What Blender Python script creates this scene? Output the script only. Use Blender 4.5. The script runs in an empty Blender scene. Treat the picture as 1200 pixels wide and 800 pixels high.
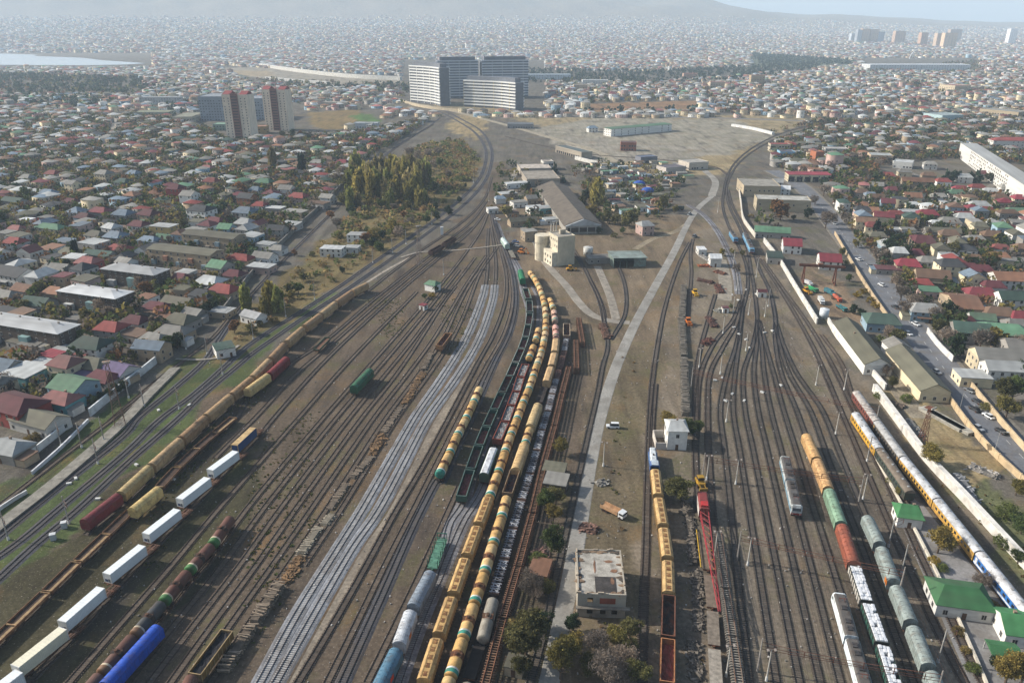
import bpy, math, random
import numpy as np
from mathutils import Vector, Matrix
RND = random.Random(11)
NPR = np.random.default_rng(5)
SC = bpy.context.scene
COL = SC.collection
# ------------------------------------------------------------------ camera model used to survey the photograph
HC = 135.0; FP = 890.0; TH = math.radians(22.8); CT = math.cos(TH); ST = math.sin(TH)
def G(px, py, z=0.0):
    """ground (or height z) point seen at photo pixel px,py"""
    u = (px-600)/FP; v = (py-400)/FP
    t = (HC-z)/(ST+v*CT)
    return Vector((t*u, t*(CT-v*ST), z))
def proj(x, y, z=0.0):
    dz = HC-z; fw = y*CT+dz*ST
    return 600+FP*x/fw, 400+FP*(dz*CT-y*ST)/fw
def sstep(a, b, x):
    t = np.clip((x-a)/(b-a), 0, 1); return t*t*(3-2*t)
def terrain(x, y):
    y = np.asarray(y, float); x = np.asarray(x, float)
    q = x/np.maximum(y, 1.0)
    lat = 1.12-.30*sstep(-.1, .2, q)-.42*sstep(.17, .36, q)-.16*sstep(.36, .6, q)
    h = 150*np.clip((y-3700)/3600, 0, 1.4)**1.25+300*sstep(7000, 10500, y)
    h = h+25*np.sin(x/700.)*np.sin(y/900.+1)*sstep(5000, 8000, y)+sstep(6800, 9500, y)*(26*np.sin(x/310.+y/500.)+14*np.sin(x/130.-y/240.)+9*np.sin(x/63.+y/170.))
    return h*lat-1.5*sstep(2500, 2700, y)*sstep(3800, 3600, y)*0
def tz(x, y): return float(terrain(x, y))
# ------------------------------------------------------------------ colours and materials
def L(r, g, b):
    f = lambda c: (c/255)/12.92 if c/255 <= .04045 else ((c/255+.055)/1.055)**2.4
    return (f(r), f(g), f(b), 1.0)
MATS = {}
def _new(name):
    m = bpy.data.materials.new(name); m.use_nodes = True
    n = m.node_tree.nodes; l = m.node_tree.links
    return m, n, l, n['Principled BSDF']
def pmat(name, rough=.8, scale=.4, lo=.72, hi=1.15, dirt=None, dscale=.25, dlo=.52, dhi=.72, damt=.6, metal=0., fine=6., finer=.12, bump=0., wave=None, island=0., spec=.3):
    """object colour x broad and fine noise, with patches of dirt or rust"""
    m, n, l, b = _new(name)
    oi = n.new('ShaderNodeObjectInfo'); tc = n.new('ShaderNodeTexCoord')
    addv = n.new('ShaderNodeVectorMath'); addv.operation = 'ADD'
    mulr = n.new('ShaderNodeMath'); mulr.operation = 'MULTIPLY'; mulr.inputs[1].default_value = 97.
    l.new(oi.outputs['Random'], mulr.inputs[0]); l.new(tc.outputs['Object'], addv.inputs[0]); l.new(mulr.outputs[0], addv.inputs[1])
    def noise(sc, det=4.):
        t = n.new('ShaderNodeTexNoise'); t.inputs['Scale'].default_value = sc; t.inputs['Detail'].default_value = det
        l.new(addv.outputs[0], t.inputs['Vector']); return t
    def rng(sock, a, c, d, e):
        r = n.new('ShaderNodeMapRange'); r.inputs[1].default_value = a; r.inputs[2].default_value = c; r.inputs[3].default_value = d; r.inputs[4].default_value = e
        l.new(sock, r.inputs[0]); return r.outputs[0]
    def mul(a, c):
        r = n.new('ShaderNodeMath'); r.operation = 'MULTIPLY'; l.new(a, r.inputs[0]); l.new(c, r.inputs[1]); return r.outputs[0]
    v = rng(noise(scale).outputs['Fac'], .3, .7, lo, hi)
    nf = noise(fine, 3.)
    v = mul(v, rng(nf.outputs['Fac'], .3, .7, 1-finer, 1+finer))
    if wave:
        w = n.new('ShaderNodeTexWave'); w.inputs['Scale'].default_value = wave[0]; w.bands_direction = wave[2] if len(wave) > 2 else 'X'
        l.new(tc.outputs['Object'], w.inputs['Vector']); v = mul(v, rng(w.outputs['Fac'], 0, 1, 1-wave[1], 1+wave[1]))
    if island:
        ge = n.new('ShaderNodeNewGeometry'); v = mul(v, rng(ge.outputs['Random Per Island'], 0, 1, 1-island, 1+island))
    mx = n.new('ShaderNodeVectorMath'); mx.operation = 'SCALE'
    l.new(oi.outputs['Color'], mx.inputs[0]); l.new(v, mx.inputs['Scale'])
    out = mx.outputs[0]
    if dirt:
        f = rng(noise(dscale, 6.).outputs['Fac'], dlo, dhi, 0, damt)
        mm = n.new('ShaderNodeMix'); mm.data_type = 'RGBA'
        l.new(f, mm.inputs[0]); l.new(out, mm.inputs[6]); mm.inputs[7].default_value = L(*dirt); out = mm.outputs[2]
    l.new(out, b.inputs['Base Color'])
    b.inputs['Roughness'].default_value = rough; b.inputs['Metallic'].default_value = metal; b.inputs['Specular IOR Level'].default_value = spec
    if bump:
        bp = n.new('ShaderNodeBump'); bp.inputs['Strength'].default_value = bump; bp.inputs['Distance'].default_value = .05
        l.new(nf.outputs['Fac'], bp.inputs['Height']); l.new(bp.outputs[0], b.inputs['Normal'])
    MATS[name] = m; return m
pmat('plaster', .9, .25, .78, 1.08, dirt=(92, 84, 74), dscale=.35, dlo=.5, dhi=.78, damt=.55)
pmat('roofing', .85, .22, .7, 1.18, dirt=(88, 80, 74), dscale=.3, dlo=.5, dhi=.75, damt=.55, wave=(1.1, .07), fine=3., finer=.12)
pmat('painted_metal', .65, .5, .74, 1.12, dirt=(74, 58, 46), dscale=.7, dlo=.48, dhi=.74, damt=.62, fine=4., finer=.14)
pmat('clean_metal', .5, .5, .9, 1.06, dirt=(120, 112, 104), dscale=.5, dlo=.58, dhi=.8, damt=.35)
pmat('rusty_metal', .9, .6, .55, 1.3, dirt=(96, 58, 40), dscale=.7, dlo=.42, dhi=.66, damt=.75, fine=5., finer=.25)
pmat('concrete', .95, .35, .7, 1.15, dirt=(80, 74, 66), dscale=.6, dlo=.48, dhi=.74, damt=.6, fine=4., finer=.18)
pmat('timber', .95, .8, .6, 1.25, fine=7., finer=.25, island=.3)
pmat('bark', .95, 1., .7, 1.2)
pmat('foliage', .8, .3, .8, 1.2, island=.5, spec=.15)
def leafy(m):
    n = m.node_tree.nodes; l = m.node_tree.links; b = n['Principled BSDF']; t = n.new('ShaderNodeBsdfTranslucent'); x = n.new('ShaderNodeMixShader'); x.inputs[0].default_value = .38
    src = b.inputs['Base Color'].links[0].from_socket; l.new(src, t.inputs['Color']); l.new(b.outputs[0], x.inputs[1]); l.new(t.outputs[0], x.inputs[2]); l.new(x.outputs[0], n['Material Output'].inputs['Surface'])
leafy(MATS['foliage'])
pmat('rail_steel', .6, .4, .7, 1.2, metal=.4, dirt=(70, 50, 40), damt=.7)
pmat('ballast_stone', 1., .12, .72, 1.25, dirt=(84, 74, 64), dscale=.09, dlo=.46, dhi=.68, damt=.65, fine=1.2, finer=.32, bump=.4)
pmat('asphalt', .9, .11, .76, 1.16, dirt=(104, 97, 88), dscale=.2, dlo=.48, dhi=.72, damt=.65, fine=1.5, finer=.16)
pmat('rubble', 1., .5, .55, 1.4, island=.5, fine=3., finer=.25)
def glass():
    m, n, l, b = _new('window_glass'); b.inputs['Base Color'].default_value = (.018, .02, .024, 1); b.inputs['Roughness'].default_value = .22; MATS['glass'] = m
glass()
def vmat(name, scale=.05, rough=.95, lo=.8, hi=1.2):
    m, n, l, b = _new(name)
    a = n.new('ShaderNodeAttribute'); a.attribute_name = 'tint'; tc = n.new('ShaderNodeTexCoord')
    t = n.new('ShaderNodeTexNoise'); t.inputs['Scale'].default_value = scale; t.inputs['Detail'].default_value = 3
    l.new(tc.outputs['Object'], t.inputs['Vector'])
    r = n.new('ShaderNodeMapRange'); r.inputs[1].default_value = .3; r.inputs[2].default_value = .7; r.inputs[3].default_value = lo; r.inputs[4].default_value = hi
    l.new(t.outputs['Fac'], r.inputs[0]); s = n.new('ShaderNodeVectorMath'); s.operation = 'SCALE'
    l.new(a.outputs['Color'], s.inputs[0]); l.new(r.outputs[0], s.inputs['Scale']); l.new(s.outputs[0], b.inputs['Base Color'])
    b.inputs['Roughness'].default_value = rough; b.inputs['Specular IOR Level'].default_value = .2; MATS[name] = m
vmat('tinted'); vmat('tinted_leaf'); leafy(MATS['tinted_leaf'])
# ------------------------------------------------------------------ mesh building
class MB:
    def __init__(s): s.v = []; s.f = []; s.mi = []; s.cur = 0
    def face(s, ids): s.f.append(tuple(ids)); s.mi.append(s.cur)
    def poly(s, pts):
        b = len(s.v); s.v.extend(tuple(p) for p in pts); s.face(range(b, b+len(pts)))
    def box(s, x0, x1, y0, y1, z0, z1, bottom=True):
        b = len(s.v)
        s.v += [(x0, y0, z0), (x1, y0, z0), (x1, y1, z0), (x0, y1, z0), (x0, y0, z1), (x1, y0, z1), (x1, y1, z1), (x0, y1, z1)]
        for q in ((4, 5, 6, 7), (0, 1, 5, 4), (1, 2, 6, 5), (2, 3, 7, 6), (3, 0, 4, 7)) + (((3, 2, 1, 0),) if bottom else ()): s.face(b+i for i in q)
    def obox(s, c, ax, ay, sx, sy, z0, z1):
        """box with horizontal axes ax, ay (unit 2D), half sizes sx, sy"""
        b = len(s.v)
        for z in (z0, z1):
            for i, j in ((-1, -1), (1, -1), (1, 1), (-1, 1)):
                s.v.append((c[0]+ax[0]*sx*i+ay[0]*sy*j, c[1]+ax[1]*sx*i+ay[1]*sy*j, z))
        for q in ((4, 5, 6, 7), (0, 1, 5, 4), (1, 2, 6, 5), (2, 3, 7, 6), (3, 0, 4, 7)): s.face(b+i for i in q)
    def rings(s, rr, cap0=True, cap1=True, closed=True):
        b = len(s.v); n = len(rr[0])
        for r in rr: s.v.extend(tuple(p) for p in r)
        for k in range(len(rr)-1):
            for i in range(n if closed else n-1):
                j = (i+1) % n
                s.face((b+k*n+i, b+k*n+j, b+(k+1)*n+j, b+(k+1)*n+i))
        if cap0: s.face(reversed(range(b, b+n)))
        if cap1: s.face(range(b+(len(rr)-1)*n, b+len(rr)*n))
    def prof(s, pr, x0, x1, cap=True):
        """closed (y,z) profile, anticlockwise seen from +x, extruded along x"""
        s.rings([[(x0, y, z) for y, z in pr], [(x1, y, z) for y, z in pr]], cap, cap)
    def tube(s, p0, p1, r0, r1=None, n=8, cap=True):
        r1 = r0 if r1 is None else r1
        p0 = Vector(p0); p1 = Vector(p1); d = (p1-p0).normalized()
        a = Vector((0, 0, 1)) if abs(d.z) < .9 else Vector((1, 0, 0))
        u = d.cross(a).normalized(); w = d.cross(u)
        rr = []
        for p, r in ((p0, r0), (p1, r1)): rr.append([p+(u*math.cos(2*math.pi*i/n)+w*math.sin(2*math.pi*i/n))*r for i in range(n)])
        s.rings(rr, cap, cap)
    def mesh(s, name, mats, smooth=False):
        me = bpy.data.meshes.new(name); me.from_pydata(s.v, [], s.f)
        for m in (mats if isinstance(mats, (list, tuple)) else [mats]): me.materials.append(MATS[m])
        if any(s.mi): me.polygons.foreach_set('material_index', s.mi)
        if smooth: me.polygons.foreach_set('use_smooth', [True]*len(s.f))
        me.update(); return me
def ob(name, me, parent=None, col=None, loc=None, rz=0, sc=None):
    o = bpy.data.objects.new(name, me); COL.objects.link(o)
    if parent: o.parent = parent
    if col: o.color = col
    if loc is not None: o.location = loc
    if rz: o.rotation_euler = (0, 0, rz)
    if sc: o.scale = sc
    return o
def tag(o, label=None, cat=None, group=None, kind=None):
    if label: o['label'] = label
    if cat: o['category'] = cat
    if group: o['group'] = group
    if kind: o['kind'] = kind
    return o
def empty(name, loc, rz=0, sc=None):
    o = bpy.data.objects.new(name, None); COL.objects.link(o); o.location = loc; o.rotation_euler = (0, 0, rz)
    o.empty_display_size = .5
    if sc: o.scale = sc
    return o
class Kit:
    """parts of one kind of thing, kept as shared meshes"""
    def __init__(s, length=1.): s.p = []; s.len = length
    def add(s, name, mb, mat, col=(1, 1, 1, 1), parent=-1, smooth=False, loc=None):
        s.p.append((name, mb.mesh(name, mat, smooth) if isinstance(mb, MB) else mb, col, parent, loc)); return len(s.p)-1
def spawn(kit, name, loc, rz=0, label=None, cat=None, group=None, recol={}, sc=None, drop=()):
    r = empty(name, loc, rz, sc); tag(r, label, cat, group); made = []
    for (n, me, c, pa, lc) in kit.p:
        if n in drop: made.append(None); continue
        made.append(ob(n, me, made[pa] if pa >= 0 and made[pa] else r, recol.get(n, c), lc))
    return r
ORD = 'first second third fourth fifth sixth seventh eighth ninth tenth eleventh twelfth thirteenth fourteenth fifteenth sixteenth seventeenth eighteenth nineteenth twentieth'.split()
# labels of many look-alikes are settled at the end, from what stands near each of them
MARKS = []      # (phrase, x, y)
DEFER = []      # (object, description, x, y)
SHORT = {'the white house with a dark green roof': 'the dark green hipped roof', 'the blue gabled house with a green roof': 'the blue gabled house', 'the turquoise house with striped pink roof': 'the turquoise house', 'the red walled house with a pink roof': 'the pink roofed red house', 'the cream house with a pink roof': 'the cream pink-roofed house', 'the red hipped house by the old siding': 'the siding side red roof', 'the low white house with mossy roof': 'the mossy roofed white house', 'the big red house with a maroon roof': 'the big maroon roof', 'the white house with a black roof': 'the tall black roofed house', 'the red hipped house by the main street': 'the street side red roof', 'the blue gabled house by the street': 'the street side blue gable', 'the pink gabled cottage by the lane': 'the pink lane cottage', 'the white house in the scrub': 'the white scrub house', 'the small white house by the poplars': 'the white poplar cottage', 'the first red roofed barn behind the gantry': 'the gantry barn'}
def mark(phrase, p): MARKS.append((SHORT.get(phrase, phrase), p[0], p[1]))
def later(o, desc, p): DEFER.append((o, desc, p[0], p[1]))
def settle():
    if not DEFER: return
    MX = np.array([(m[1], m[2]) for m in MARKS]); by = {}
    for o, d, x, y in DEFER:
        dist = np.hypot((MX[:, 0]-x), (MX[:, 1]-y))
        k = int(np.argmin(dist)); by.setdefault((d, k), []).append((dist[k], o))
    for (d, k), lst in by.items():
        lst.sort(key=lambda t: t[0])
        for i, (dd, o) in enumerate(lst):
            ph = MARKS[k][0]
            if len(lst) == 1: rel = ('beside ' if dd < 28 else 'out from ')+ph
            else: rel = ('beside ' if i == 0 else ORD[min(i, 19)]+' such from ')+ph
            o['label'] = 'tall narrow poplar inside the dense grove beside the curving main line' if 'poplar' in d and ph == 'the poplar grove' else d+', '+rel
# ------------------------------------------------------------------ rolling stock kits, +x along the track, z = 0 on the rail head
DK = L(46, 42, 40); RU = L(112, 74, 54)
def arc_pts(r, cy, cz, a0, a1, n): return [(cy+r*math.cos(math.radians(a0+(a1-a0)*i/n)), cz+r*math.sin(math.radians(a0+(a1-a0)*i/n))) for i in range(n+1)]
def bogie_mesh():
    m = MB()
    for sx in (-.92, .92):
        m.tube((sx, -.8, .47), (sx, .8, .47), .09, n=6)
        for sy in (-.76, .76): m.tube((sx, sy-.07, .47), (sx, sy+.07, .47), .47, n=12)
    for sy in (-1.0, 1.0): m.box(-1.3, 1.3, sy-.1, sy+.1, .35, .68)
    m.box(-.25, .25, -1.0, 1.0, .45, .8)
    return m.mesh('bogie', 'rusty_metal')
BOGIE = bogie_mesh()
def chassis(k, Ln, bx, col=DK, z0=.85, z1=1.15, w=1.2):
    m = MB(); m.box(-Ln/2+.35, Ln/2-.35, -.3, .3, z0-.1, z1)
    for x in (-Ln/2+.4, Ln/2-.55, -bx, bx): m.box(x-.12, x+.12, -w, w, z0, z1)
    for sx in (-1, 1):
        m.box(sx*(Ln/2-.2)-.22, sx*(Ln/2-.2)+.22, -.16, .16, .9, 1.12)
    for sy in (-1, 1): m.box(-Ln/2+.45, Ln/2-.45, sy*w-.07, sy*w+.07, z0, z1)
    k.add('chassis', m, 'rusty_metal', col)
    for sx in (-1, 1): k.add('bogie', BOGIE, None, DK, loc=(sx*bx, 0, 0))
def kit_tank(cap=False, band=True, L_=12.0):
    k = Kit(L_); chassis(k, L_, L_/2-2.1)
    r = 1.52; zc = 1.2+r; hl = L_/2-.38; n = 20
    def ring(x, rr): return [(x, rr*math.cos(2*math.pi*i/n), zc+rr*math.sin(2*math.pi*i/n)) for i in range(n)]
    m = MB(); m.rings([ring(-hl, .25*r), ring(-hl+.04, .62*r), ring(-hl+.14, .9*r), ring(-hl+.32, r), ring(hl-.32, r), ring(hl-.14, .9*r), ring(hl-.04, .62*r), ring(hl, .25*r)])
    k.add('barrel', m, 'painted_metal', L(190, 150, 86), smooth=True)
    if band:
        m = MB(); m.rings([ring(hl-1.95, r+.014), ring(hl-1.45, r+.014)], False, False); k.add('white_band', m, 'painted_metal', L(206, 204, 196), smooth=True)
        m = MB(); m.rings([ring(hl-1.45, r+.016), ring(hl-.33, r+.016)]+([ring(hl-.13, .9*r+.02), ring(hl-.02, .62*r+.02), ring(hl+.03, .25*r)] if cap else []), False, cap); k.add('end_cap' if cap else 'green_band', m, 'painted_metal', L(52, 128, 112), smooth=True)
    m = MB(); m.rings([ring(-.75, r+.012), ring(.85, r+.012)], False, False); k.add('oil_stain', m, 'rusty_metal', L(122, 82, 50), smooth=True)
    m = MB(); m.tube((0, 0, zc+r-.1), (0, 0, zc+r+.32), .45, n=12); h = k.add('filling_dome', m, 'rusty_metal', L(96, 68, 48))
    m = MB(); m.tube((0, 0, zc+r+.32), (0, 0, zc+r+.42), .5, .35, n=12); k.add('hatch', m, 'rusty_metal', L(80, 60, 46), h)
    for sy in (-1, 1):
        m = MB()
        m.box(-.7, .7, sy*.95-.3, sy*.95+.3, zc+r-.2, zc+r-.14)
        for x in (-.68, .68): m.box(x-.04, x+.04, sy*1.24-.04, sy*1.24+.04, zc+r-.15, zc+r+.55)
        m.box(-.7, .7, sy*1.24-.035, sy*1.24+.035, zc+r+.5, zc+r+.56)
        k.add('walkway', m, 'rusty_metal', L(96, 70, 50))
    for sy in (-1, 1):
        m = MB()
        for x in (-.25, .25): m.tube((x, sy*1.62, 1.0), (x, sy*1.3, zc+r-.1), .035, n=5)
        for j in range(6): m.box(-.25, .25, sy*(1.62-.05*j)-.03, sy*(1.62-.05*j)+.03, 1.2+j*.45, 1.25+j*.45)
        k.add('ladder', m, 'rusty_metal', L(70, 58, 48))
    return k
def kit_box(Ln=14.7, kind='hopper', hatches=5, end=.55):
    """closed wagon: 'hopper' (sloped shoulders, roof hatches), 'box' (rounded roof) or 'coach hopper' (tall, rounded, ribbed)"""
    k = Kit(Ln); chassis(k, Ln, Ln/2-2.3); a = Ln/2-end
    if kind == 'hopper': pr = [(-1.2, 1.1), (1.2, 1.1), (1.55, 1.6), (1.55, 3.75), (.85, 4.3), (-.85, 4.3), (-1.55, 3.75), (-1.55, 1.6)]
    elif kind == 'box': pr = [(-1.5, 1.05), (1.5, 1.05), (1.5, 3.85)]+arc_pts(2.0, 0, 2.62, 38, 142, 8)+[(-1.5, 3.85)]
    else: pr = [(-1.35, 1.05), (1.35, 1.05), (1.6, 1.5), (1.6, 3.9)]+arc_pts(1.75, 0, 2.95, 33, 147, 8)+[(-1.6, 3.9), (-1.6, 1.5)]
    m = MB(); m.prof(pr, -a, a); b = k.add('body', m, 'painted_metal', L(170, 132, 84))
    nr = 12 if kind != 'box' else 9
    m = MB()
    for i in range(nr+1):
        x = -a+.06+(2*a-.12)*i/nr
        for sy in (-1, 1): m.box(x-.06, x+.06, sy*1.58-.06, sy*1.58+.06, 1.3, 3.75)
    for sx in (-1, 1):
        for y in (-1.0, -.5, 0, .5, 1.0): m.box(sx*a-.06, sx*a+.06, y-.05, y+.05, 1.3, 3.6)
    k.add('side_rib', m, 'painted_metal', L(158, 122, 78))
    if kind == 'hopper':
        for i in range(hatches):
            x = -a+2*a*(i+.5)/hatches; m = MB()
            m.box(x-.62, x+.62, -.3, .3, 4.305, 4.38)
            for dx in (-.5, .15, .5): m.box(x+dx-.07, x+dx+.07, -.55, .55, 4.38, 4.44)
            k.add('roof_hatch', m, 'rusty_metal', L(140, 104, 66))
        for sy in (-1, 1):
            m = MB(); m.box(-a+.3, a-.3, sy*.74-.12, sy*.74+.12, 4.32, 4.36); k.add('roof_walkway', m, 'painted_metal', L(166, 128, 80))
    elif kind == 'box':
        for sy in (-1, 1):
            m = MB(); m.box(-1.5, 1.5, sy*1.53-.05, sy*1.53+.05, 1.2, 3.6); k.add('sliding_door', m, 'painted_metal', L(120, 122, 122))
        m = MB()
        for i in range(7):
            x = -a+2*a*(i+.5)/7; m.prof([(-.9, 4.5), (.9, 4.5), (.7, 4.63), (-.7, 4.63)], x-.06, x+.06)
        k.add('roof_rib', m, 'painted_metal', L(150, 152, 152))
    else:
        m = MB()
        for i in range(9):
            x = -a+2*a*(i+.5)/9; m.prof([(-1.3, 4.1), (1.3, 4.1), (.9, 4.62), (0, 4.74), (-.9, 4.62)], x-.05, x+.05)
        k.add('roof_rib', m, 'painted_metal', L(160, 126, 82))
    return k
def kit_gondola(Ln=13.9, h=3.35):
    k = Kit(Ln); chassis(k, Ln, Ln/2-2.6); a = Ln/2-.55; w = 1.5
    m = MB(); m.box(-a, a, -w, w, 1.15, 1.3); k.add('floor_plate', m, 'rusty_metal', L(98, 66, 56))
    for sy in (-1, 1):
        m = MB(); m.box(-a, a, sy*w-.06, sy*w+.06, 1.3, h); k.add('side_wall', m, 'painted_metal', L(48, 100, 84))
    for sx in (-1, 1):
        m = MB(); m.box(sx*a-.07, sx*a+.07, -w+.06, w-.06, 1.3, h-.02); k.add('end_wall', m, 'painted_metal', L(72, 116, 100))
    m = MB()
    for sy in (-1, 1):
        for i in range(9):
            x = -a+.1+(2*a-.2)*i/8; m.box(x-.08, x+.08, sy*w+sy*.12-.07, sy*w+sy*.12+.07, 1.2, h-.1)
        m.box(-a, a, sy*w-.12, sy*w+.12, h, h+.1)
    for sx in (-1, 1): m.box(sx*a-.11, sx*a+.11, -w, w, h+.005, h+.11)
    k.add('top_rail', m, 'painted_metal', L(80, 122, 106))
    m = MB(); q = RND
    nx, ny = 16, 5; b = len(m.v)
    for i in range(nx+1):
        for j in range(ny+1): m.v.append((-a+.1+(2*a-.2)*i/nx, -w+.1+(2*w-.2)*j/ny, 1.75+q.uniform(-.12, .2)))
    for i in range(nx):
        for j in range(ny): m.face((b+i*(ny+1)+j, b+(i+1)*(ny+1)+j, b+(i+1)*(ny+1)+j+1, b+i*(ny+1)+j+1))
    k.add('ore_bed', m, 'rusty_metal', L(112, 72, 62))
    return k
def kit_flat(Ln=14.6, sides=True, plank=True):
    k = Kit(Ln); chassis(k, Ln, Ln/2-2.4, RU); a = Ln/2-.5
    m = MB(); m.box(-a, a, -1.4, 1.4, 1.16, 1.3); k.add('deck', m, 'timber', L(74, 58, 48))
    if sides:
        for sy in (-1, 1):
            m = MB(); m.box(-a, a, sy*1.45-.07, sy*1.45+.07, 1.1, 1.85); k.add('side_board', m, 'rusty_metal', L(124, 94, 68))
        for sx in (-1, 1):
            m = MB(); m.box(sx*a-.1, sx*a+.1, -1.38, 1.38, 1.31, 1.75); k.add('end_board', m, 'rusty_metal', L(170, 140, 100))
    if plank:
        m = MB(); m.box(-a+.3, a-.3, .2, 1.2, 1.31, 1.42); k.add('loading_plank', m, 'timber', L(156, 132, 98))
    return k
def kit_container_flat(Ln=19.6):
    k = Kit(Ln); chassis(k, Ln, Ln/2-2.6, L(92, 70, 58), .95, 1.2)
    m = MB()
    for sy in (-1, 1): m.box(-Ln/2+.5, Ln/2-.5, sy*.85-.12, sy*.85+.12, 1.2, 1.34)
    for i in range(9):
        x = -Ln/2+.6+(Ln-1.2)*i/8; m.box(x-.16, x+.16, -1.3, 1.3, 1.2, 1.3)
    k.add('deck_frame', m, 'rusty_metal', L(104, 78, 62)); return k
def kit_container(reefer=True):
    k = Kit(12.2); m = MB(); m.box(-6.0, 6.0, -1.17, 1.17, 0.02, 2.86); k.add('body', m, 'clean_metal', L(216, 220, 220))
    m = MB()
    for i in range(31):
        x = -5.8+11.6*i/30
        for sy in (-1, 1): m.box(x-.09, x+.09, sy*1.17-.03, sy*1.17+.035, .2, 2.72)
    for i in range(14):
        x = -5.6+11.2*i/13; m.box(x-.1, x+.1, -1.1, 1.1, 2.85, 2.885)
    k.add('side_rib', m, 'clean_metal', L(208, 212, 214))
    for sx in (-1, 1):
        m = MB()
        for sy in (-1, 1): m.box(sx*6.03-.1, sx*6.03+.1, sy*1.15-.09, sy*1.15+.09, 0, 2.9)
        for z in (0.0, 2.76): m.box(sx*6.03-.085, sx*6.03+.085, -1.1, 1.1, z, z+.13)
        k.add('corner_frame', m, 'clean_metal', L(200, 200, 196))
    if reefer:
        m = MB(); m.box(6.0, 6.1, -1.0, 1.0, .2, 2.6); p = k.add('cooling_unit', m, 'clean_metal', L(196, 198, 196))
        m = MB(); m.box(6.1, 6.14, -.75, .1, .35, 1.1); k.add('fan_grille', m, 'clean_metal', L(40, 56, 92), p)
        m = MB(); m.box(6.1, 6.15, .25, .8, .3, 1.3); k.add('control_box', m, 'clean_metal', L(90, 92, 94), p)
    m = MB(); m.box(-6.08, -6.0, -1.02, 1.02, .14, 2.72)
    for y in (-.7, -.25, .25, .7): m.tube((-6.12, y, .15), (-6.12, y, 2.7), .03, n=5)
    k.add('cargo_door', m, 'clean_metal', L(206, 208, 206)); return k
def kit_coach(Ln=24.4):
    k = Kit(Ln); chassis(k, Ln, Ln/2-3.6, DK, .75, 1.1, 1.3); a = Ln/2-.3
    m = MB(); m.prof([(-1.5, 1.0), (1.5, 1.0), (1.53, 2.2), (1.5, 3.5), (-1.5, 3.5), (-1.53, 2.2)], -a, a); k.add('body', m, 'painted_metal', L(190, 150, 70))
    m = MB(); m.prof([(-1.53, 3.47), (1.53, 3.47)]+arc_pts(1.95, 0, 2.55, 37, 143, 8), -a-.05, a+.05); rf = k.add('roof', m, 'painted_metal', L(176, 178, 180))
    for i in range(6):
        x = -a+2*a*(i+.5)/6; m = MB(); m.box(x-.35, x+.35, -.28, .28, 4.45, 4.66); k.add('roof_vent', m, 'painted_metal', L(150, 152, 152), rf)
    wm = MB(); wm.box(-.5, .5, -1.56, -1.5, 2.1, 2.95); wm.box(-.5, .5, 1.5, 1.56, 2.1, 2.95); wme = wm.mesh('window', 'glass')
    for i in range(11): k.add('window', wme, None, loc=(-a+2.4+(2*a-4.8)*i/10, 0, 0))
    m = MB()
    for sy in (-1, 1): m.box(-a+.02, a-.02, sy*1.535-.02, sy*1.535+.02, 1.25, 1.75)
    k.add('stripe', m, 'painted_metal', L(176, 134, 60))
    dm = MB()
    for sy in (-1, 1): dm.box(-.45, .45, sy*1.54-.03, sy*1.54+.03, 1.15, 3.2)
    dme = dm.mesh('door', 'painted_metal')
    for sx in (-1, 1): k.add('door', dme, None, L(150, 116, 60), loc=(sx*(a-1.0), 0, 0))
    return k
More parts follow.
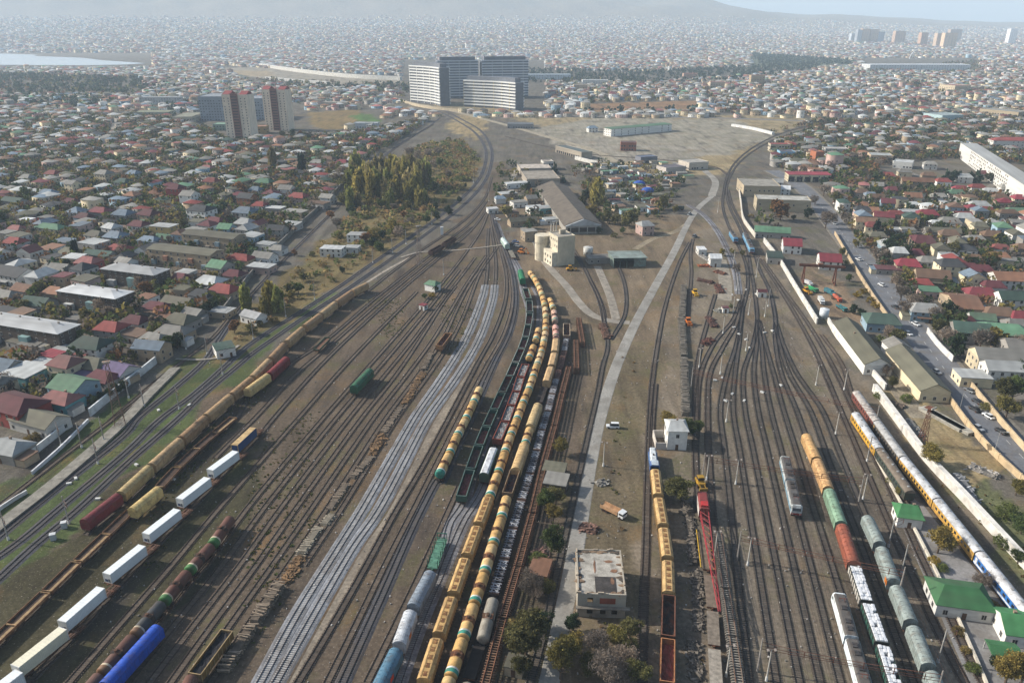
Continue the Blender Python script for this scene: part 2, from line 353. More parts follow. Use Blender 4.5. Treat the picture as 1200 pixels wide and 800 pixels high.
def kit_loco(Ln=16.4, cab=1):
    """one section of an electric locomotive; cab at +x"""
    k = Kit(Ln); chassis(k, Ln, Ln/2-3.6, DK, .7, 1.2, 1.35); a = Ln/2-.5
    m = MB(); m.rings([[(-a, y, z) for y, z in ((-1.55, 1.2), (1.55, 1.2), (1.55, 3.7), (1.1, 4.1), (-1.1, 4.1), (-1.55, 3.7))], [(a-.7, y, z) for y, z in ((-1.55, 1.2), (1.55, 1.2), (1.55, 3.7), (1.1, 4.1), (-1.1, 4.1), (-1.55, 3.7))],
        [(a, y, z) for y, z in ((-1.5, 1.2), (1.5, 1.2), (1.5, 2.3), (1.0, 2.4), (-1.0, 2.4), (-1.5, 2.3))]])
    k.add('body', m, 'painted_metal', L(178, 186, 190))
    m = MB()
    for sy in (-1, 1): m.box(-a, a-.75, sy*1.56-.02, sy*1.56+.02, 1.5, 2.3)
    k.add('stripe', m, 'painted_metal', L(70, 118, 142))
    m = MB(); m.prof([(-1.5, 3.76), (1.5, 3.76), (1.14, 4.13), (1.0, 4.2), (-1.0, 4.2), (-1.14, 4.13)], -a+.1, a-1.2); rf = k.add('roof', m, 'painted_metal', L(88, 86, 84))
    for i, x in enumerate((-a+2.2, -a+4.6, 1.4)):
        m = MB(); m.box(x-.7, x+.7, -.6, .6, 4.2, 4.5)
        for y in (-.45, .45): m.tube((x, y, 4.5), (x, y, 4.75), .08, n=6)
        k.add('roof_equipment', m, 'painted_metal', L(64, 62, 62), rf)
    m = MB(); x0 = a-3.2
    for sy in (-.6, .6):
        m.tube((x0-.9, sy, 4.2), (x0, sy*.8, 4.75), .05, n=5); m.tube((x0, sy*.8, 4.75), (x0-.7, sy*.9, 5.05), .04, n=5)
    m.box(x0-.8, x0-.6, -.9, .9, 5.03, 5.09); k.add('pantograph', m, 'rusty_metal', L(104, 60, 50), rf)
    m = MB()
    m.poly([(a-.02, -1.25, 2.45), (a-.02, 1.25, 2.45), (a-.6, 1.15, 3.6), (a-.6, -1.15, 3.6)]); m.v = [(x+.06, y, z+.03) for x, y, z in m.v]
    for sy in (-1, 1): m.box(a-1.9, a-1.0, sy*1.56-.025, sy*1.56+.025, 2.5, 3.3)
    k.add('windscreen', m, 'glass')
    m = MB(); m.box(a-.02, a+.06, -1.45, 1.45, 1.25, 1.75); k.add('nose_panel', m, 'painted_metal', L(150, 44, 46))
    hm = MB(); hm.tube((0, 0, 0), (.08, 0, 0), .14, n=10); hme = hm.mesh('headlight', 'clean_metal')
    for sy in (-1, 1): k.add('headlight', hme, None, L(200, 196, 180), loc=(a+.06, sy*1.0, 1.5))
    return k
def kit_shunter():
    k = Kit(13.5); chassis(k, 13.5, 4.2, DK, .75, 1.2, 1.35)
    m = MB(); m.prof([(-1.0, 1.2), (1.0, 1.2), (1.0, 2.9), (.7, 3.2), (-.7, 3.2), (-1.0, 2.9)], -6.1, 3.0); k.add('engine_hood', m, 'painted_metal', L(190, 196, 198))
    m = MB(); m.box(-6.2, -4.6, -1.04, 1.04, 1.2, 2.95); k.add('hood_end', m, 'painted_metal', L(64, 96, 150))
    m = MB(); m.prof([(-1.5, 1.2), (1.5, 1.2), (1.5, 3.6), (1.0, 4.1), (-1.0, 4.1), (-1.5, 3.6)], 3.0, 5.6); c = k.add('cab', m, 'painted_metal', L(60, 92, 148))
    m = MB(); m.box(2.9, 5.7, -1.1, 1.1, 4.1, 4.2); k.add('cab_roof', m, 'painted_metal', L(170, 180, 188), c)
    m = MB()
    for sy in (-1, 1): m.box(3.4, 5.2, sy*1.5-.03, sy*1.5+.03, 2.5, 3.4)
    for x in (3.0, 5.6): m.box(x-.03, x+.03, -1.2, 1.2, 2.6, 3.4)
    k.add('cab_window', m, 'glass', parent=c)
    m = MB(); m.tube((-1.5, 0, 3.15), (-1.5, 0, 3.6), .3, n=10); k.add('exhaust_stack', m, 'rusty_metal', L(50, 44, 42))
    m = MB(); m.box(-6.3, 6.2, -1.5, 1.5, 1.2, 1.26)
    for sy in (-1, 1):
        m.tube((-6.2, sy*1.45, 2.1), (2.9, sy*1.45, 2.1), .03, n=5)
        for i in range(6): m.tube((-6.2+1.8*i, sy*1.45, 1.25), (-6.2+1.8*i, sy*1.45, 2.1), .03, n=5)
    k.add('handrail', m, 'painted_metal', L(80, 110, 150)); return k
def kit_loadflat():
    """dark flat wagon carrying pale steel frames"""
    k = Kit(14.6); chassis(k, 14.6, 4.9, DK); m = MB(); m.box(-6.8, 6.8, -1.35, 1.35, 1.16, 1.3); k.add('deck', m, 'rusty_metal', L(44, 40, 42))
    for i, x in enumerate((-5.6, -3.6, -1.2, 1.2, 3.6, 5.6)):
        m = MB()
        for sy in (-.75, .75): m.box(x-.85, x+.85, sy-.13, sy+.13, 1.31, 1.85)
        for dx in (-.6, .6): m.box(x+dx-.1, x+dx+.1, -1.3, 1.3, 1.85, 2.05)
        m.tube((x-.5, -.9, 2.12), (x+.5, .9, 2.12), .1, n=5)
        k.add('steel_frame', m, 'painted_metal', L(172, 174, 178) if i not in (2, 3) else L(110, 112, 118))
    
    for x in (-6.9, 6.6):
        m = MB(); m.box(x, x+.3, -1.3, 1.3, 1.3, 2.0); k.add('end_board', m, 'rusty_metal', L(120, 100, 88))
    return k
K = dict(tank=kit_tank(), tankc=kit_tank(True), ptank=kit_tank(band=False), hop=kit_box(13.4, 'hopper', 5, 1.0), ghop=kit_box(14.7, 'dome', 5, 1.15), dome=kit_box(14.7, 'dome'), box=kit_box(14.7, 'box'), gon=kit_gondola(), flat=kit_flat(), bare=kit_flat(14.6, False, False), cflat=kit_container_flat(), cont=kit_container(), coach=kit_coach(), loco=kit_loco(), shunt=kit_shunter(), load=kit_loadflat())
RAILZ = .40
def put(kit, a, b, z, name, label, cat, group=None, recol={}, drop=(), lim=(.82, 1.2)):
    """wagon between two surveyed points of its roof line, a towards the camera's far side, b nearer"""
    k = K[kit]; A = G(a[0], a[1], z); B = G(b[0], b[1], z); d = B-A; Ln = d.length
    s = min(lim[1], max(lim[0], Ln/k.len))
    c = (A+B)/2; jf = RND.uniform(.91, 1.07); recol = {q: tuple(v*jf for v in w[:3])+(1,) for q, w in recol.items()}
    r = spawn(k, name, (c.x, c.y, RAILZ), math.atan2(d.y, d.x), label, cat, group, recol, (s, 1, 1), drop)
    for o in r.children:
        if o.name.startswith('oil_stain'): o.location.x = RND.uniform(-.5, .5); o.scale = (RND.uniform(.5, 1.5), 1, 1)
    return r
# ------------------------------------------------------------------ railway tracks
def W(pts, z=0.0): return [tuple(G(p[0], p[1], p[2] if len(p) > 2 else z)[:2]) for p in pts]
def spline(P, step=3.0):
    """smooth plan curve through P resampled every step metres"""
    P = [np.array(p, float) for p in P]
    if len(P) == 2: P = [P[0], (P[0]+P[1])/2, P[1]]
    Q = [2*P[0]-P[1]]+P+[2*P[-1]-P[-2]]; out = []
    for i in range(1, len(Q)-2):
        p0, p1, p2, p3 = Q[i-1:i+3]; n = max(2, int(np.linalg.norm(p2-p1)/2))
        t0 = 0; t1 = np.linalg.norm(p1-p0)**.5+1e-6; t2 = t1+np.linalg.norm(p2-p1)**.5+1e-6; t3 = t2+np.linalg.norm(p3-p2)**.5+1e-6
        for k in range(n):
            t = t1+(t2-t1)*k/n
            a1 = (t1-t)/t1*p0+t/t1*p1; a2 = (t2-t)/(t2-t1)*p1+(t-t1)/(t2-t1)*p2; a3 = (t3-t)/(t3-t2)*p2+(t-t2)/(t3-t2)*p3
            b1 = (t2-t)/t2*a1+t/t2*a2; b2 = (t3-t)/(t3-t1)*a2+(t-t1)/(t3-t1)*a3
            out.append((t2-t)/(t2-t1)*b1+(t-t1)/(t2-t1)*b2)
    out.append(P[-1]); out = np.array(out)
    s = np.concatenate([[0], np.cumsum(np.hypot(*np.diff(out, axis=0).T))])
    n = max(2, int(s[-1]/step)+1); q = np.linspace(0, s[-1], n)
    return np.stack([np.interp(q, s, out[:, 0]), np.interp(q, s, out[:, 1])], 1)
def normals(c):
    t = np.gradient(c, axis=0); t /= np.linalg.norm(t, axis=1)[:, None]
    return t, np.stack([-t[:, 1], t[:, 0]], 1)
def ribbon(mb, c, prof):
    """open strip: prof = [(offset, z)] across the curve c"""
    t, n = normals(c); b = len(mb.v); m = len(prof)
    for p, q in zip(c, n):
        for o, z in prof: mb.v.append((p[0]+q[0]*o, p[1]+q[1]*o, z))
    for i in range(len(c)-1):
        for j in range(m-1): mb.face((b+i*m+j, b+i*m+j+1, b+(i+1)*m+j+1, b+(i+1)*m+j))
def bar(mb, c, off, hw, z0, z1):
    t, n = normals(c); rr = []
    for p, q in zip(c, n):
        a = p+q*(off-hw); d = p+q*(off+hw)
        rr.append([(a[0], a[1], z0), (a[0], a[1], z1), (d[0], d[1], z1), (d[0], d[1], z0)])
    mb.rings(rr)
TRACKS = []
STY = {  # ballast colour, ballast half width, sleeper colour, sleeper material, rail colour
    'old': (L(80, 73, 66), 1.0, L(82, 72, 63), 'timber', L(62, 50, 44)),
    'dirt': (L(90, 80, 70), .95, L(92, 81, 70), 'timber', L(70, 58, 50)),
    'main': (L(70, 70, 74), 1.45, L(92, 88, 86), 'concrete', L(44, 42, 44)),
    'dark': (L(70, 66, 63), .8, L(92, 84, 74), 'timber', L(40, 38, 40)),
    'new': (L(118, 120, 124), 1.75, L(168, 166, 162), 'concrete', L(66, 62, 66)),
    'grey': (L(112, 112, 116), 1.7, L(150, 148, 146), 'concrete', L(60, 52, 52)),
}
ntr = [0]
def track(label, P, sty='old', step=3.0, smooth=True):
    i = ntr[0]; ntr[0] += 1; dz = (i % 12)*.005
    c = spline(P, step) if smooth else np.array(P)
    keep = c[:, 1] > 60; c = c[keep] if keep.sum() > 2 else c
    bc, bw, sc, sm, rc = STY[sty]
    r = empty('railway_track', (0, 0, 0)); tag(r, label, 'railway track', 'railway tracks of the yard')
    sh = .35 if bw < 1.2 else .6; m = MB(); ribbon(m, c, [(bw+sh, -.03), (bw, .10+dz), (-bw, .10+dz), (-bw-sh, -.03)]); ob('ballast', m.mesh('ballast', 'ballast_stone'), r, bc)
    near = c[:, 1] < (420 if sty in ('new', 'grey') else 300)
    if near.sum() > 4:
        cc = spline(list(c[near]), .65 if sty != 'new' else .62); t, n = normals(cc); m = MB()
        hl = 1.3
        for p, a, b in zip(cc, n, t):
            j = RND.uniform(-.06, .06) if sty in ('old', 'dirt') else 0
            if sty in ('old', 'dirt') and RND.random() < .12: continue
            m.obox((p[0]+a[0]*j, p[1]+a[1]*j), a, b, hl, .125, .08, .155+dz)
        tag(ob('sleepers', m.mesh('sleepers', sm), r, sc), kind='stuff')
    for sg in (-1, 1):
        m = MB(); bar(m, c, sg*.79, .055, .15+dz, .33+dz); ob('rail', m.mesh('rail', 'rail_steel'), r, rc)
    TRACKS.append((label, c)); return c
def lerp_pts(a, b, f): return [tuple(np.array(p)*(1-f)+np.array(q)*f) for p, q in zip(a, b)]
# roof-line points of the standing trains (photo px), wagon by wagon
T1 = [(96,610),(139,577),(175,544),(211,512),(240,486),(270,461),(294,441),(316,419),(333,401),(356,381),(375,367),(393,353),(412,340),(430,331)]
T1B = [(288,456),(314,437),(336,417)]
T2 = [(274,488),(252,506),(231,524),(208,546),(186,570),(153,597),(125,624),(90,657),(54,692),(12,732),(-30,772)]
T3 = [(299,499),(272,526),(244,556),(210,590),(168,634),(121,684),(74,733),(20,786)]
T3C = [((298,500),(273,523)),((274,530),(248,549)),((241,561),(212,583)),((207,597),(171,625)),((165,640),(126,671)),((118,688),(72,728)),((72,737),(19,779)),((17,790),(-38,832))]
T4 = [(270,602),(247,634),(219,665),(189,701),(155,740),(116,785),(74,833)]
C1 = [(562,451),(554,469),(545,488),(535,507),(526,528),(514,552)]
C2 = [(608,309),(615,336),(620,351),(621,366),(619,380),(616,394),(611,408),(604,424),(597,440),(588,459),(579,479),(570,499),(561,521),(551,549),(540,582)]
C6 = [(519,628),(506,665),(482,711),(466,755),(440,808)]
C3 = [(632,380),(627,398),(618,421),(616,426),(610,441),(605,458),(599,474),(592,493),(582,515),(563,565)]
M_ = [(621,316),(627,324),(632,333),(636,344),(639,357),(640,371),(639,386),(637,399),(634,411),(629,425),(624,440),(619,454),(612,470),(605,489),(598,507),(591,527),(583,551),(573,579),(560,613),(546,650),(530,695),(513,743),(495,798)]
N_ = [(644,347),(649,359),(651,376),(652,395),(650,412),(646,428),(640,447),(631,471),(621,498),(615,517),(604,549),(594,578),(587,603),(577,634),(567,667),(555,703),(542,743),(527,788),(511,836)]
P_ = [(664,379),(664,394),(661,411),(657,427),(652,443),(647,461),(642,481),(635,503),(629,527),(621,554),(611,585),(601,618),(591,654),(578,696),(565,745),(549,795),(535,842)]
Q_ = [(678,371),(683,401)], [(675,397),(676,431)], [(667,428),(659,459)], [(659,459),(650,497)], [(650,497),(637,544)], [(637,544),(624,600)], [(624,600),(607,662)], [(607,662),(589,723)], [(589,723),(567,806)]
S_ = [(765,520),(768,547),(772,580),(778,615),(783,653),(784,695),(783,746),(782,800)]
RT = [(945,507),(958,536),(972,571),(987,612),(1002,659),(1017,703),(1035,752),(1052,805)]
RH = [(1016,601),(1033,637),(1050,682),(1070,729),(1091,781),(1117,845)]
RL1 = [(920,532),(926,555),(935,594)]
RL2 = [(983,690),(998,742),(1018,812)]
W1 = [(1004,457),(1029,492),(1060,534),(1100,583),(1150,645),(1216,727)]
W2 = [(1003,482),(1032,524),(1068,575)]
throat = [(572,268),(574,245),(572,225),(576,205),(580,190)]
c = track('outer main line track with dark ballast curving past the town', W([(-60,690),(16,640),(74,592),(150,528),(187,492),(227,462),(262,431),(287,408),(316,388),(345,370),(396,337),(436,309),(462,291),(498,266),(536,237),(560,212),(569,190),(568,172),(556,155),(538,143),(508,128),(480,119),(440,113)]), 'main')
c = track('inner main line track beside the long tan hopper train', W([(-30,705),(40,640),(90,598),(150,542),(207,492),(237,463),(270,436),(295,415),(322,396),(352,375),(404,341),(446,312),(472,294),(508,268),(545,239),(567,214),(576,190),(575,172),(563,153),(543,141),(512,126),(484,117),(442,111)]), 'main')
track('main line track running under the left lattice mast of the town wall'.replace('left ', ''), W([(-40,665),(0,628),(66,574),(150,506),(160,492),(207,453),(240,423),(258,396),(280,364),(318,320),(362,276),(402,236),(440,192),(470,168),(500,150),(516,138)]), 'main')
track('weedy town side track that curves away below the poplars', W([(130,492),(183,447),(213,424),(247,398),(268,374),(288,352),(326,312),(370,268),(408,230),(446,188),(478,164),(508,146)]), 'old')
track('rusty disused track along the pale station platform', W([(-60,636),(0,592),(70,538),(138,487),(168,464)]), 'dirt')
t1 = W([(p[0], p[1], 4.9) for p in T1])+W([(455,322),(490,296),(520,276),(548,255),(568,232),(576,208)])
track('track under the long tan hopper train', t1, 'old')
t2 = W([(-80,790,2)]) if 0 else []
t2 = W([(p[0], p[1], 2.2) for p in reversed(T2)])+W([(p[0], p[1], 4.9) for p in T1B])+W([(383,398),(436,353),(480,318),(520,286),(552,260),(570,236)])
track('track under the rusty low sided flat wagons', t2, 'old')
t3 = W([(p[0], p[1], 5.) for p in reversed(T3)])+W([(326,484),(378,426),(430,376),(478,333),(520,298),(552,270),(570,246)])
track('track under the white refrigerated containers', t3, 'old')
t4 = W([(p[0], p[1], 4.9) for p in reversed(T4)])+W([(300,583),(360,512),(412,452),(460,398),(506,346),(540,304),(562,272),(572,248)])
# yard fan: the tracks between the container train and the new twin track
GL = W([(270,862),(305,800),(347,722),(398,640),(423,600),(480,500),(489,485),(520,440),(546,397),(565,350),(569,334)])
GR = W([(286,862),(323,800),(367,722),(415,640),(443,600),(496,500),(505,485),(537,440),(562,397),(578,350),(580,334)])
def at_y(c, y):
    c = c[np.argsort(c[:, 1])]; return np.interp(y, c[:, 1], c[:, 0])
s3 = spline(t3); s4 = spline(t4); sg = spline(GL)
YS = [118, 140, 165, 190, 220, 250, 285, 320, 355, 390]
def fan(f, ymerge, xoff, name, sty='dirt', y0=118):
    P = []
    for y in YS:
        if y < y0 or y > ymerge: continue
        P.append((at_y(s4, y)*(1-f)+(at_y(sg, y)-5.6)*f, y))
    for y, w in ((ymerge+38, .5), (ymerge+72, .9), (ymerge+100, 1.)):
        x = at_y(s4, y)*(1-f)+(at_y(sg, y)-4)*f; g = at_y(s4, y)+xoff
        P.append((x*(1-w)+g*w, y))
    track(name, P, sty)
track('track under the brown tank wagons and the old flat ladder', t4, 'dirt')
P3 = lerp_pts([(at_y(s3, y), y) for y in YS], [(at_y(s4, y), y) for y in YS], .5)
P23 = [(x_, y_) for x_, y_ in [((at_y(spline(t2), y)+at_y(s3, y))/2, y) for y in [q for q in YS if q > 215]]]+W([(520,292),(552,266)])
track('empty siding between the short red wagon and the container train', P23, 'dirt')
track('empty weedy track between the container train and the brown tank wagons', P3, 'dirt')
fan(.17, 330, 4, 'track under the blue covered wagon')
fan(.34, 355, 8, 'empty siding second out from the blue covered wagon')
fan(.5, 300, 9, 'grass grown siding leading to the lone green covered wagon')
fan(.66, 360, 14, 'siding under the lone green covered wagon')
fan(.82, 330, 16, 'siding under the yellow sided coal wagon')
fan(.97, 385, 18, 'old siding beside the heaps of broken sleepers', 'dirt', 150)
track('new concrete sleeper track of the twin pair beside the old sidings', GL, 'new')
track('new concrete sleeper track of the twin pair beside the brown gravel', GR, 'new')
track('old rusty track carrying on from the new twin track to the throat', W([(569,334),(571,312),(571,290),(572,268)]), 'old')
track('second rusty track carrying on from the new twin track', W([(580,334),(581,312),(579,290),(575,266)]), 'old')
track('rusty old track beside the new twin track', W([(340,815),(384,742),(424,672),(460,606),(496,545),(532,478),(560,425),(578,392),(592,352),(593,322),(586,292),(578,266),(575,250)]), 'old')
track('overgrown track with yellow weeds', W([(376,815),(418,730),(452,660),(488,590),(518,530),(548,470),(572,425),(590,392),(600,356),(598,322),(589,292),(579,262)]), 'dirt')
c1 = W([(396,812),(445,704),(490,604),(514,561)])+W([(p[0], p[1], 4.9) for p in reversed(C1)])+W([(580,424),(596,392),(604,358),(602,325),(594,298),(583,270),(577,250)])
track('track under the short tank wagon row with green bands', c1, 'main')
track('bare old track between the tank row and the grey hoppers', W([(430,800),(462,735),(492,672),(520,610),(538,570)]), 'dirt')
c2 = W([(p[0], p[1], 4.9) for p in reversed(C6)])+W([(528,612)])+W([(p[0], p[1], 3.8) for p in reversed(C2)])+W([(600,302),(590,283),(582,262)])
track('track under the green open wagons and the grey hoppers', c2, 'grey')
c3 = W([(462,812),(490,735),(518,670),(545,608)])+W([(p[0], p[1], 4.9) for p in reversed(C3)])+W([(634,366),(633,350),(626,335)])
track('track under the gravel wagons and the silver covered wagon', c3, 'grey')
for nm, pp, z in (('track under the long curved tank train', M_, 4.9), ('track under the second tank train with tan wagons', N_, 4.7), ('track under the flat wagons with steel frames', P_, 2.4)):
    track(nm, W([(p[0], p[1], z) for p in pp]), 'dark')
qs = W([(q[0][0], q[0][1], 3.) for q in Q_[2:]]+[(567,806,3.)])
track('service track beside the concrete lane', W([(618,812),(640,730),(655,660),(672,585),(690,505),(700,462),(706,430),(712,405),(708,380),(702,352),(692,330),(683,312),(672,296)]), 'dark')
track('short track curving to the green metal shed', W([(716,398),(722,388),(731,372),(734,352),(731,330),(724,312),(719,300)]), 'dark')
track('sunken track beside the tall flour mill', W([(708,392),(707,366),(700,345),(690,325),(680,305),(672,292)]), 'old')
track('track beside the concrete lane running behind the shunter', W([(752,815),(754,720),(757,640),(758,590),(760,520),(764,450),(771,400),(780,356),(796,308),(808,284)]), 'old')
s_ = W([(p[0], p[1], 4.6) for p in reversed(S_)])+W([(764,500),(768,450)])
track('track under the blue and white shunter and its hoppers', s_, 'old')
track('depot track beside the wall of stacked sleepers', W([(816,512),(815,460),(818,420),(828,380),(838,345)]), 'old')
track('depot track ending at the scrap heaps', W([(806,372),(808,345),(810,320),(809,296),(812,280)]), 'old')
RY = [118, 150, 180, 200, 225, 254.6]
RX0 = [52.6, 58.6, 63.7, 68.3, 72.8, 78.9, 84.1, 89.0, 93.6]; RX1 = [78.6, 83.4, 87.9, 92.8, 97.6, 102.4, 107.3, 112.4, 116.9]
UP = [[(852,437),(862,405),(868,375),(870,345)], [(861,437),(866,400),(870,362)], [(871,437),(883,400),(887,370),(884,345)], [(883,437),(886,405),(887,372)], [(895,437),(892,405),(888,375)],
      [(906,437),(897,405),(889,375)], [(915,437),(908,400),(908,370),(903,345)], [(924,437),(912,400),(908,375)], [(933,437),(918,405),(909,378)]]
RN = ['yard track beside the row of light masts by the sleeper stacks', 'second yard track out from the concrete panel stack', 'third yard track out from the concrete panel stack', 'fourth yard track out from the concrete panel stack',
      'track under the two section electric engine among empty tracks', 'track under the electric engine in front of the timber train', 'track under the tan, green and orange wagon train', 'dark empty track between the orange wagons and the grey hoppers', 'track under the five grey hoppers']
for a, b, u, nm in zip(RX0, RX1, UP, RN):
    track(nm, [(a+(b-a)*(y-126)/128.6, y) for y in RY]+W(u), 'dark')
track('curved yard track passing the white signal house', W([(818,600),(815,540),(816,495),(821,437),(838,400),(858,376),(868,352)]), 'old')
track('yard track curving in beside the signal house siding', W([(838,640),(832,560),(829,480),(832,437),(848,405),(862,380),(869,352)]), 'old')
track('main yard throat track by the electric engine with pale roof', W([(870,362),(876,335),(874,310),(864,286),(855,268),(847,243),(848,224),(852,207),(862,190),(884,172),(912,158),(940,150),(975,146),(1020,143)]), 'dark')
track('yard throat track under the standing blue electric engine', W([(887,372),(884,342),(880,318),(875,290),(866,266),(855,243),(851,224),(856,206),(868,189),(888,174),(915,161),(942,153)]), 'dark')
track('yard throat track along the white boundary wall', W([(908,372),(902,342),(890,316),(882,292),(870,264),(858,240),(853,222)]), 'dark')
track('rusty track along the white wall beside the yellow coaches', W([(1150,832),(1125,790),(1097,735),(1072,680),(1044,620),(1010,540),(980,470),(955,412),(930,366),(905,326),(886,298)]), 'old')
track('rusty track nearer the platform edge', W([(1172,832),(1143,785),(1108,712),(1080,655),(1052,592),(1012,507),(978,434),(947,380),(914,334),(893,304)]), 'old')
track('track under the coaches along the white wall', W([(p[0], p[1], 4.9) for p in reversed(W1)])+W([(985,425),(962,392)]), 'dirt')
track('short track under the yellow coach with a rusted neighbour', W([(p[0], p[1], 4.9) for p in reversed(W2)]), 'dirt')
track('pale curving track from the level crossing to the yard', W([(866,345),(862,318),(852,292),(838,267),(822,250),(806,240)]), 'grey')
track('branch track crossing the dry field', W([(852,205),(838,196),(800,190),(760,186),(700,182),(640,172),(592,160)]), 'old')
# ------------------------------------------------------------------ trains
TG = dict
TAN = [L(166,136,98), L(160,128,92), L(170,142,104), L(152,120,86)]
def ordw(i): return ORD[i]
for i in range(13):
    b, a = T1[i], T1[i+1]
    if i == 0: put('dome', a, b, 4.9, 'covered_wagon', 'dark red ribbed covered wagon at the end of the long tan train', 'wagon', 'wagons of the long tan train', {'body': L(104,38,42), 'side_rib': L(96,34,38), 'roof_rib': L(98,36,40)})
    else:
        q = TAN[i % 4] if i > 1 else L(172,150,104); q2 = tuple(v*.9 for v in q[:3])+(1,)
        put('dome', a, b, 4.9, 'covered_wagon', ('pale cream tan covered wagon, next to the dark red one' if i == 1 else 'rusty tan covered wagon, %s behind the dark red one in the long train' % ordw(i-1)) if i < 12 else 'tan covered wagon at the far tail of the long tan train', 'wagon', 'wagons of the long tan train', {'body': q, 'side_rib': q2, 'roof_rib': q2})
put('dome', T1B[1], T1B[0], 4.9, 'covered_wagon', 'cream covered wagon coupled to a short red wagon beside the tan train', 'wagon', None, {'body': L(190,164,112), 'side_rib': L(176,150,102), 'roof_rib': L(186,160,110)})
put('box', T1B[2], T1B[1], 4.9, 'box_wagon', 'bright red box wagon between the tan train and the empty sidings', 'wagon', None, {'body': L(120,40,42), 'roof_rib': L(126,48,48), 'side_rib': L(110,36,38), 'sliding_door': L(112,38,40)})
for i in range(10):
    a, b = T2[i], T2[i+1]
    if i == 4: put('dome', a, b, 4.7, 'hopper_wagon', 'cream rounded hopper wagon standing in the row of rusty flat wagons', 'wagon', 'low rusty wagon row', {'body': L(188,164,108), 'side_rib': L(180,156,102), 'roof_rib': L(184,160,106)})
    else: put('flat', a, b, 2.2, 'flat_wagon', 'rusty low sided flat wagon, %s %s the cream hopper' % (ordw(3-i if i < 4 else i-5), 'behind' if i < 4 else 'in front of'), 'flat wagon', 'low rusty wagon row', {}, ('loading_plank',) if i in (1, 2, 3, 5) else ())
for i in range(7):
    a, b = T3[i], T3[i+1]
    put('cflat', a, b, 5.0-3.2, 'container_wagon', 'rusty container flat wagon under the %s box of the container train' % (('blue and tan' if i == 0 else ordw(i)+' white')), 'flat wagon', 'container train') if 0 else None
for i, (a, b) in enumerate(T3C):
    A = G(a[0], a[1], 4.55); B = G(b[0], b[1], 4.55); c_ = (A+B)/2; d = B-A; rz = math.atan2(d.y, d.x); u = d.normalized()
    if i < 7:
        w = c_-u*2.2
        spawn(K['cflat'], 'container_wagon', (w.x, w.y, RAILZ), rz, 'rusty container flat wagon carrying the %s' % ('blue and tan box' if i == 0 else ordw(i-1)+' white container from the blue box'), 'flat wagon', 'container train', {}, (.9, 1, 1))
    o = spawn(K['cont'], 'shipping_container', (c_.x, c_.y, RAILZ+1.345), rz, 'blue container with a tan roof at the head of the container train' if i == 0 else '%s white refrigerated container counted from the blue one' % ordw(i-1), 'container', 'containers on flat wagons',
          {'body': L(48,70,110), 'side_rib': L(56,80,120), 'corner_frame': L(180,150,104), 'cargo_door': L(60,84,120), 'cooling_unit': L(60,80,112)} if i == 0 else ({'body': L(216,210,186), 'side_rib': L(208,204,184)} if i == 6 else {}), (1, 1.05, 1.02), ('cooling_unit', 'fan_grille', 'control_box') if i == 0 else ())
    if i == 0:
        m = MB(); m.box(-5.9, 5.9, -1.1, 1.1, 2.89, 2.93); ob('roof_sheet', m.mesh('roof_sheet', 'painted_metal'), o, L(186,158,112))
BR = [L(98,62,50), L(92,58,48), L(96,60,48), L(60,62,64), L(88,56,46), L(100,72,62)]
for i in range(6):
    put('tankc', T4[i], T4[i+1], 4.7, 'tank_wagon', ('sooty dark grey tank wagon beside the blue wagon' if i == 3 else 'rust brown tank wagon with green end disc, %s in its row' % ordw(i)), 'tank wagon', 'brown tank wagons', {'barrel': BR[i], 'oil_stain': L(46,42,40), 'end_cap': L(60,110,58) if i in (0, 1, 2) else L(116,84,58), 'white_band': L(190,176,150), 'walkway': L(60,52,44), 'filling_dome': L(54,48,44)})
put('dome', (186,729), (119,802), 5.0, 'covered_wagon', 'bright blue covered wagon beside the brown tank wagons', 'wagon', None, {'body': L(28,78,176), 'side_rib': L(24,70,160), 'roof_rib': L(30,84,184)}, lim=(.9, 1.35))
put('gon', (267,736), (226,791), 3.8, 'coal_wagon', 'open wagon full of black coal with yellow ribbed sides', 'open wagon', None, {'side_wall': L(122,92,46), 'end_wall': L(140,120,92), 'top_rail': L(150,128,90), 'ore_bed': L(36,36,40)})
put('ptank', (222,792), (205,826), 4.6, 'tank_wagon', 'brown tank wagon end beside the coal wagon', 'tank wagon', None, {'barrel': L(96,64,52)})
put('dome', (436,429), (411,455), 4.9, 'covered_wagon', 'lone green covered wagon standing on the empty sidings', 'wagon', None, {'body': L(44,92,66), 'side_rib': L(40,84,60), 'roof_rib': L(50,98,70)})
put('flat', (385,395), (370,410), 2.0, 'flat_wagon', 'short flat wagon with dark green sides alone on a siding', 'flat wagon', None, {'side_board': L(40,84,66), 'deck': L(110,80,62), 'end_board': L(40,84,66)}, ('loading_plank',))
put('gon', (526,390), (514,406), 3.6, 'open_wagon', 'lone brown open wagon near the new track ends', 'open wagon', None, {'side_wall': L(120,84,60), 'end_wall': L(150,110,76), 'top_rail': L(160,120,84)})
for i, (a, b) in enumerate((((534,277), (519,286)), ((518,287), (504,295)))):
    put('gon', a, b, 3.6, 'open_wagon', 'dark red brown open wagon by the footpath crossing, %s' % ('the farther of two' if i == 0 else 'next to the lattice mast'), 'open wagon', None, {'side_wall': L(70,48,44), 'end_wall': L(70,48,44), 'top_rail': L(84,58,52)})
YE = [L(196,160,104), L(190,152,94), L(202,170,118), L(184,146,88)]
for i in range(5): put('tankc' if i == 4 else 'tank', C1[i], C1[i+1], 4.8, 'tank_wagon', 'yellow tank wagon with green end bands, %s of the short row' % (['farthest end', 'second', 'middle', 'fourth', 'front end'][i]), 'tank wagon', 'short tank row', {'barrel': L(206,176,122) if i == 0 else YE[i % 4]})
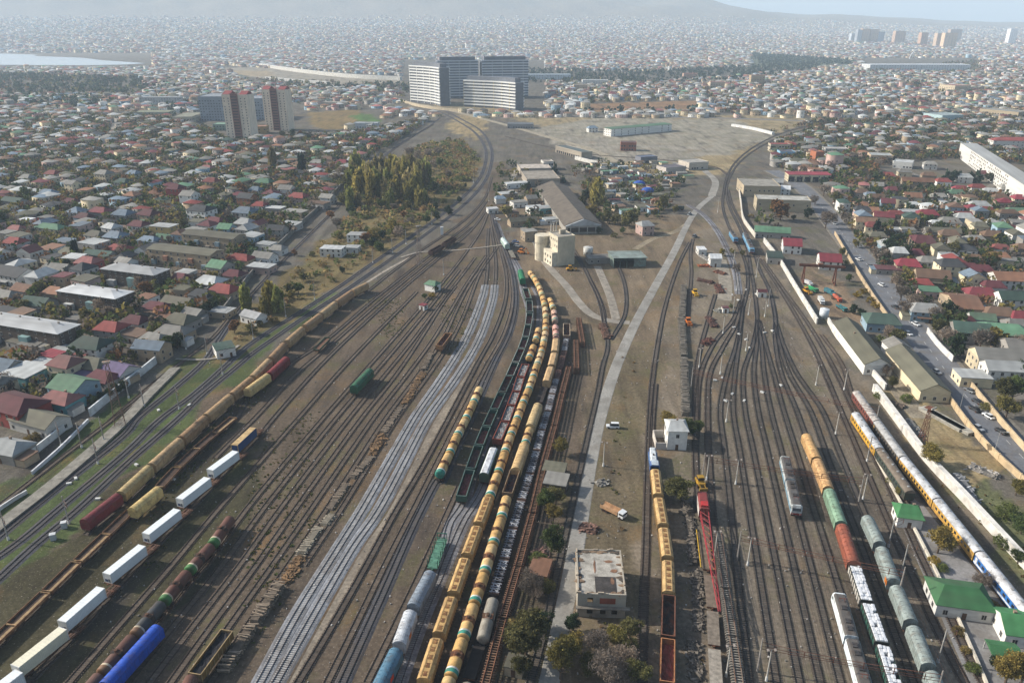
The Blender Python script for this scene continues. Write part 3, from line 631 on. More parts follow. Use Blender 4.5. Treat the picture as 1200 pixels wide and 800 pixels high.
put('dome', (588,276), (596,288), 4.9, 'covered_wagon', 'white and green covered wagon beside parked cars at the depot lane', 'wagon', None, {'body': L(190,206,200), 'roof_rib': L(204,214,210), 'side_rib': L(60,140,100)})
put('bare', (597,291), (603,303), 2.0, 'flat_wagon', 'empty grey flat wagon behind the green machine wagon', 'flat wagon', None, {'deck': L(120,116,104)})
for i in range(14):
    a, b = C2[i], C2[i+1]
    if i == 0: put('dome', a, b, 4.4, 'machine_wagon', 'bright green enclosed machine wagon at the head of the open wagons', 'wagon', 'green open wagon train', {'body': L(24,110,72), 'side_rib': L(20,100,64), 'roof_rib': L(30,120,80)}); continue
    sw = L(50,84,74) if i not in (6, 8) else L(122,36,40)
    put('gon', a, b, 3.8, 'open_wagon', ('empty green open wagon at the front of its train' if i == 13 else '%s open wagon, %s in front of the green machine wagon' % ('red walled' if i in (6, 8) else 'green', ordw(i-1))), 'open wagon', 'green open wagon train', {'side_wall': L(36,68,64) if i > 5 else sw, 'end_wall': sw, 'top_rail': L(134,146,138) if i < 8 else L(82,106,98), 'ore_bed': L(116,62,62) if i % 2 else L(96,74,70)})
put('bare', C6[0], C6[1], 2.2, 'stake_wagon', 'green stake wagon with tall side posts', 'flat wagon', 'grey hopper train', {'deck': L(84,128,108), 'chassis': L(60,110,90)})
r = bpy.data.objects[[o.name for o in COL.objects if o.name.startswith('stake_wagon')][-1]]
for i in range(7):
    x = -6.3+12.6*i/6; m = MB()
    for sy in (-1, 1): m.box(x-.09, x+.09, sy*1.35-.09, sy*1.35+.09, 1.3, 3.6)
    if i < 3: m.box(x-.07, x+.07, -1.26, 1.26, 3.4, 3.56)
    ob('side_post', m.mesh('side_post', 'painted_metal'), r, L(64,116,92))
for i, (q, nm) in enumerate(((L(118,128,138), 'blue grey hopper wagon behind the silver one'), (L(176,180,184), 'silver hopper wagon with an orange patch on its side'), (L(78,116,138), 'pale blue hopper wagon with a red patch on its side'))):
    r = put('ghop', C6[i+1], C6[i+2], 4.9, 'hopper_wagon', nm, 'wagon', 'grey hopper train', {'body': q, 'side_rib': tuple(v*.85 for v in q[:3])+(1,), 'roof_rib': tuple(v*1.1 for v in q[:3])+(1,)})
    if i:
        m = MB(); m.box(.6, 2.6, 1.62, 1.67, 2.2, 3.6); ob('side_patch', m.mesh('side_patch', 'painted_metal'), r, L(196,110,40) if i == 1 else L(196,66,40))
for i in range(9):
    if i == 2: continue
    a, b = C3[i], C3[i+1]
    if i < 2: put('tank', a, b, 4.8, 'tank_wagon', 'yellow tank wagon, %s behind the gravel wagons' % ('second' if i == 0 else 'right'.replace('right', 'first')), 'tank wagon', 'gravel wagon train', {'barrel': YE[i]})
    elif i == 8: put('box', a, b, 4.9, 'box_wagon', 'silver roofed covered wagon in front of the gravel wagons', 'wagon', 'gravel wagon train', {'body': L(58,82,70), 'side_rib': L(52,74,64), 'roof_rib': L(196,198,200), 'sliding_door': L(70,90,80)}, lim=(.9, 1.15))
    else: put('gon', a, b, 3.8, 'gravel_wagon', 'red rimmed open wagon of grey gravel, %s behind the silver roof' % ordw(7-i), 'open wagon', 'gravel wagon train', {'side_wall': L(84,46,40), 'end_wall': L(110,52,44), 'top_rail': L(140,72,56), 'ore_bed': L(128,132,132)})
for o in [o for o in COL.objects if o.name.startswith('ore_bed') and o.parent and o.parent.name.startswith('gravel_wagon')]: o.location.z = 1.1
for o in [o for o in COL.objects if o.name.startswith('ore_bed') and o.parent and o.parent.name.startswith('coal_wagon')]:
    o.data = o.data.copy(); o.data.materials[0] = MATS['rubble']; o.location.z = .9; o.name = 'coal_load'
for o in [o for o in COL.objects if o.name.startswith('body') and o.parent and o.parent.name.startswith('box_wagon')][-1:]:
    m = MB(); m.prof([(-1.3, 4.28), (1.3, 4.28), (.8, 4.66), (-.8, 4.66)], -6.7, 6.7); ob('roof_sheet', m.mesh('roof_sheet', 'painted_metal'), o.parent, L(196,198,200))
for i in range(22):
    a, b = M_[i], M_[i+1]
    if i < 17:
        pk = i in (4, 6, 8); put('tank', a, b, 4.8, 'tank_wagon', '%s tank wagon, %s from the %s of the long curved tank train' % ('pale' if pk else 'yellow', ordw(i) if i < 9 else ordw(16-i), 'far curved end' if i < 9 else 'covered yellow hoppers'), 'tank wagon', 'long curved tank train', {'barrel': L(206,180,134) if pk else YE[i % 4], 'white_band': L(196,176,130) if i < 5 else L(206,204,196), 'green_band': L(110,140,110) if i < 9 else L(52,128,112), 'oil_stain': L(150,104,52) if i % 3 else L(92,68,54)})
    else: put('hop', a, b, 4.7, 'hopper_wagon', 'yellow hopper wagon with brown roof hatches, %s in front of the tank wagons' % ordw(i-17), 'wagon', 'long curved tank train', {'body': L(180,146,94), 'side_rib': L(166,134,86), 'roof_walkway': L(176,142,92)})
ND = [('tank', 4.8, 'tan yellow tank wagon at the far end of the second tank train', {'barrel': L(204,164,104)}), ('tank', 4.8, 'pinkish tank wagon with a dark band', {'barrel': L(196,160,138), 'oil_stain': L(96,78,74), 'white_band': L(190,160,140)}),
      ('tank', 4.8, 'pink tank wagon at the front of the pinkish pair, dark green end', {'barrel': L(200,150,136), 'oil_stain': L(180,130,110), 'white_band': L(196,150,136), 'green_band': L(70,96,72)}),
      ('hop0', 4.6, 'tan flat roofed covered wagon in front of the pink tank', {}), ('hop0', 4.6, 'tan flat roofed covered wagon between two alike', {}), ('hop0', 4.6, 'tan flat roofed covered wagon before the bare flat wagon', {}),
      ('bare', 2., 'bare flat wagon with open steel beams among tan wagons', {'deck': L(60,52,48)}), ('dome', 4.9, 'pale tan covered wagon behind a yellow tank', {'body': L(186,162,118), 'side_rib': L(176,150,108), 'roof_rib': L(186,162,118)}),
      ('tank', 4.8, 'yellow tank wagon between two tan covered wagons', {'barrel': YE[0]}), ('dome', 4.9, 'long tan covered wagon with a smooth roof, behind the coal dark wagon', {'body': L(186,156,110), 'side_rib': L(176,146,102), 'roof_rib': L(186,156,110)}),
      ('gon', 3.8, 'dark empty open wagon with tan sides', {'side_wall': L(140,104,64), 'end_wall': L(120,100,80), 'top_rail': L(130,110,84), 'ore_bed': L(48,48,54)})]
for i in range(18):
    a, b = N_[i], N_[i+1]
    if i < len(ND):
        kd, z, lb, rc = ND[i]
        if kd == 'hop0': put('hop', a, b, z, 'covered_wagon', lb, 'wagon', 'second tank train', {'body': L(186,154,112), 'side_rib': L(170,138,98)}, ('roof_hatch', 'roof_walkway'))
        else: put(kd, a, b, z, {'tank': 'tank_wagon', 'bare': 'flat_wagon', 'dome': 'covered_wagon', 'gon': 'open_wagon'}[kd], lb, 'tank wagon' if kd == 'tank' else 'wagon', 'second tank train', rc)
    else: put('tank', a, b, 4.8, 'tank_wagon', 'yellow tank wagon with teal end band, %s in front of the dark empty open wagon' % ordw(i-11), 'tank wagon', 'second tank train', {'barrel': YE[(i+1) % 4]})
for i in range(16):
    a, b = P_[i], P_[i+1]
    if i == 0: put('gon', a, b, 3.6, 'open_wagon', 'small rusty open wagon at the head of the frame loaded flats', 'open wagon', 'frame loaded flats', {'side_wall': L(100,76,64), 'end_wall': L(120,94,80), 'top_rail': L(186,166,140), 'ore_bed': L(60,46,42)})
    elif i in (13, 15): put('ptank', a, b, 4.8, 'tank_wagon', 'bare grey tank wagon %s' % ('among the frame loaded flats' if i == 13 else 'at the very front of the frame loaded flats'), 'tank wagon', 'frame loaded flats', {'barrel': L(140,134,122), 'oil_stain': L(120,112,100), 'filling_dome': L(96,84,76)})
    elif i == 14: put('bare', a, b, 2., 'flat_wagon', 'sooty empty flat wagon between two grey tank wagons', 'flat wagon', 'frame loaded flats', {'deck': L(44,40,38)})
    else: put('load', a, b, 2.4, 'frame_wagon', 'dark flat wagon carrying %s, %s in front of the small rusty open wagon' % ('brown bogies' if i in (2, 3) else 'pale steel frames', ordw(i-1)), 'flat wagon', 'frame loaded flats', {'steel_frame': L(126,96,86)} if i in (2, 3) else {})
put('shunt', S_[0], S_[1], 4.5, 'shunting_engine', 'blue and white diesel shunter behind a row of yellow hoppers', 'locomotive', None, {}, lim=(.8, 1.25))
for i in range(1, 7):
    a, b = S_[i], S_[i+1]
    if i < 5: put('hop', a, b, 4.7, 'hopper_wagon', 'yellow hopper wagon, %s in front of the blue and white shunter' % ordw(i-1), 'wagon', 'shunter hopper train', {'body': L(184,152,102), 'side_rib': L(170,140,94), 'roof_walkway': L(180,148,100)})
    elif i == 5: put('gon', a, b, 3.8, 'open_wagon', 'empty dark open wagon in the shade in front of the shunter hoppers', 'open wagon', 'shunter hopper train', {'side_wall': L(70,44,44), 'end_wall': L(80,54,46), 'top_rail': L(110,72,54), 'ore_bed': L(44,40,40)})
    else: put('gon', a, b, 3.8, 'scrap_wagon', 'rusty open wagon filled with red scrap metal', 'open wagon', 'shunter hopper train', {'side_wall': L(112,72,48), 'end_wall': L(140,94,60), 'top_rail': L(160,110,72), 'ore_bed': L(128,64,58)})
put('gon', (782,802), (780,850), 3.8, 'scrap_wagon', 'rusty open wagon coupled in front of the red scrap wagon', 'open wagon', 'shunter hopper train', {'side_wall': L(112,72,48), 'top_rail': L(160,110,72)})
RC = [('dome', L(198,158,106), 'tan covered wagon at the far end of the tan, green and orange train'), ('dome', L(196,156,108), 'tan covered wagon coupled to the green one'), ('dome', L(122,150,126), 'pale green covered wagon'), ('dome', L(146,82,62), 'orange red covered wagon, standing in the mixed coloured train')]
for i in range(7):
    a, b = RT[i], RT[i+1]
    if i < 4:
        kd, q, lb = RC[i]; put(kd, a, b, 4.9, 'covered_wagon', lb if len(lb.split()) > 4 else lb+' between tan and orange wagons', 'wagon', 'mixed coloured train', {'body': q, 'side_rib': tuple(v*.9 for v in q[:3])+(1,), 'roof_rib': tuple(v*1.05 for v in q[:3])+(1,)}, lim=(.8, 1.3))
    else:
        r = put('gon', a, b, 4.3, 'open_wagon', 'open wagon heaped with white bags, %s in front of the orange one' % ordw(i-4), 'open wagon', 'mixed coloured train', {'side_wall': L(176,172,164) if i < 5 else L(40,78,66), 'end_wall': L(50,56,54), 'top_rail': L(60,64,60)}, ('ore_bed',))
        m = MB()
        for x in range(11):
            for y in range(3):
                if RND.random() < .06: continue
                cx = -5.7+x*1.14+RND.uniform(-.1, .1); cy = -.88+y*.88; h = 3.5+RND.uniform(0, .35)
                m.rings([[(cx+(.56*f*sx_ if 1 else 0), cy+.44*f*sy_, z) for sx_, sy_ in ((-1, -.7), (-.7, -1), (.7, -1), (1, -.7), (1, .7), (.7, 1), (-.7, 1), (-1, .7))] for f, z in ((1., 1.4), (1.02, h-.3), (.9, h-.04), (.25, h))])
        ob('bag_load', m.mesh('bag_load', 'clean_metal'), r, L(206,208,210))
for i in range(5):
    r = put('ghop', RH[i], RH[i+1], 4.9, 'hopper_wagon', 'grey hopper wagon, %s' % ['at the far end of the five grey ones', 'with an orange patch on its side', 'in the middle of the five grey ones', 'fourth of the five grey ones, before the last', 'at the front of the five grey ones'][i], 'wagon', 'grey hoppers', {'body': L(134,144,140), 'side_rib': L(124,134,130), 'roof_rib': L(140,150,148)}, lim=(.8, 1.3))
    if i == 1:
        m = MB(); m.box(4.4, 6.2, -1.68, -1.63, 2.1, 3.6); ob('side_patch', m.mesh('side_patch', 'painted_metal'), r, L(206,118,44))
def loco2(P, lb, rc={}):
    A = G(*P[0], 4.6); C = G(*P[2], 4.6); d = (C-A).normalized(); rz = math.atan2(d.y, d.x); mid = (A+C)/2; half = (C-A).length/2
    r = empty('electric_locomotive', (mid.x, mid.y, RAILZ), rz); tag(r, lb, 'locomotive')
    for sg in (-1, 1):
        made = []
        sec = empty('section', (0, 0, 0)); sec.parent = r; sec.location = (sg*half/2, 0, 0); sec.rotation_euler = (0, 0, 0 if sg > 0 else math.pi); sec.scale = (half/16.4, 1, 1)
        for (n, me, c_, pa, lc) in K['loco'].p: ob(n, me, sec, rc.get(n, c_), lc)
    return r
loco2(RL1, 'two section electric locomotive with a red nose standing among empty tracks', {'body': L(176,182,182)})
loco2(RL2, 'two section electric locomotive with white sides beside the white bag wagons', {'body': L(206,214,216), 'stripe': L(214,226,230), 'roof': L(90,86,82), 'windscreen': L(30,34,38)})
loco2([(918,287-0),(0,0),(928,0)] if 0 else [(873,272),(876,280),(882,291)], 'blue electric locomotive with pale roof at the far yard throat', {'body': L(120,164,190), 'stripe': L(70,120,160)})
put('loco', (857,270), (863,279), 4.6, 'electric_locomotive', 'short blue engine section beside the blue locomotive at the yard throat', 'locomotive', None, {'body': L(90,136,168)})
CO = [('rusty red sided coach with a patched roof at the end of the coach row', {'body': L(120,66,56), 'roof': L(164,158,152), 'stripe': L(100,58,50), 'door': L(80,50,44)}),
      ('derelict coach with a mossy white roof behind the yellow coaches', {'body': L(90,84,76), 'roof': L(158,158,156), 'stripe': L(80,74,68)}), ('yellow sided coach next to the derelict mossy one', {}),
      ('yellow sided coach coupled to the blue and white coach', {}), ('blue and white coach at the front of the long coach row', {'body': L(38,104,172), 'roof': L(196,196,196), 'stripe': L(206,212,216), 'door': L(196,200,206)})]
for i in range(5): put('coach', W1[i], W1[i+1], 4.9, 'passenger_coach', CO[i][0], 'coach', 'coaches along the white wall', CO[i][1], lim=(.75, 1.3))
put('coach', W2[0], W2[1], 4.9, 'passenger_coach', 'bright yellow coach with a grey roof beside the white parapet', 'coach', None, {'body': L(198,154,52), 'stripe': L(188,142,50)}, lim=(.7, 1.3))
put('coach', W2[1], W2[2], 4.9, 'passenger_coach', 'derelict coach with a dark rusted roof next to the bright yellow coach', 'coach', None, {'body': L(54,66,58), 'roof': L(108,98,86), 'stripe': L(50,56,52), 'door': L(50,50,46)}, lim=(.7, 1.3))
# ------------------------------------------------------------------ track panels stacked to ladders
def panel(a, b, z, levels, conc, label):
    A = G(a[0], a[1], z); B = G(b[0], b[1], z); d = B-A; Ln = d.length-.5; c_ = (A+B)/2; rz = math.atan2(d.y, d.x)
    r = empty('track_panel_stack', (c_.x, c_.y, 0), rz); tag(r, label, 'track panels', 'stacks of track panels')
    h = z/levels
    for lv in range(levels):
        z0 = .14+lv*h; m = MB()
        for i in range(int(Ln/.75)):
            x = -Ln/2+.4+i*.75+RND.uniform(-.05, .05); m.box(x-.13, x+.13, -1.35, 1.35, z0, z0+h*.45)
        tag(ob('sleeper_layer', m.mesh('sleeper_layer', 'concrete' if conc else 'timber'), r, L(140,134,124) if conc else L(112,88,70)), kind='stuff')
        m = MB()
        for sy in (-.79, .79): m.box(-Ln/2, Ln/2, sy-.09, sy+.09, z0+h*.45+.002, z0+h*.78)
        ob('rail_pair', m.mesh('rail_pair', 'rusty_metal'), r, L(126,88,66) if not conc else L(110,96,84))
    m = MB()
    for x in (-Ln/2+2, 0, Ln/2-2): m.box(x-.2, x+.2, -1.5, 1.5, 0, .14)
    ob('bearer', m.mesh('bearer', 'timber'), r, L(80,66,56))
QL = ['short brown track panel stack behind the lane bend', 'brown track panel stack beside the small rusty open wagon']+['brown track panel stack, %s down the long ladder beside the frame wagons' % ORD[i] for i in range(7)]
for q, lb in zip(Q_, QL): panel(q[0], q[1], 3.2, 4, False, lb)
for i, (a, b) in enumerate((((842,622), (851,688)), ((851,688), (859,744)), ((859,744), (869,815)))): panel(a, b, 3.4, 4, True, 'grey track panel stack with pale sleepers, %s' % ['behind the others beside the red crane boom', 'in the middle of its row', 'in front of the others'][i])
# ------------------------------------------------------------------ the ground: one sheet from behind the camera to the far hills
def poly_mask(P, X, Y):
    P = np.array(P, float); inside = np.zeros(X.shape, bool); j = len(P)-1
    for i in range(len(P)):
        xi, yi = P[i]; xj, yj = P[j]
        c = ((yi > Y) != (yj > Y)) & (X < (xj-xi)*(Y-yi)/(yj-yi+1e-12)+xi); inside ^= c; j = i
    return inside
def curve_dist(c, X, Y):
    d = np.full(X.shape, 1e9)
    for p, q in zip(c[:-1], c[1:]):
        v = q-p; t = np.clip(((X-p[0])*v[0]+(Y-p[1])*v[1])/(v@v+1e-9), 0, 1)
        d = np.minimum(d, np.hypot(X-p[0]-t*v[0], Y-p[1]-t*v[1]))
    return d
ys = [-150+15*i for i in range(15)]
while ys[-1] < 24000: ys.append(ys[-1]+max(1.7, ys[-1]*.0115))
ys = np.array(ys); us = np.linspace(-1.15, 1.15, 470)
YY, UU = np.meshgrid(ys, us, indexing='ij'); XX = UU*np.maximum(YY+250, 300)
ZZ = terrain(XX, YY)
jx = XX+3*np.sin(XX/7.3+YY/11.)+2*np.sin(YY/5.1); jy = YY+3*np.sin(YY/8.7-XX/9.)+2*np.sin(XX/4.3)
CC = np.zeros(XX.shape+(3,))
def c3(r, g, b): return np.array(L(r, g, b)[:3])
CC[:] = c3(94, 89, 81)                                       # town soil
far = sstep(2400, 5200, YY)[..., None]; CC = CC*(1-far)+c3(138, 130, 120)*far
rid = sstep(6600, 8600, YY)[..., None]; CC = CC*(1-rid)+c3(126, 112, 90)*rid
def zone(px, col, z=0.0, pts=None):
    P = pts or [tuple(G(x, y)[:2]) for x, y in px]; m = poly_mask(P, jx, jy); g_ = sum(col)/3; f_ = 1.0 if col[0] >= col[1] else .9; CC[m] = c3(*[g_+(v-g_)*f_ for v in col])
# yards
zone([(-260, 900), (-80, 735), (60, 632), (140, 560), (300, 425), (430, 345), (500, 290), (560, 240), (580, 190), (596, 190), (590, 260), (620, 330), (660, 400), (690, 480), (640, 810), (600, 900)], (90, 79, 67))
zone([(-300, 900), (-80, 735), (60, 640), (150, 566), (230, 500), (330, 560), (240, 680), (120, 830), (0, 900)], (66, 62, 46))
zone([(-400, 760), (-60, 620), (60, 528), (140, 470), (260, 395), (300, 370), (400, 340), (300, 425), (140, 568), (40, 655), (-100, 760)], (70, 82, 46))   # weedy verge of the main lines
zone([(230, 420), (300, 352), (420, 245), (470, 180), (540, 160), (566, 190), (552, 222), (470, 290), (330, 378), (262, 428)], (104, 92, 62))         # scrub between the lines
zone([(640, 810), (690, 480), (660, 400), (610, 320), (600, 240), (640, 215), (770, 250), (850, 260), (800, 330), (780, 400), (760, 560), (752, 810)], (108, 95, 78))
zone([(690, 480), (735, 400), (775, 400), (765, 600), (755, 700), (660, 700)], (98, 88, 70))
zone([(752, 900), (760, 560), (780, 400), (800, 330), (840, 235), (870, 235), (892, 285), (960, 385), (1040, 470), (1200, 680), (1200, 900)], (110, 100, 86))
zone([(800, 900), (830, 560), (838, 440), (880, 340), (900, 340), (1010, 520), (1180, 800), (1240, 900)], (104, 95, 83))
# sidings throat and open land between
zone([(470, 125), (560, 128), (640, 150), (720, 205), (850, 205), (900, 160), (960, 140), (920, 134), (640, 138), (560, 118)], (136, 122, 94))
zone([(612, 152), (700, 138), (860, 140), (910, 160), (850, 182), (760, 184), (668, 168)], (134, 128, 114))
zone([(640, 165), (668, 160), (850, 176), (800, 190), (690, 190)], (134, 128, 116))
zone([(360, 132), (420, 128), (440, 142), (400, 152), (366, 150)], (118, 100, 66))
zone([(410, 136), (430, 132), (446, 143), (425, 146)], (74, 104, 50))
zone([(540, 133), (575, 138), (560, 165), (520, 150)], (140, 124, 92))
zone([(680, 122), (815, 118), (820, 128), (690, 131)], (128, 100, 74))
zone([(255, 80), (300, 79), (470, 93), (468, 99), (400, 99), (300, 92)], (140, 132, 118))                    # dry basin
zone([(170, 85), (320, 90), (320, 84), (180, 79)], (150, 134, 108))
zone([(880, 62), (1000, 70), (1000, 78), (880, 80)], (84, 90, 70))
zone([(1030, 455), (1085, 455), (1120, 500), (1170, 560), (1200, 600), (1200, 650), (1120, 560), (1060, 500)], (142, 126, 94))
zone([(1085, 560), (1170, 560), (1260, 650), (1260, 760), (1180, 640)], (96, 98, 66))
zone([(936, 320), (960, 312), (1010, 360), (1020, 380), (975, 378), (940, 345)], (126, 108, 88))
gm = bpy.data.meshes.new('ground'); nr, nc = XX.shape
co = np.stack([XX, YY, ZZ], -1).reshape(-1, 3)
idx = np.arange(nr*nc).reshape(nr, nc); fc = np.stack([idx[:-1, :-1], idx[:-1, 1:], idx[1:, 1:], idx[1:, :-1]], -1).reshape(-1, 4)
def npmesh(me, co, fc, cols=None, percorner=False):
    n = fc.shape[1]; me.vertices.add(len(co)); me.vertices.foreach_set('co', co.astype(np.float32).ravel())
    me.loops.add(fc.size); me.loops.foreach_set('vertex_index', fc.astype(np.int32).ravel())
    me.polygons.add(len(fc)); me.polygons.foreach_set('loop_start', np.arange(0, fc.size, n, dtype=np.int32))
    try: me.polygons.foreach_set('loop_total', np.full(len(fc), n, dtype=np.int32))
    except Exception: pass
    if cols is not None:
        at = me.color_attributes.new('tint', 'FLOAT_COLOR', 'POINT')
        at.data.foreach_set('color', np.concatenate([cols, np.ones((len(cols), 1))], 1).astype(np.float32).ravel())
    me.update(calc_edges=True); me.validate()
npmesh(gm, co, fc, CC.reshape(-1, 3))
def ground_mat():
    m, n, l, b = _new('soil')
    a = n.new('ShaderNodeAttribute'); a.attribute_name = 'tint'; tc = n.new('ShaderNodeTexCoord'); mp = n.new('ShaderNodeMapping')
    def noise(sc, det, rot=None, vs=(1, 1, 1), rough=.6):
        t = n.new('ShaderNodeTexNoise'); t.inputs['Scale'].default_value = sc; t.inputs['Detail'].default_value = det; t.inputs['Roughness'].default_value = rough
        if rot is None: l.new(tc.outputs['Object'], t.inputs['Vector'])
        else:
            mm = n.new('ShaderNodeMapping'); mm.inputs['Rotation'].default_value = (0, 0, rot); mm.inputs['Scale'].default_value = vs
            l.new(tc.outputs['Object'], mm.inputs['Vector']); l.new(mm.outputs[0], t.inputs['Vector'])
        return t.outputs['Fac']
    def rng(s, a0, a1, b0, b1):
        r = n.new('ShaderNodeMapRange'); r.inputs[1].default_value = a0; r.inputs[2].default_value = a1; r.inputs[3].default_value = b0; r.inputs[4].default_value = b1; l.new(s, r.inputs[0]); return r.outputs[0]
    def mul(x, y):
        r = n.new('ShaderNodeMath'); r.operation = 'MULTIPLY'; l.new(x, r.inputs[0]); l.new(y, r.inputs[1]); return r.outputs[0]
    def mix(f, x, col):
        r = n.new('ShaderNodeMix'); r.data_type = 'RGBA'; l.new(f, r.inputs[0]); l.new(x, r.inputs[6])
        if isinstance(col, tuple): r.inputs[7].default_value = col
        else: l.new(col, r.inputs[7])
        return r.outputs[2]
    v = mul(mul(rng(noise(.035, 5), .3, .7, .74, 1.22), rng(noise(.9, 4), .3, .7, .66, 1.32)), rng(noise(.22, 5, math.radians(-10), (1, .12, 1)), .3, .7, .74, 1.26))
    s = n.new('ShaderNodeVectorMath'); s.operation = 'SCALE'; l.new(a.outputs['Color'], s.inputs[0]); l.new(v, s.inputs['Scale'])
    c = s.outputs[0]
    c = mix(mul(rng(noise(.06, 6), .52, .7, 0, .75), rng(noise(.7, 5), .38, .6, .2, 1)), c, L(84, 86, 48))      # grass tufts
    c = mix(mul(rng(noise(.05, 6, math.radians(40)), .54, .72, 0, .7), rng(noise(1.3, 4), .35, .6, .1, 1)), c, L(122, 94, 58))  # dry weeds
    c = mix(rng(noise(.09, 6, math.radians(-11), (1, .2, 1)), .54, .7, 0, .75), c, L(58, 53, 50))                            # oil and cinders
    c = mix(rng(noise(2.2, 3, .5), .62, .72, 0, .75), c, L(160, 152, 140))                                                      # stones and litter
    l.new(c, b.inputs['Base Color']); b.inputs['Roughness'].default_value = 1; b.inputs['Specular IOR Level'].default_value = .1
    bp = n.new('ShaderNodeBump'); bp.inputs['Strength'].default_value = .5; bp.inputs['Distance'].default_value = .15
    l.new(noise(.8, 6), bp.inputs['Height']); l.new(bp.outputs[0], b.inputs['Normal'])
    MATS['soil'] = m
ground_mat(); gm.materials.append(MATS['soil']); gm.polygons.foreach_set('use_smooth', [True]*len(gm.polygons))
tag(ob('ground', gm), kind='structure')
# ------------------------------------------------------------------ roads, lanes, paving, water
def sheet(name, P, z, mat, col, kind='structure'):
    m = MB(); m.poly([(x, y, z) for x, y in P])
    if m.v and sum((P[i][0]*P[(i+1) % len(P)][1]-P[(i+1) % len(P)][0]*P[i][1]) for i in range(len(P))) < 0: m.f = [tuple(reversed(m.f[0]))]
    return tag(ob(name, m.mesh(name, mat), None, col), kind=kind)
def roadway(name, pts, w, z, col, mat='asphalt', kerb=0, dash=False, zs=None):
    c = spline(pts, 6.0); m = MB(); ribbon(m, c, [(w/2+.25, -.03), (w/2, z), (-w/2, z), (-w/2-.25, -.03)])
    if zs is not None: m.v = [(x, y, zz+tz(x, y)) for x, y, zz in m.v]
    o = tag(ob(name, m.mesh(name, mat), None, col), kind='structure')
    if dash:
        m = MB(); s = spline(pts, 3.0)
        for i in range(0, len(s)-2, 3): bar(m, s[i:i+2], 0, .1, z+.002, z+.006)
        tag(ob('lane_markings', m.mesh('lane_markings', 'plaster'), None, L(190, 190, 186)), kind='structure')
    if kerb:
        for sg in (-1, 1):
            m = MB(); bar(m, c, sg*(w/2+kerb/2), kerb/2, -.05, z+.12); tag(ob('pavement', m.mesh('pavement', 'concrete'), None, L(120, 114, 104)), kind='structure')
    return c
lane = roadway('concrete_lane', W([(634,840),(648,780),(660,720),(670,670),(682,600),(692,540),(703,490),(722,430),(743,382),(768,335),(790,295),(806,262),(818,244),(834,230)]), 4.3, .06, L(138, 135, 128), 'asphalt')
roadway('concrete_lane', W([(834,230),(838,212),(826,200)]), 6, .055, L(138, 134, 126), 'asphalt')
roadway('yard_path', W([(738,378),(716,376),(696,370),(680,356),(664,335),(648,318),(634,300),(628,284),(614,268),(600,240),(600,215),(606,196)]), 4.4, .07, L(138, 131, 120), 'asphalt')
roadway('yard_path', W([(722,374),(716,350),(708,330),(700,312)]), 4, .075, L(140, 132, 120), 'concrete')
roadway('yard_path', W([(744,292),(765,280),(790,272),(806,262)]), 4, .05, L(136, 124, 102), 'ballast_stone')
roadway('yard_path', W([(844,304),(850,330),(849,352)]), 7, .05, L(140, 132, 118), 'concrete')
STREET = W([(905,200),(932,214),(957,236),(984,270),(1016,310),(1053,360),(1090,410),(1127,458),(1174,510),(1236,575),(1320,660)])
street = roadway('main_street', STREET, 14.5, .08, L(104, 106, 110), 'asphalt', 1.6, True)
roadway('side_street', W([(1200,468),(1150,440),(1112,452)]), 6, .07, L(112, 106, 98), 'asphalt')
roadway('side_street', W([(1050,398),(1040,420),(1056,460),(1080,490)]), 7, .06, L(134, 124, 106), 'ballast_stone')
roadway('expressway', W([(-300,112),(-40,113),(120,112),(260,109),(380,107),(476,105)]), 24, 1.2, L(110, 112, 116), 'asphalt')
roadway('side_street', W([(140,122),(142,138),(140,160)]), 24, .1, L(150, 142, 128), 'concrete')
roadway('highway', W([(640,136),(760,137),(860,139),(960,142),(1060,140)]), 16, .1, L(110, 106, 100), 'asphalt')
roadway('highway', W([(470,118),(520,128),(580,143),(640,160),(700,178),(740,205)]), 9, .12, L(150, 140, 120), 'concrete')
roadway('highway', W([(760,84),(800,80),(850,73),(878,64),(905,52)]), 22, .4, L(140, 138, 132), 'asphalt', zs=1)
for pts in ([(20,300),(90,350),(160,372),(235,372)], [(150,285),(200,300),(270,312)], [(110,215),(200,262),(290,275)], [(0,245),(90,290),(150,300)], [(250,205),(330,262)], [(0,430),(70,400),(150,400)],
            [(1180,440),(1120,390),(1050,325),(1000,262)], [(1200,330),(1100,262),(1020,220)], [(1200,270),(1110,220),(1040,192)], [(1010,300),(1080,268),(1140,232),(1180,205)]):
    roadway('side_street', W(pts), 5, .05, L(112, 106, 98), 'asphalt')
plat = sheet('station_paving', W([(1046,590),(1062,578),(1082,592),(1120,640),(1150,676),(1204,745),(1260,830),(1150,830),(1108,735)]), .10, 'asphalt', L(128, 126, 124))
c = spline(W([(-80,685),(0,617),(60,570),(140,500),(176,462),(206,432)]))
m = MB(); bar(m, c, 0, 2.1, -.05, .75); tag(ob('station_platform', m.mesh('station_platform', 'concrete'), None, L(132, 128, 118)), 'long pale concrete platform along the town wall', 'platform')
mark('the pale town platform', G(90, 540))
# pale gravel shoulders of the new twin track
m = MB(); g2 = spline(GR); ribbon(m, g2[g2[:, 1] < 300], [(-2.9, .08), (-3.9, .03), (-6.2, .02)]); tag(ob('gravel_shoulder', m.mesh('gravel_shoulder', 'ballast_stone'), None, L(128, 118, 104)), kind='structure')
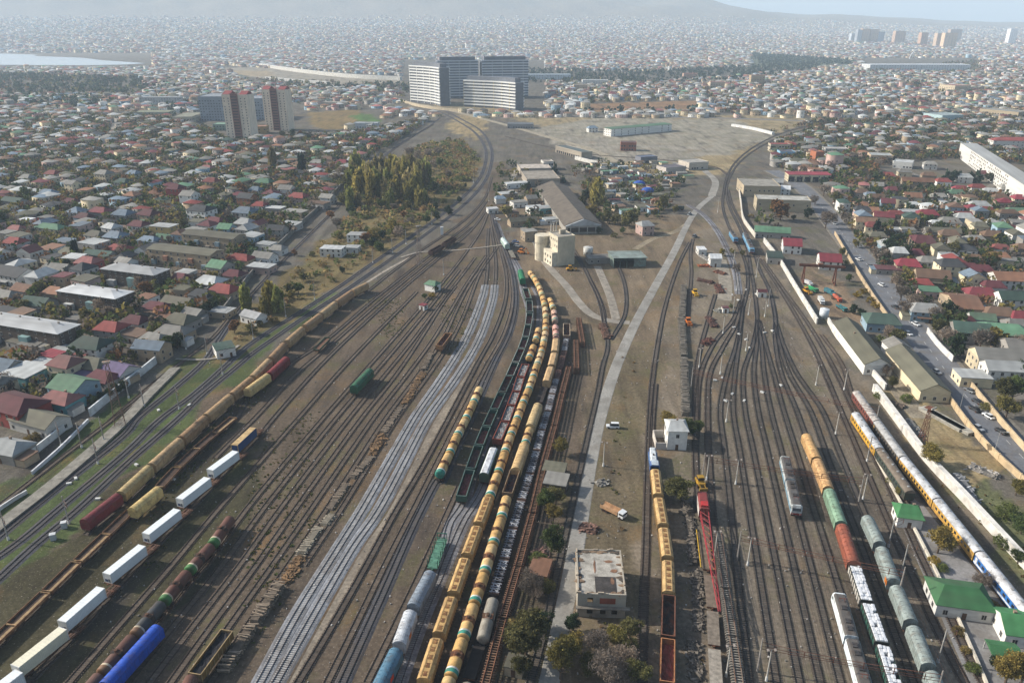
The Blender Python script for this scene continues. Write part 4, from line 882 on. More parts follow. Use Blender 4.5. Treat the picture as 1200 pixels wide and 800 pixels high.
# lake
lake = sheet('lake_water', [tuple(G(x, y)[:2]) for x, y in [(-120,79),(0,76.5),(100,77),(150,76),(172,74.5),(120,71),(95,68),(40,66),(45,64.5),(0,63),(-120,62)]], .6, 'asphalt', L(90, 100, 108))
mw, n_, l_, b_ = _new('lake_surface'); b_.inputs['Base Color'].default_value = L(168, 178, 186); b_.inputs['Roughness'].default_value = .2; lake.data.materials[0] = mw
# ------------------------------------------------------------------ houses
def unit_meshes():
    U = {}
    m = MB(); m.box(-.5, .5, -.5, .5, 0, 1); U['wall'] = m.mesh('wall', 'plaster')
    m = MB(); m.prof([(-.5, 0), (.5, 0), (0, 1)], -.5, .5); U['gable_wall'] = m.mesh('gable_wall', 'plaster')
    for k, f in (('hip', .22), ('pyr', .47)):
        m = MB(); e = .03; b = [(-.5, -.5), (.5, -.5), (.5, .5), (-.5, .5)]
        m.v = [(x, y, -.06) for x, y in b]+[(x, y, 0) for x, y in b]+[(-.5+f, 0, 1), (.5-f, 0, 1)]
        for q in ((3, 2, 1, 0), (0, 1, 5, 4), (1, 2, 6, 5), (2, 3, 7, 6), (3, 0, 4, 7), (4, 5, 9, 8), (6, 7, 8, 9), (5, 6, 9), (7, 4, 8)): m.face(q)
        m.v += []
        U[k] = m.mesh('roof', 'roofing')
    m = MB(); m.prof([(-.5, -.06), (0, .94), (.5, -.06), (.5, 0), (0, 1.02), (-.5, 0)], -.5, .5)
    m.f = []; m.mi = []; m.v = []
    for sg in (-1, 1):
        a = [(-.5, sg*.5, -.02), (.5, sg*.5, -.02), (.5, 0, .98), (-.5, 0, .98)]; c = [(x, y, z+.07) for x, y, z in a]
        m.rings([a if sg < 0 else a[::-1], c if sg < 0 else c[::-1]])
    U['gab'] = m.mesh('roof', 'roofing')
    m = MB(); m.box(-.5, .5, -.5, .5, 0, 1); U['flat'] = m.mesh('roof', 'roofing')
    m = MB(); m.v = [(-.5, -.5, 0), (.5, -.5, 0), (.5, .5, .5), (-.5, .5, .5), (-.5, -.5, .3), (.5, -.5, .3), (.5, .5, 1), (-.5, .5, 1)]
    for q in ((3, 2, 1, 0), (0, 1, 5, 4), (1, 2, 6, 5), (2, 3, 7, 6), (3, 0, 4, 7), (4, 5, 6, 7)): m.face(q)
    U['shed'] = m.mesh('roof', 'roofing')
    m = MB(); m.box(-.62, .62, -.06, 0, -.08, 1.48); m.cur = 1; m.box(-.5, .5, -.09, -.05, .05, 1.35); m.cur = 0; m.box(-.03, .03, -.11, -.04, .05, 1.35)
    U['window'] = m.mesh('window', ['plaster', 'glass'])
    m = MB(); m.box(-.5, .5, -.07, 0, 0, 2.1); U['door'] = m.mesh('door', 'timber')
    m = MB(); m.box(-.3, .3, -.3, .3, -.6, 1.0); m.box(-.38, .38, -.38, .38, 1.0, 1.12); U['chimney'] = m.mesh('chimney', 'plaster')
    return U
UM = unit_meshes()
RC_ = dict(R=('red', (118,58,54)), M=('maroon', (92,50,54)), P=('pinkish-red', (128,84,80)), T=('terracotta', (126,92,72)), B=('brown', (106,84,68)), K=('dark-slate', (62,64,66)), G=('grey', (124,122,116)), L=('pale-grey', (158,160,158)),
           U=('blue-grey', (104,118,130)), N=('green', (84,116,92)), D=('dark-green', (58,76,68)), W=('white', (184,186,186)), V=('purple', (100,88,116)), Y=('mossy-brown', (94,92,78)), C=('crimson', (120,50,58)), E=('bright-green', (58,104,66)))
WC_ = dict(w=('white', (212,210,204)), c=('cream', (204,190,160)), g=('grey', (148,144,138)), p=('pink', (190,162,152)), t=('tan', (164,146,122)), r=('red', (138,62,56)), b=('pale-blue', (140,164,178)), q=('turquoise', (96,148,152)), o=('orange-brick', (150,98,66)), k=('dark-brown', (84,74,66)), n=('brick', (134,92,74)), y=('yellow', (188,160,104)))
RT_ = dict(h='hipped', g='gabled', f='flat', s='sloping', p='pointed')
FOOT = []                                             # footprints taken: x, y, radius
def house(x, y, w, d, h, rt, rc, wc, az, label=None, near=True, cat='house', name='house', marks=None, win=True, roofh=None):
    z = tz(x, y) if y > 3000 else 0
    r = empty(name, (x, y, z), az)
    FOOT.append((x, y, .5*math.hypot(w, d)))
    jw, jr = RND.uniform(.92, 1.06), RND.uniform(.88, 1.12); wcol = L(*[min(255, c*jw) for c in WC_[wc][1]]); rcol = L(*[min(255, c*jr) for c in RC_[rc][1]])
    ob('wall', UM['wall'], r, wcol, (0, 0, -.02), 0, (w, d, h+.02))
    rh = roofh or min(3.2, .3*min(w, d))
    if rt in 'hp': ob('roof', UM['hip' if rt == 'h' else 'pyr'], r, rcol, (0, 0, h+.01), 0, (w+.9, d+.9, rh))
    elif rt == 'g':
        gw = ob('gable_wall', UM['gable_wall'], r, wcol, (0, 0, h+.004), 0, (w-.02, d-.02, rh*.96)); ob('roof', UM['gab'], r, rcol, (0, 0, h+.02), 0, (w+.7, d+.9, rh))
    elif rt == 'f': ob('roof', UM['flat'], r, rcol, (0, 0, h+.003), 0, (w+.35, d+.35, .28))
    else: ob('roof', UM['shed'], r, rcol, (0, 0, h+.003), 0, (w+.4, d+.4, .9))
    if win:
        st = max(1, int(round(h/3.1))) if h > 2.4 else 1
        faces = [(-d/2, w, 0), (w/2, d, math.pi/2), (-w/2, d, -math.pi/2)] if near else [(-d/2, w, 0), ((-w/2 if x > 0 else w/2), d, (-math.pi/2 if x > 0 else math.pi/2))]
        for fi, (off, ln, a) in enumerate(faces):
            nn = max(1, min(9, int(ln/3.4)))
            for s in range(st):
                for i in range(nn):
                    if RND.random() < .18: continue
                    t = (i+.5)/nn*ln-ln/2; zz = .95+s*(h/st)
                    if a == 0: p = (t, -d/2-.002, zz)
                    elif a > 0: p = (w/2+.002, t, zz)
                    else: p = (-w/2-.002, t, zz)
                    if s == 0 and i == nn//2 and fi == 0: ob('door', UM['door'], r, L(92, 70, 56), (p[0], p[1], .0), a)
                    else: ob('window', UM['window'], r, L(186, 182, 174), p, a)
        if near and rt in 'hg' and RND.random() < .5: ob('chimney', UM['chimney'], r, L(140, 120, 104), (RND.uniform(-.2, .2)*w, RND.uniform(.05, .2)*d, h+rh*.62))
    if near and cat == 'house' and w > 9 and RND.random() < .5:
        sx_ = RND.choice((-1, 1)); aw, ad, ah = RND.uniform(2.5, 4.5), d*RND.uniform(.4, .75), RND.uniform(2.3, 2.9); ac = L(*[min(255, c*RND.uniform(.85, .95)) for c in WC_[RND.choice('wgtc')][1]][:3]) if 0 else L(*WC_[RND.choice('wgtc')][1])
        an = ob('annex', UM['wall'], r, ac, (sx_*(w/2+aw/2+.01), -d/2+ad/2+.3, -.02), 0, (aw, ad, ah)); ob('annex_roof', UM['shed'], r, L(*RC_[RND.choice('GYLBKU')][1]), (sx_*(w/2+aw/2+.01), -d/2+ad/2+.3, ah), 0, (aw+.3, ad+.3, .6))
        if RND.random() < .6: ob('porch_roof', UM['shed'], r, L(*RC_[RND.choice('GYLRBUN')][1]), (RND.uniform(-.2, .2)*w, -d/2-.95, 2.3), 0, (w*.45, 1.8, .5))
    size = 'tall ' if h > 8.5 else 'two-storey ' if h > 5.2 else 'low ' if h < 3.2 else ''
    desc = '%s%s %s with %s %s roof' % (size, WC_[wc][0], cat, RC_[rc][0], RT_[rt])
    tag(r, label, cat, 'houses of the town' if name == 'house' else None)
    if label is None: later(r, desc, (x, y))
    if marks: mark(marks, (x, y))
    return r
AZL = math.radians(-19); AZR = math.radians(-12)
HL = '''62 203 12 10 6 h R w|32 208 11 10 5 h G w|122 203 14 11 7 h G c the cream three storey house|157 203 12 10 5 h U w|85 215 10 9 8.8 g G c|145 213 12 11 6 h D g|57 226 13 11 5 h U p|17 235 20 9 5 g D g|155 228 11 10 6 p T g|206 220 11 12 9.5 h M r the red walled tall house
222 228 11 12 8 g G w|248 212 13 10 6 h R c|290 231 13 11 6.5 g K o the orange brick house|243 197 12 10 6 h P c|84 236 12 9 4 h M g|101 238 11 9 4 s L b|118 247 15 10 5 h C g|90 247 11 11 6 p U w|145 250 13 12 6 h U g|175 250 13 12 6 h M t
100 254 13 10 5 h M b|55 254 10 8 5 f G r|30 257 9 9 4 f W w|163 263 12 10 6 h M w|143 266 11 8 3 f B t|192 264 16 10 9 f L y the cream flat roofed block|236 245 17 13 9.5 h K w the white house with a black roof|253 259 14 10 5.5 h M w|288 247 15 14 6 h U w|60 266 22 9 5.5 h N c the long green roofed house
20 268 11 9 4 h P p|18 283 13 10 5.5 h R w|38 292 14 9 3 h M t|75 282 12 9 4 s U g|136 276 12 11 6 h U p|110 283 15 12 6.5 f L g the grey flat roofed villa|141 291 16 9 3.5 h R g|118 298 19 9 3.5 g D g|104 306 12 10 7.5 h P r the red walled house with a pink roof|258 311 11 11 6.5 g N g
283 302 15 9 4 h R t|275 321 11 9 4 h M p|247 329 14 12 4 h L g|263 339 14 11 4.5 h R t the red hipped house by the old siding|238 344 12 9 4 h K w|213 325 9 9 4 h M w|218 318 9 8 5 f L w|210 354 16 10 3.5 g Y g|66 341 11 9 4 h T t|18 319 22 14 5.5 g K w the long black roofed house
45 354 15 10 3.5 g D g|185 359 14 9 3.5 h M g|131 383 12 10 5 h R g the red hipped grey house|213 374 13 11 4.5 h Y g|204 388 15 11 4.5 h G t|182 396 12 9 4 h G g|157 389 14 9 3.5 f B g|108 402 15 12 5 h D w the white house with a dark green roof|78 424 11 10 7 h P c the cream house with a pink roof|110 426 13 10 4.5 h Y g
95 440 12 9 3.2 s V g|122 441 12 9 3.2 h M g|140 433 12 10 3.5 g V w|86 450 14 12 6 g N b the blue gabled house with a green roof|72 466 13 9 4.5 h P q the turquoise house with striped pink roof|30 434 14 12 4.5 s L q|6 428 12 10 4 g U g|61 414 9 7 3.5 f C c|52 422 8 7 3 f L w|18 472 20 13 6.5 h M r the big red house with a maroon roof
46 490 19 10 4 g Y w the low white house with mossy roof|75 408 9 7 3 f L w|38 402 10 7 3 s G g|24 398 9 8 3 f Y g|8 345 14 9 4 h G g|30 338 12 9 4 g T g|5 365 14 9 4 s K g|92 372 9 7 3 f G g|160 375 11 9 3.5 h M w|172 347 9 8 4 f T w|232 320 9 8 3 f B g|194 372 9 7 3 s T w|228 366 10 8 3.5 g G g
260 363 11 8 3.2 f L t|310 213 14 11 6 h N g|318 226 12 11 6 p M g|350 230 14 11 5 h R p|336 221 12 10 5 g G w|323 243 13 9 4 f L g|346 247 17 10 4 f G t|372 237 18 9 4.5 f B g the long grey rail side house|384 231 11 9 5 g G w|341 262 13 9 4 s L w|325 268 12 9 5 g K g|312 285 11 8 4 f L w|310 300 13 9 4 g G w|306 311 15 9 4 f L p
326 291 9 8 3.5 h G w|340 222 9 8 4 h P t|300 222 10 9 5 h U w|305 240 10 9 5 h R w|372 190 13 10 5 h G w|415 188 12 10 5 g L w|408 173 15 11 5 f W w|402 190 13 9 5 h C p|425 163 10 9 4 h P t|433 146 12 10 5 g L w|345 185 16 9 6 f D w|385 186 14 9 5 h B p'''
HR = '''1018 247 13 10 4 g T c|1049 250 12 8 3.5 h R t|1067 247 15 10 4 f L w|1087 250 14 10 5 h C n the crimson roofed brick house|1121 226 12 10 4.5 h N w|1075 212 26 10 5 g T t the long terracotta roofed school|1027 231 11 9 4 g B g|1040 237 10 10 6 g M b|1069 230 13 11 4.5 g T c|1125 221 11 9 4 h C w|1147 240 15 12 5.5 h L w the big white hipped house
1156 246 10 9 4.5 h R w|1177 236 13 10 4 p C p|1192 248 20 11 4 h N g|1172 231 11 9 4 h B g|1196 232 12 10 5 h C c|1130 254 12 10 5 h L b the pale blue house|1113 259 14 10 4.5 h G w|1082 281 13 19 6 h M t the large maroon roofed house|1104 271 22 9 4 g Y g|1064 309 13 11 5 h C c the red hipped house by the main street|1043 314 16 9 3.2 f M g
1092 322 17 14 4.5 g B t the brown gabled house|1080 331 10 8 3 h R w|1113 309 13 12 8.5 h K c the cream house with a slate roof|1133 314 12 11 6.5 h M c|1149 343 15 11 4 h C p|1127 353 13 24 4.5 g T t the long brown roofed house|1182 325 17 14 5 g T w the big terracotta gabled house|1187 348 15 11 5 g D w|1171 366 14 10 4 h B w|1137 385 15 13 5 g D g|1173 386 22 14 4.5 h N g the wide green roofed house
1150 315 11 9 4 h M g|1187 304 19 10 4 f G c|1142 280 12 9 4 h G t|1163 275 13 10 4 h B t|1084 362 14 11 5 h L b the blue gabled house by the street|1033 374 15 13 4.5 h D b the dark green hipped house|1163 334 11 9 4 h M w|1140 302 10 8 3.5 h B t|1130 375 9 8 3.5 h M g|1150 372 11 8 3.5 g N w|1196 370 10 9 4 h C w
1010 225 11 9 4 h B g|1027 217 11 9 4 g G g|1045 222 10 9 5 h M g|1100 230 12 9 4 h G w|1110 243 10 8 3.5 h B g|1097 262 10 9 4 h L w|1145 219 12 9 4 h R w|1160 224 13 9 4 h L g|1180 219 12 9 4 h G w|1200 290 12 9 4 h B g|1170 300 12 9 4 h T c|1172 290 10 8 4 h R w|1020 228 9 8 4 h U g|1064 268 9 8 4 f G w|1050 268 10 8 3 f L w|1168 260 12 9 4 h L w|1185 268 10 9 4 h M w
1072 296 9 9 4 h M t|1198 405 15 12 5 g G g|1040 205 12 9 4 h R w|1060 201 12 9 4 h G c|1088 205 12 9 4 h B t|1105 212 12 9 4 h R w|1130 207 12 10 5 h L w|1155 203 12 9 4 h M g|1055 190 12 9 4 h L w|1090 192 12 9 5 h G w'''
CR = '''595 226 14 10 4 f L t|606 214 22 9 4 f L w|622 232 9 8 4 g G t|608 236 12 9 4 f G w|627 243 12 9 4 s L w|586 232 8 7 4 h U w|600 248 9 8 3.5 f B t|641 243 14 8 4 s L q|612 258 20 8 3.5 g Y t|645 256 10 8 3.5 f L w|577 244 8 7 3.5 f W w|620 270 9 8 6.5 f G t|756 263 9 10 6.5 h L p the pink gabled cottage by the lane|772 235 11 8 3.5 h T w|694 150 13 10 5 h U w'''
def parse(S, az, j=0):
    for e in S.replace('\n', '|').split('|'):
        t = e.split(); px, py, w, d, h = [float(v) for v in t[:5]]; rt, rc, wc = t[5:8]; mk = ' '.join(t[8:]) or None
        p = G(px, py, h)
        house(p.x, p.y, w, d, h, rt, rc, wc, az+RND.uniform(-.09, .09), None if not mk else (mk if len(mk.split()) > 3 else mk+' in the town')[0:], p.length < 620, marks=mk)
N0 = len(FOOT); parse(HL, AZL); parse(HR, AZR); parse(CR, math.radians(18))
# ------------------------------------------------------------------ larger buildings, each surveyed by hand
def block(name, label, cat, c, w, d, h, az, wall, roofc, z0=0, parapet=True, mk=None, floors=0, cols=0, flr=3.0, sides=(0, 1, 2), wall_mat='plaster', winc=(186, 182, 174), roofm='roofing', fill=.92, ws=1.0):
    """flat roofed block with its windows"""
    r = empty(name, (c[0], c[1], z0), az); tag(r, label, cat); FOOT.append((c[0], c[1], .45*math.hypot(w, d)))
    ob('wall', UM['wall'], r, L(*wall), (0, 0, -.02), 0, (w, d, h)); bpy.context.view_layer
    m = MB(); m.box(-w/2+.3, w/2-.3, -d/2+.3, d/2-.3, h-.01, h+.1)
    ob('roof', m.mesh('roof', roofm), r, L(*roofc))
    if parapet:
        m = MB()
        for s in (-1, 1): m.box(-w/2, w/2, s*(d/2-.15)-.15, s*(d/2-.15)+.15, h-.015, h+.5); m.box(s*(w/2-.15)-.149, s*(w/2-.15)+.149, -d/2+.3, d/2-.3, h-.015, h+.5)
        ob('parapet', m.mesh('parapet', 'plaster'), r, L(*wall))
    n = 0
    for f in range(floors):
        for fi in sides:
            ln = w if fi == 0 else d; k = max(1, int(round(cols*ln/w)))
            for i in range(k):
                if RND.random() > fill: continue
                t = (i+.5)/k*ln-ln/2; z = .9+f*flr; n += 1
                if fi == 0: p, a = (t, -d/2-.002, z), 0
                elif fi == 1: p, a = (w/2+.002, t, z), math.pi/2
                else: p, a = (-w/2-.002, t, z), -math.pi/2
                ob('window', UM['window'], r, L(*winc), p, a, (ws, 1, 1) if ws != 1 else None)
    if mk: mark(mk, c)
    return r
def gpt(px, py, z=0): q = G(px, py, z); return (q.x, q.y)
# the flour mill tower
mc = Vector(gpt(653, 312)); a24 = math.radians(22); ex = Vector((math.cos(a24), math.sin(a24))); ey = Vector((-math.sin(a24), math.cos(a24)))
c_ = mc+ex*5.7+ey*6.5
r = block('mill_tower', 'tall cream flour mill tower with a round silo at its back', 'industrial building', c_, 11.4, 13, 17.5, a24, (196, 186, 164), (150, 144, 132), mk='the cream mill tower', floors=5, cols=4, flr=3.4, sides=(2,), fill=.6, ws=.8)
m = MB(); m.box(-9.2, -5.71, -6.2, 7.5, 0, 8.5); a = ob('side_annex', m.mesh('side_annex', 'plaster'), r, L(206, 198, 178))
m = MB(); m.tube((-8.2, 10.5, 0), (-8.2, 10.5, 9.2), 4.4, n=24); m.tube((-8.2, 10.5, 9.2), (-8.2, 10.5, 11.2), 4.1, n=24); m.tube((-8.2, 10.5, 11.2), (-8.2, 10.5, 15.5), 4.5, n=24); ob('round_silo', m.mesh('round_silo', 'plaster', False), r, L(204, 194, 172))
m = MB(); m.box(-3, 4, 6.55, 15.5, 0, 15.5); m.box(-1, 2.6, .2, 2.4, 17.5, 20.2); ob('stair_tower', m.mesh('stair_tower', 'plaster'), r, L(170, 160, 142))
for i in range(3):
    m = MB(); m.tube((-3+i*2.2, 9+i, 15.4), (-3+i*2.2, 9+i, 22), .35, n=8); ob('vent_pipe', m.mesh('vent_pipe', 'painted_metal'), r, L(190, 186, 178))
for i in range(3):
    ob('window', UM['window'], r, L(120, 112, 100), (-9.22, -4+i*3.6, 1.2), -math.pi/2); ob('window', UM['window'], r, L(120, 112, 100), (-9.22, -4+i*3.6, 4.8), -math.pi/2)
# long gabled warehouse
A = Vector(gpt(684, 264, 6)); B = Vector(gpt(647, 218, 6)); d_ = (B-A).normalized(); az = math.atan2(d_.y, d_.x); mid = (A+B)/2; LW = (B-A).length
r = empty('long_warehouse', (mid.x, mid.y, 0), az); tag(r, 'very long warehouse with a brown grey gabled roof and pale gable end', 'warehouse'); mark('the long gabled warehouse', mid)
for i in range(10): FOOT.append((A.x+(B.x-A.x)*i/9, A.y+(B.y-A.y)*i/9, 13))
w2 = 12.5
m = MB(); m.box(-LW/2, LW/2, -w2, w2, 0, 5.5); ob('wall', m.mesh('wall', 'plaster'), r, L(150, 146, 138))
m = MB(); m.prof([(-w2, 0), (w2, 0), (0, 4.6)], -LW/2-.1, LW/2+.1); m.v = [(x, y, z+5.55) for x, y, z in m.v]; ob('gable_wall', m.mesh('gable_wall', 'plaster'), r, L(172, 176, 178))
m = MB()
for sg in (-1, 1):
    q = [(-LW/2+1.2, sg*(w2+1), 5.35), (LW/2+.6, sg*(w2+1), 5.35), (LW/2+.6, 0, 10.4), (-LW/2+1.2, 0, 10.4)]; q2 = [(x, y, z+.2) for x, y, z in q]
    m.rings([q[::-1] if sg > 0 else q, q2[::-1] if sg > 0 else q2])
ob('roof', m.mesh('roof', 'roofing'), r, L(96, 88, 78))
m = MB(); m.box(-LW/2-.35, -LW/2-.02, -w2+1.5, w2-1.5, 1.4, 4.3); ob('loading_opening', m.mesh('loading_opening', 'glass'), r)
for i in range(4):
    m = MB(); m.box(-LW/2-.5, -LW/2-.36, -w2+3.6+i*5.9, -w2+4.2+i*5.9, 0, 5.4); ob('pillar', m.mesh('pillar', 'plaster'), r, L(170, 168, 160))
for k, (px, py, ww, ll, hh, cc) in enumerate(((633, 205, 30, 42, 6, (140, 132, 120)), (626, 195, 30, 26, 5.5, (176, 166, 154)))):
    p = gpt(px, py, hh); block('warehouse_annex', ['brown flat roofed hall behind the long gabled warehouse', 'pale flat roofed hall at the far end of the warehouse row'][k], 'warehouse', p, ll, ww, hh, az, (160, 150, 136), cc)
# open fronted green metal shed
p = gpt(735, 298, 6); az9 = math.radians(8)
r = empty('metal_shed', (p[0], p[1], 0), az9); tag(r, 'open fronted green grey metal shed beside the concrete lane', 'shed'); mark('the open green metal shed', p); FOOT.append((p[0], p[1], 13))
m = MB(); m.box(-10, 10, 6.2, 6.5, 0, 6); m.box(-10, -9.7, -6.5, 6.2, 0, 6); m.box(9.7, 10, -6.5, 6.2, 0, 5.4); m.box(2.5, 9.7, -6.5, -6.2, 0, 5.2); ob('wall', m.mesh('wall', 'painted_metal'), r, L(110, 124, 116))
m = MB(); m.rings([[(-10.6, -7.2, 5.9), (10.6, -7.2, 5.3), (10.6, 7, 5.6), (-10.6, 7, 6.3)], [(-10.6, -7.2, 6.15), (10.6, -7.2, 5.55), (10.6, 7, 5.85), (-10.6, 7, 6.55)]]); ob('roof', m.mesh('roof', 'roofing'), r, L(126, 138, 132))
for x in (-6, -1.8):
    m = MB(); m.box(x-.2, x+.2, -6.6, -6.2, 0, 5.8); ob('post', m.mesh('post', 'painted_metal'), r, L(90, 104, 98))
p = gpt(703, 301, 3); house(p[0], p[1], 16, 9, 3.2, 'f', 'G', 'g', az9, 'low grey flat shed between the mill and the metal shed', cat='shed', name='flat_shed')
p = gpt(689, 298, 0); r = empty('fuel_tank', (p[0], p[1], 0)); tag(r, 'white round fuel tank beside the low grey flat shed', 'tank'); m = MB(); m.tube((0, 0, 0), (0, 0, 4.6), 3, n=20); ob('tank_body', m.mesh('tank_body', 'painted_metal', True), r, L(196, 196, 190)); m = MB(); m.tube((0, 0, 4.6), (0, 0, 5.4), 3.05, .4, n=20); ob('tank_roof', m.mesh('tank_roof', 'painted_metal'), r, L(184, 184, 180))
# gutted two storey building in front
A = Vector(gpt(676, 722)); B = Vector(gpt(731, 724)); az = math.atan2(B.y-A.y, B.x-A.x); w = (B-A).length*1.02; ex = Vector((math.cos(az), math.sin(az))); ey = Vector((-ex.y, ex.x)); d = 17.; c_ = A+ex*w/2+ey*d/2; h = 7.2
r = empty('ruined_building', (c_.x, c_.y, 0), az); tag(r, 'gutted two storey white building with a torn flat roof beside the lane', 'building'); mark('the gutted white building', c_); FOOT.append((c_.x, c_.y, 9))
m = MB()
def wallrun(m, x0, x1, y0, y1, zs, gaps, axis):
    cur = x0 if axis == 0 else y0; end = x1 if axis == 0 else y1
    for g0, g1, zb, zt in gaps+[(end, end, 0, 0)]:
        if axis == 0:
            m.box(cur, g0, y0, y1, zs[0], zs[1])
            if g1 > g0: m.box(g0, g1, y0, y1, zs[0], zb); m.box(g0, g1, y0, y1, zt, zs[1])
        else:
            m.box(x0, x1, cur, g0, zs[0], zs[1])
            if g1 > g0: m.box(x0, x1, g0, g1, zs[0], zb); m.box(x0, x1, g0, g1, zt, zs[1])
        cur = g1
for z0, z1 in ((0, 3.5), (3.5, h)):
    wallrun(m, -w/2, w/2, -d/2, -d/2+.35, (z0, z1), [(-w/2+2.4, -w/2+3.8, z0+1, z0+2.6), (-w/2+5.6, -w/2+7.0, z0+.9, z0+2.6), (-w/2+8.4, -w/2+9.8, z0+.9, z0+2.5)] if z0 == 0 else [(-w/2+2.4, -w/2+3.8, z0+.9, z0+2.5)], 0)
    wallrun(m, -w/2, w/2, d/2-.35, d/2, (z0, z1), [], 0)
    wallrun(m, -w/2, -w/2+.35, -d/2+.35, d/2-.35, (z0, z1), [(-3, -1.6, z0+1, z0+2.5), (2, 3.4, z0+1, z0+2.5)], 1)
    wallrun(m, w/2-.35, w/2, -d/2+.35, d/2-.35, (z0, z1), [(-3, -1.6, z0+1, z0+2.5), (2, 3.4, z0+1, z0+2.5)], 1)
ob('wall', m.mesh('wall', 'plaster'), r, L(160, 152, 138))
m = MB(); m.box(-w/2+.36, w/2-.36, -d/2+.36, d/2-.36, 6.5, 6.8); rf = ob('roof_slab', m.mesh('roof_slab', 'concrete'), r, L(164, 159, 149))
m = MB(); m.box(-w/2+4.4, -w/2+9.6, -d/2+1.0, -d/2+6.8, 6.8, 6.86); ob('torn_roof_patch', m.mesh('torn_roof_patch', 'rubble'), rf, L(66, 62, 60))
for i, (x, y, a, b) in enumerate(((-w/2+4.6, 2, .5, 4.2), (-w/2+8.2, 4.2, 2.2, .9), (w/2-2.4, .6, 1.6, 1.2), (w/2-3, -3.4, .8, 2.2))):
    m = MB(); n8 = 9; m.rings([[(x+a*.6*math.cos(t*6.283/n8)*RND.uniform(.6, 1.2), y+b*.6*math.sin(t*6.283/n8)*RND.uniform(.6, 1.2), z) for t in range(n8)] for z in (6.8, 6.87+i*.004)]); ob('brown_patch', m.mesh('brown_patch', 'rubble'), rf, L(112, 84, 66))
for i in range(34):
    m = MB(); s_ = RND.choice(('x', 'y')); u = RND.uniform(-.46, .46); px_ = u*w if s_ == 'x' else RND.choice((-1, 1))*(w/2-.6); py_ = RND.choice((-1, 1))*(d/2-.7) if s_ == 'x' else u*d
    n8 = 8; a, b = RND.uniform(.4, 1.6), RND.uniform(.3, .9); m.rings([[(px_+a*f*math.cos(t*.785)*RND.uniform(.6, 1.2), py_+b*f*math.sin(t*.785)*RND.uniform(.6, 1.2), z) for t in range(n8)] for f, z in ((1, 6.79), (.8, 6.9+i*.005))])
    ob('rubble_patch', m.mesh('rubble_patch', 'rubble'), rf, L(*RND.choice([(112, 92, 74), (96, 84, 72), (128, 108, 88), (70, 64, 58)])))
for i in range(14):
    t_ = RND.uniform(-.48, .48); m = MB(); e_ = i % 4; cx, cy = ((t_*w, -d/2+.17) if e_ == 0 else (t_*w, d/2-.17) if e_ == 1 else (-w/2+.17, t_*d) if e_ == 2 else (w/2-.17, t_*d)); q_ = RND.uniform(.25, .9)
    m.box(cx-(q_ if e_ < 2 else .16), cx+(q_ if e_ < 2 else .16), cy-(.16 if e_ < 2 else q_), cy+(.16 if e_ < 2 else q_), h+.002+i*.001, h+RND.uniform(.15, .5)); ob('broken_parapet', m.mesh('broken_parapet', 'plaster'), r, L(168, 154, 136))
m = MB(); m.box(-w/2+5.4, -w/2+9.2, -d/2-.06, -d/2-.005, 4.3, 6.0); ob('brick_infill', m.mesh('brick_infill', 'plaster'), r, L(134, 70, 52))
m = MB(); m.box(-w/2-.4, w/2+1.0, -d/2-1.1, -d/2-.01, 3.3, 3.5); ob('broken_balcony', m.mesh('broken_balcony', 'concrete'), r, L(120, 114, 104))
# signal house
p = gpt(790, 527); r = house(p[0]+1, p[1]+4, 6.6, 8, 7.4, 'h', 'L', 'w', math.radians(-3), 'white two storey signal house with a pale blue hipped roof', True, 'signal house', 'signal_house', 'the white signal house', roofh=1.8)
m = MB(); m.box(-7.2, -3.5, -4, -3.7, 0, 2.6); m.box(-7.2, -6.9, -3.7, 4.5, 0, 2.8); m.box(-6.9, -3.5, 4.2, 4.5, 0, 2.8); ob('yard_wall', m.mesh('yard_wall', 'plaster'), r, L(188, 180, 170))
# green roofed station buildings
for px, py, w, d, h, az, lb in ((1066, 592, 6.6, 7, 5.6, -14, 'small white station cabin with a bright green hipped roof'), (1127, 688, 13, 10, 5.8, -12, 'large white station house with a wide bright green roof'), (1197, 722, 8.5, 9, 5.6, -12, 'white gabled station house with green roof at the picture edge of the platform'.replace('picture edge', 'outer edge'))):
    p = gpt(px, py, h); house(p[0], p[1], w, d, h-2, 'h' if px < 1190 else 'g', 'E', 'w', math.radians(az), lb, True, 'station building', 'station_building', {1066: 'the small green roofed cabin', 1127: 'the large green roofed station', 1197: 'the gabled green roofed station'}[px], roofh=2.3)
p = gpt(1176, 760, 2.6); r = empty('shelter', (p[0], p[1], 0), math.radians(-12)); tag(r, 'small open shelter with a flat bright green roof on the platform', 'shelter')
m = MB(); m.prof([(-2.6, 2.6), (2.6, 2.6), (0, 3.5)], -3.2, 3.2); ob('roof', m.mesh('roof', 'roofing'), r, L(*RC_['E'][1]))
for x in (-2.9, 2.9):
    for y in (-2.3, 2.3):
        m = MB(); m.box(x-.1, x+.1, y-.1, y+.1, 0, 2.6); ob('post', m.mesh('post', 'painted_metal'), r, L(180, 180, 176))
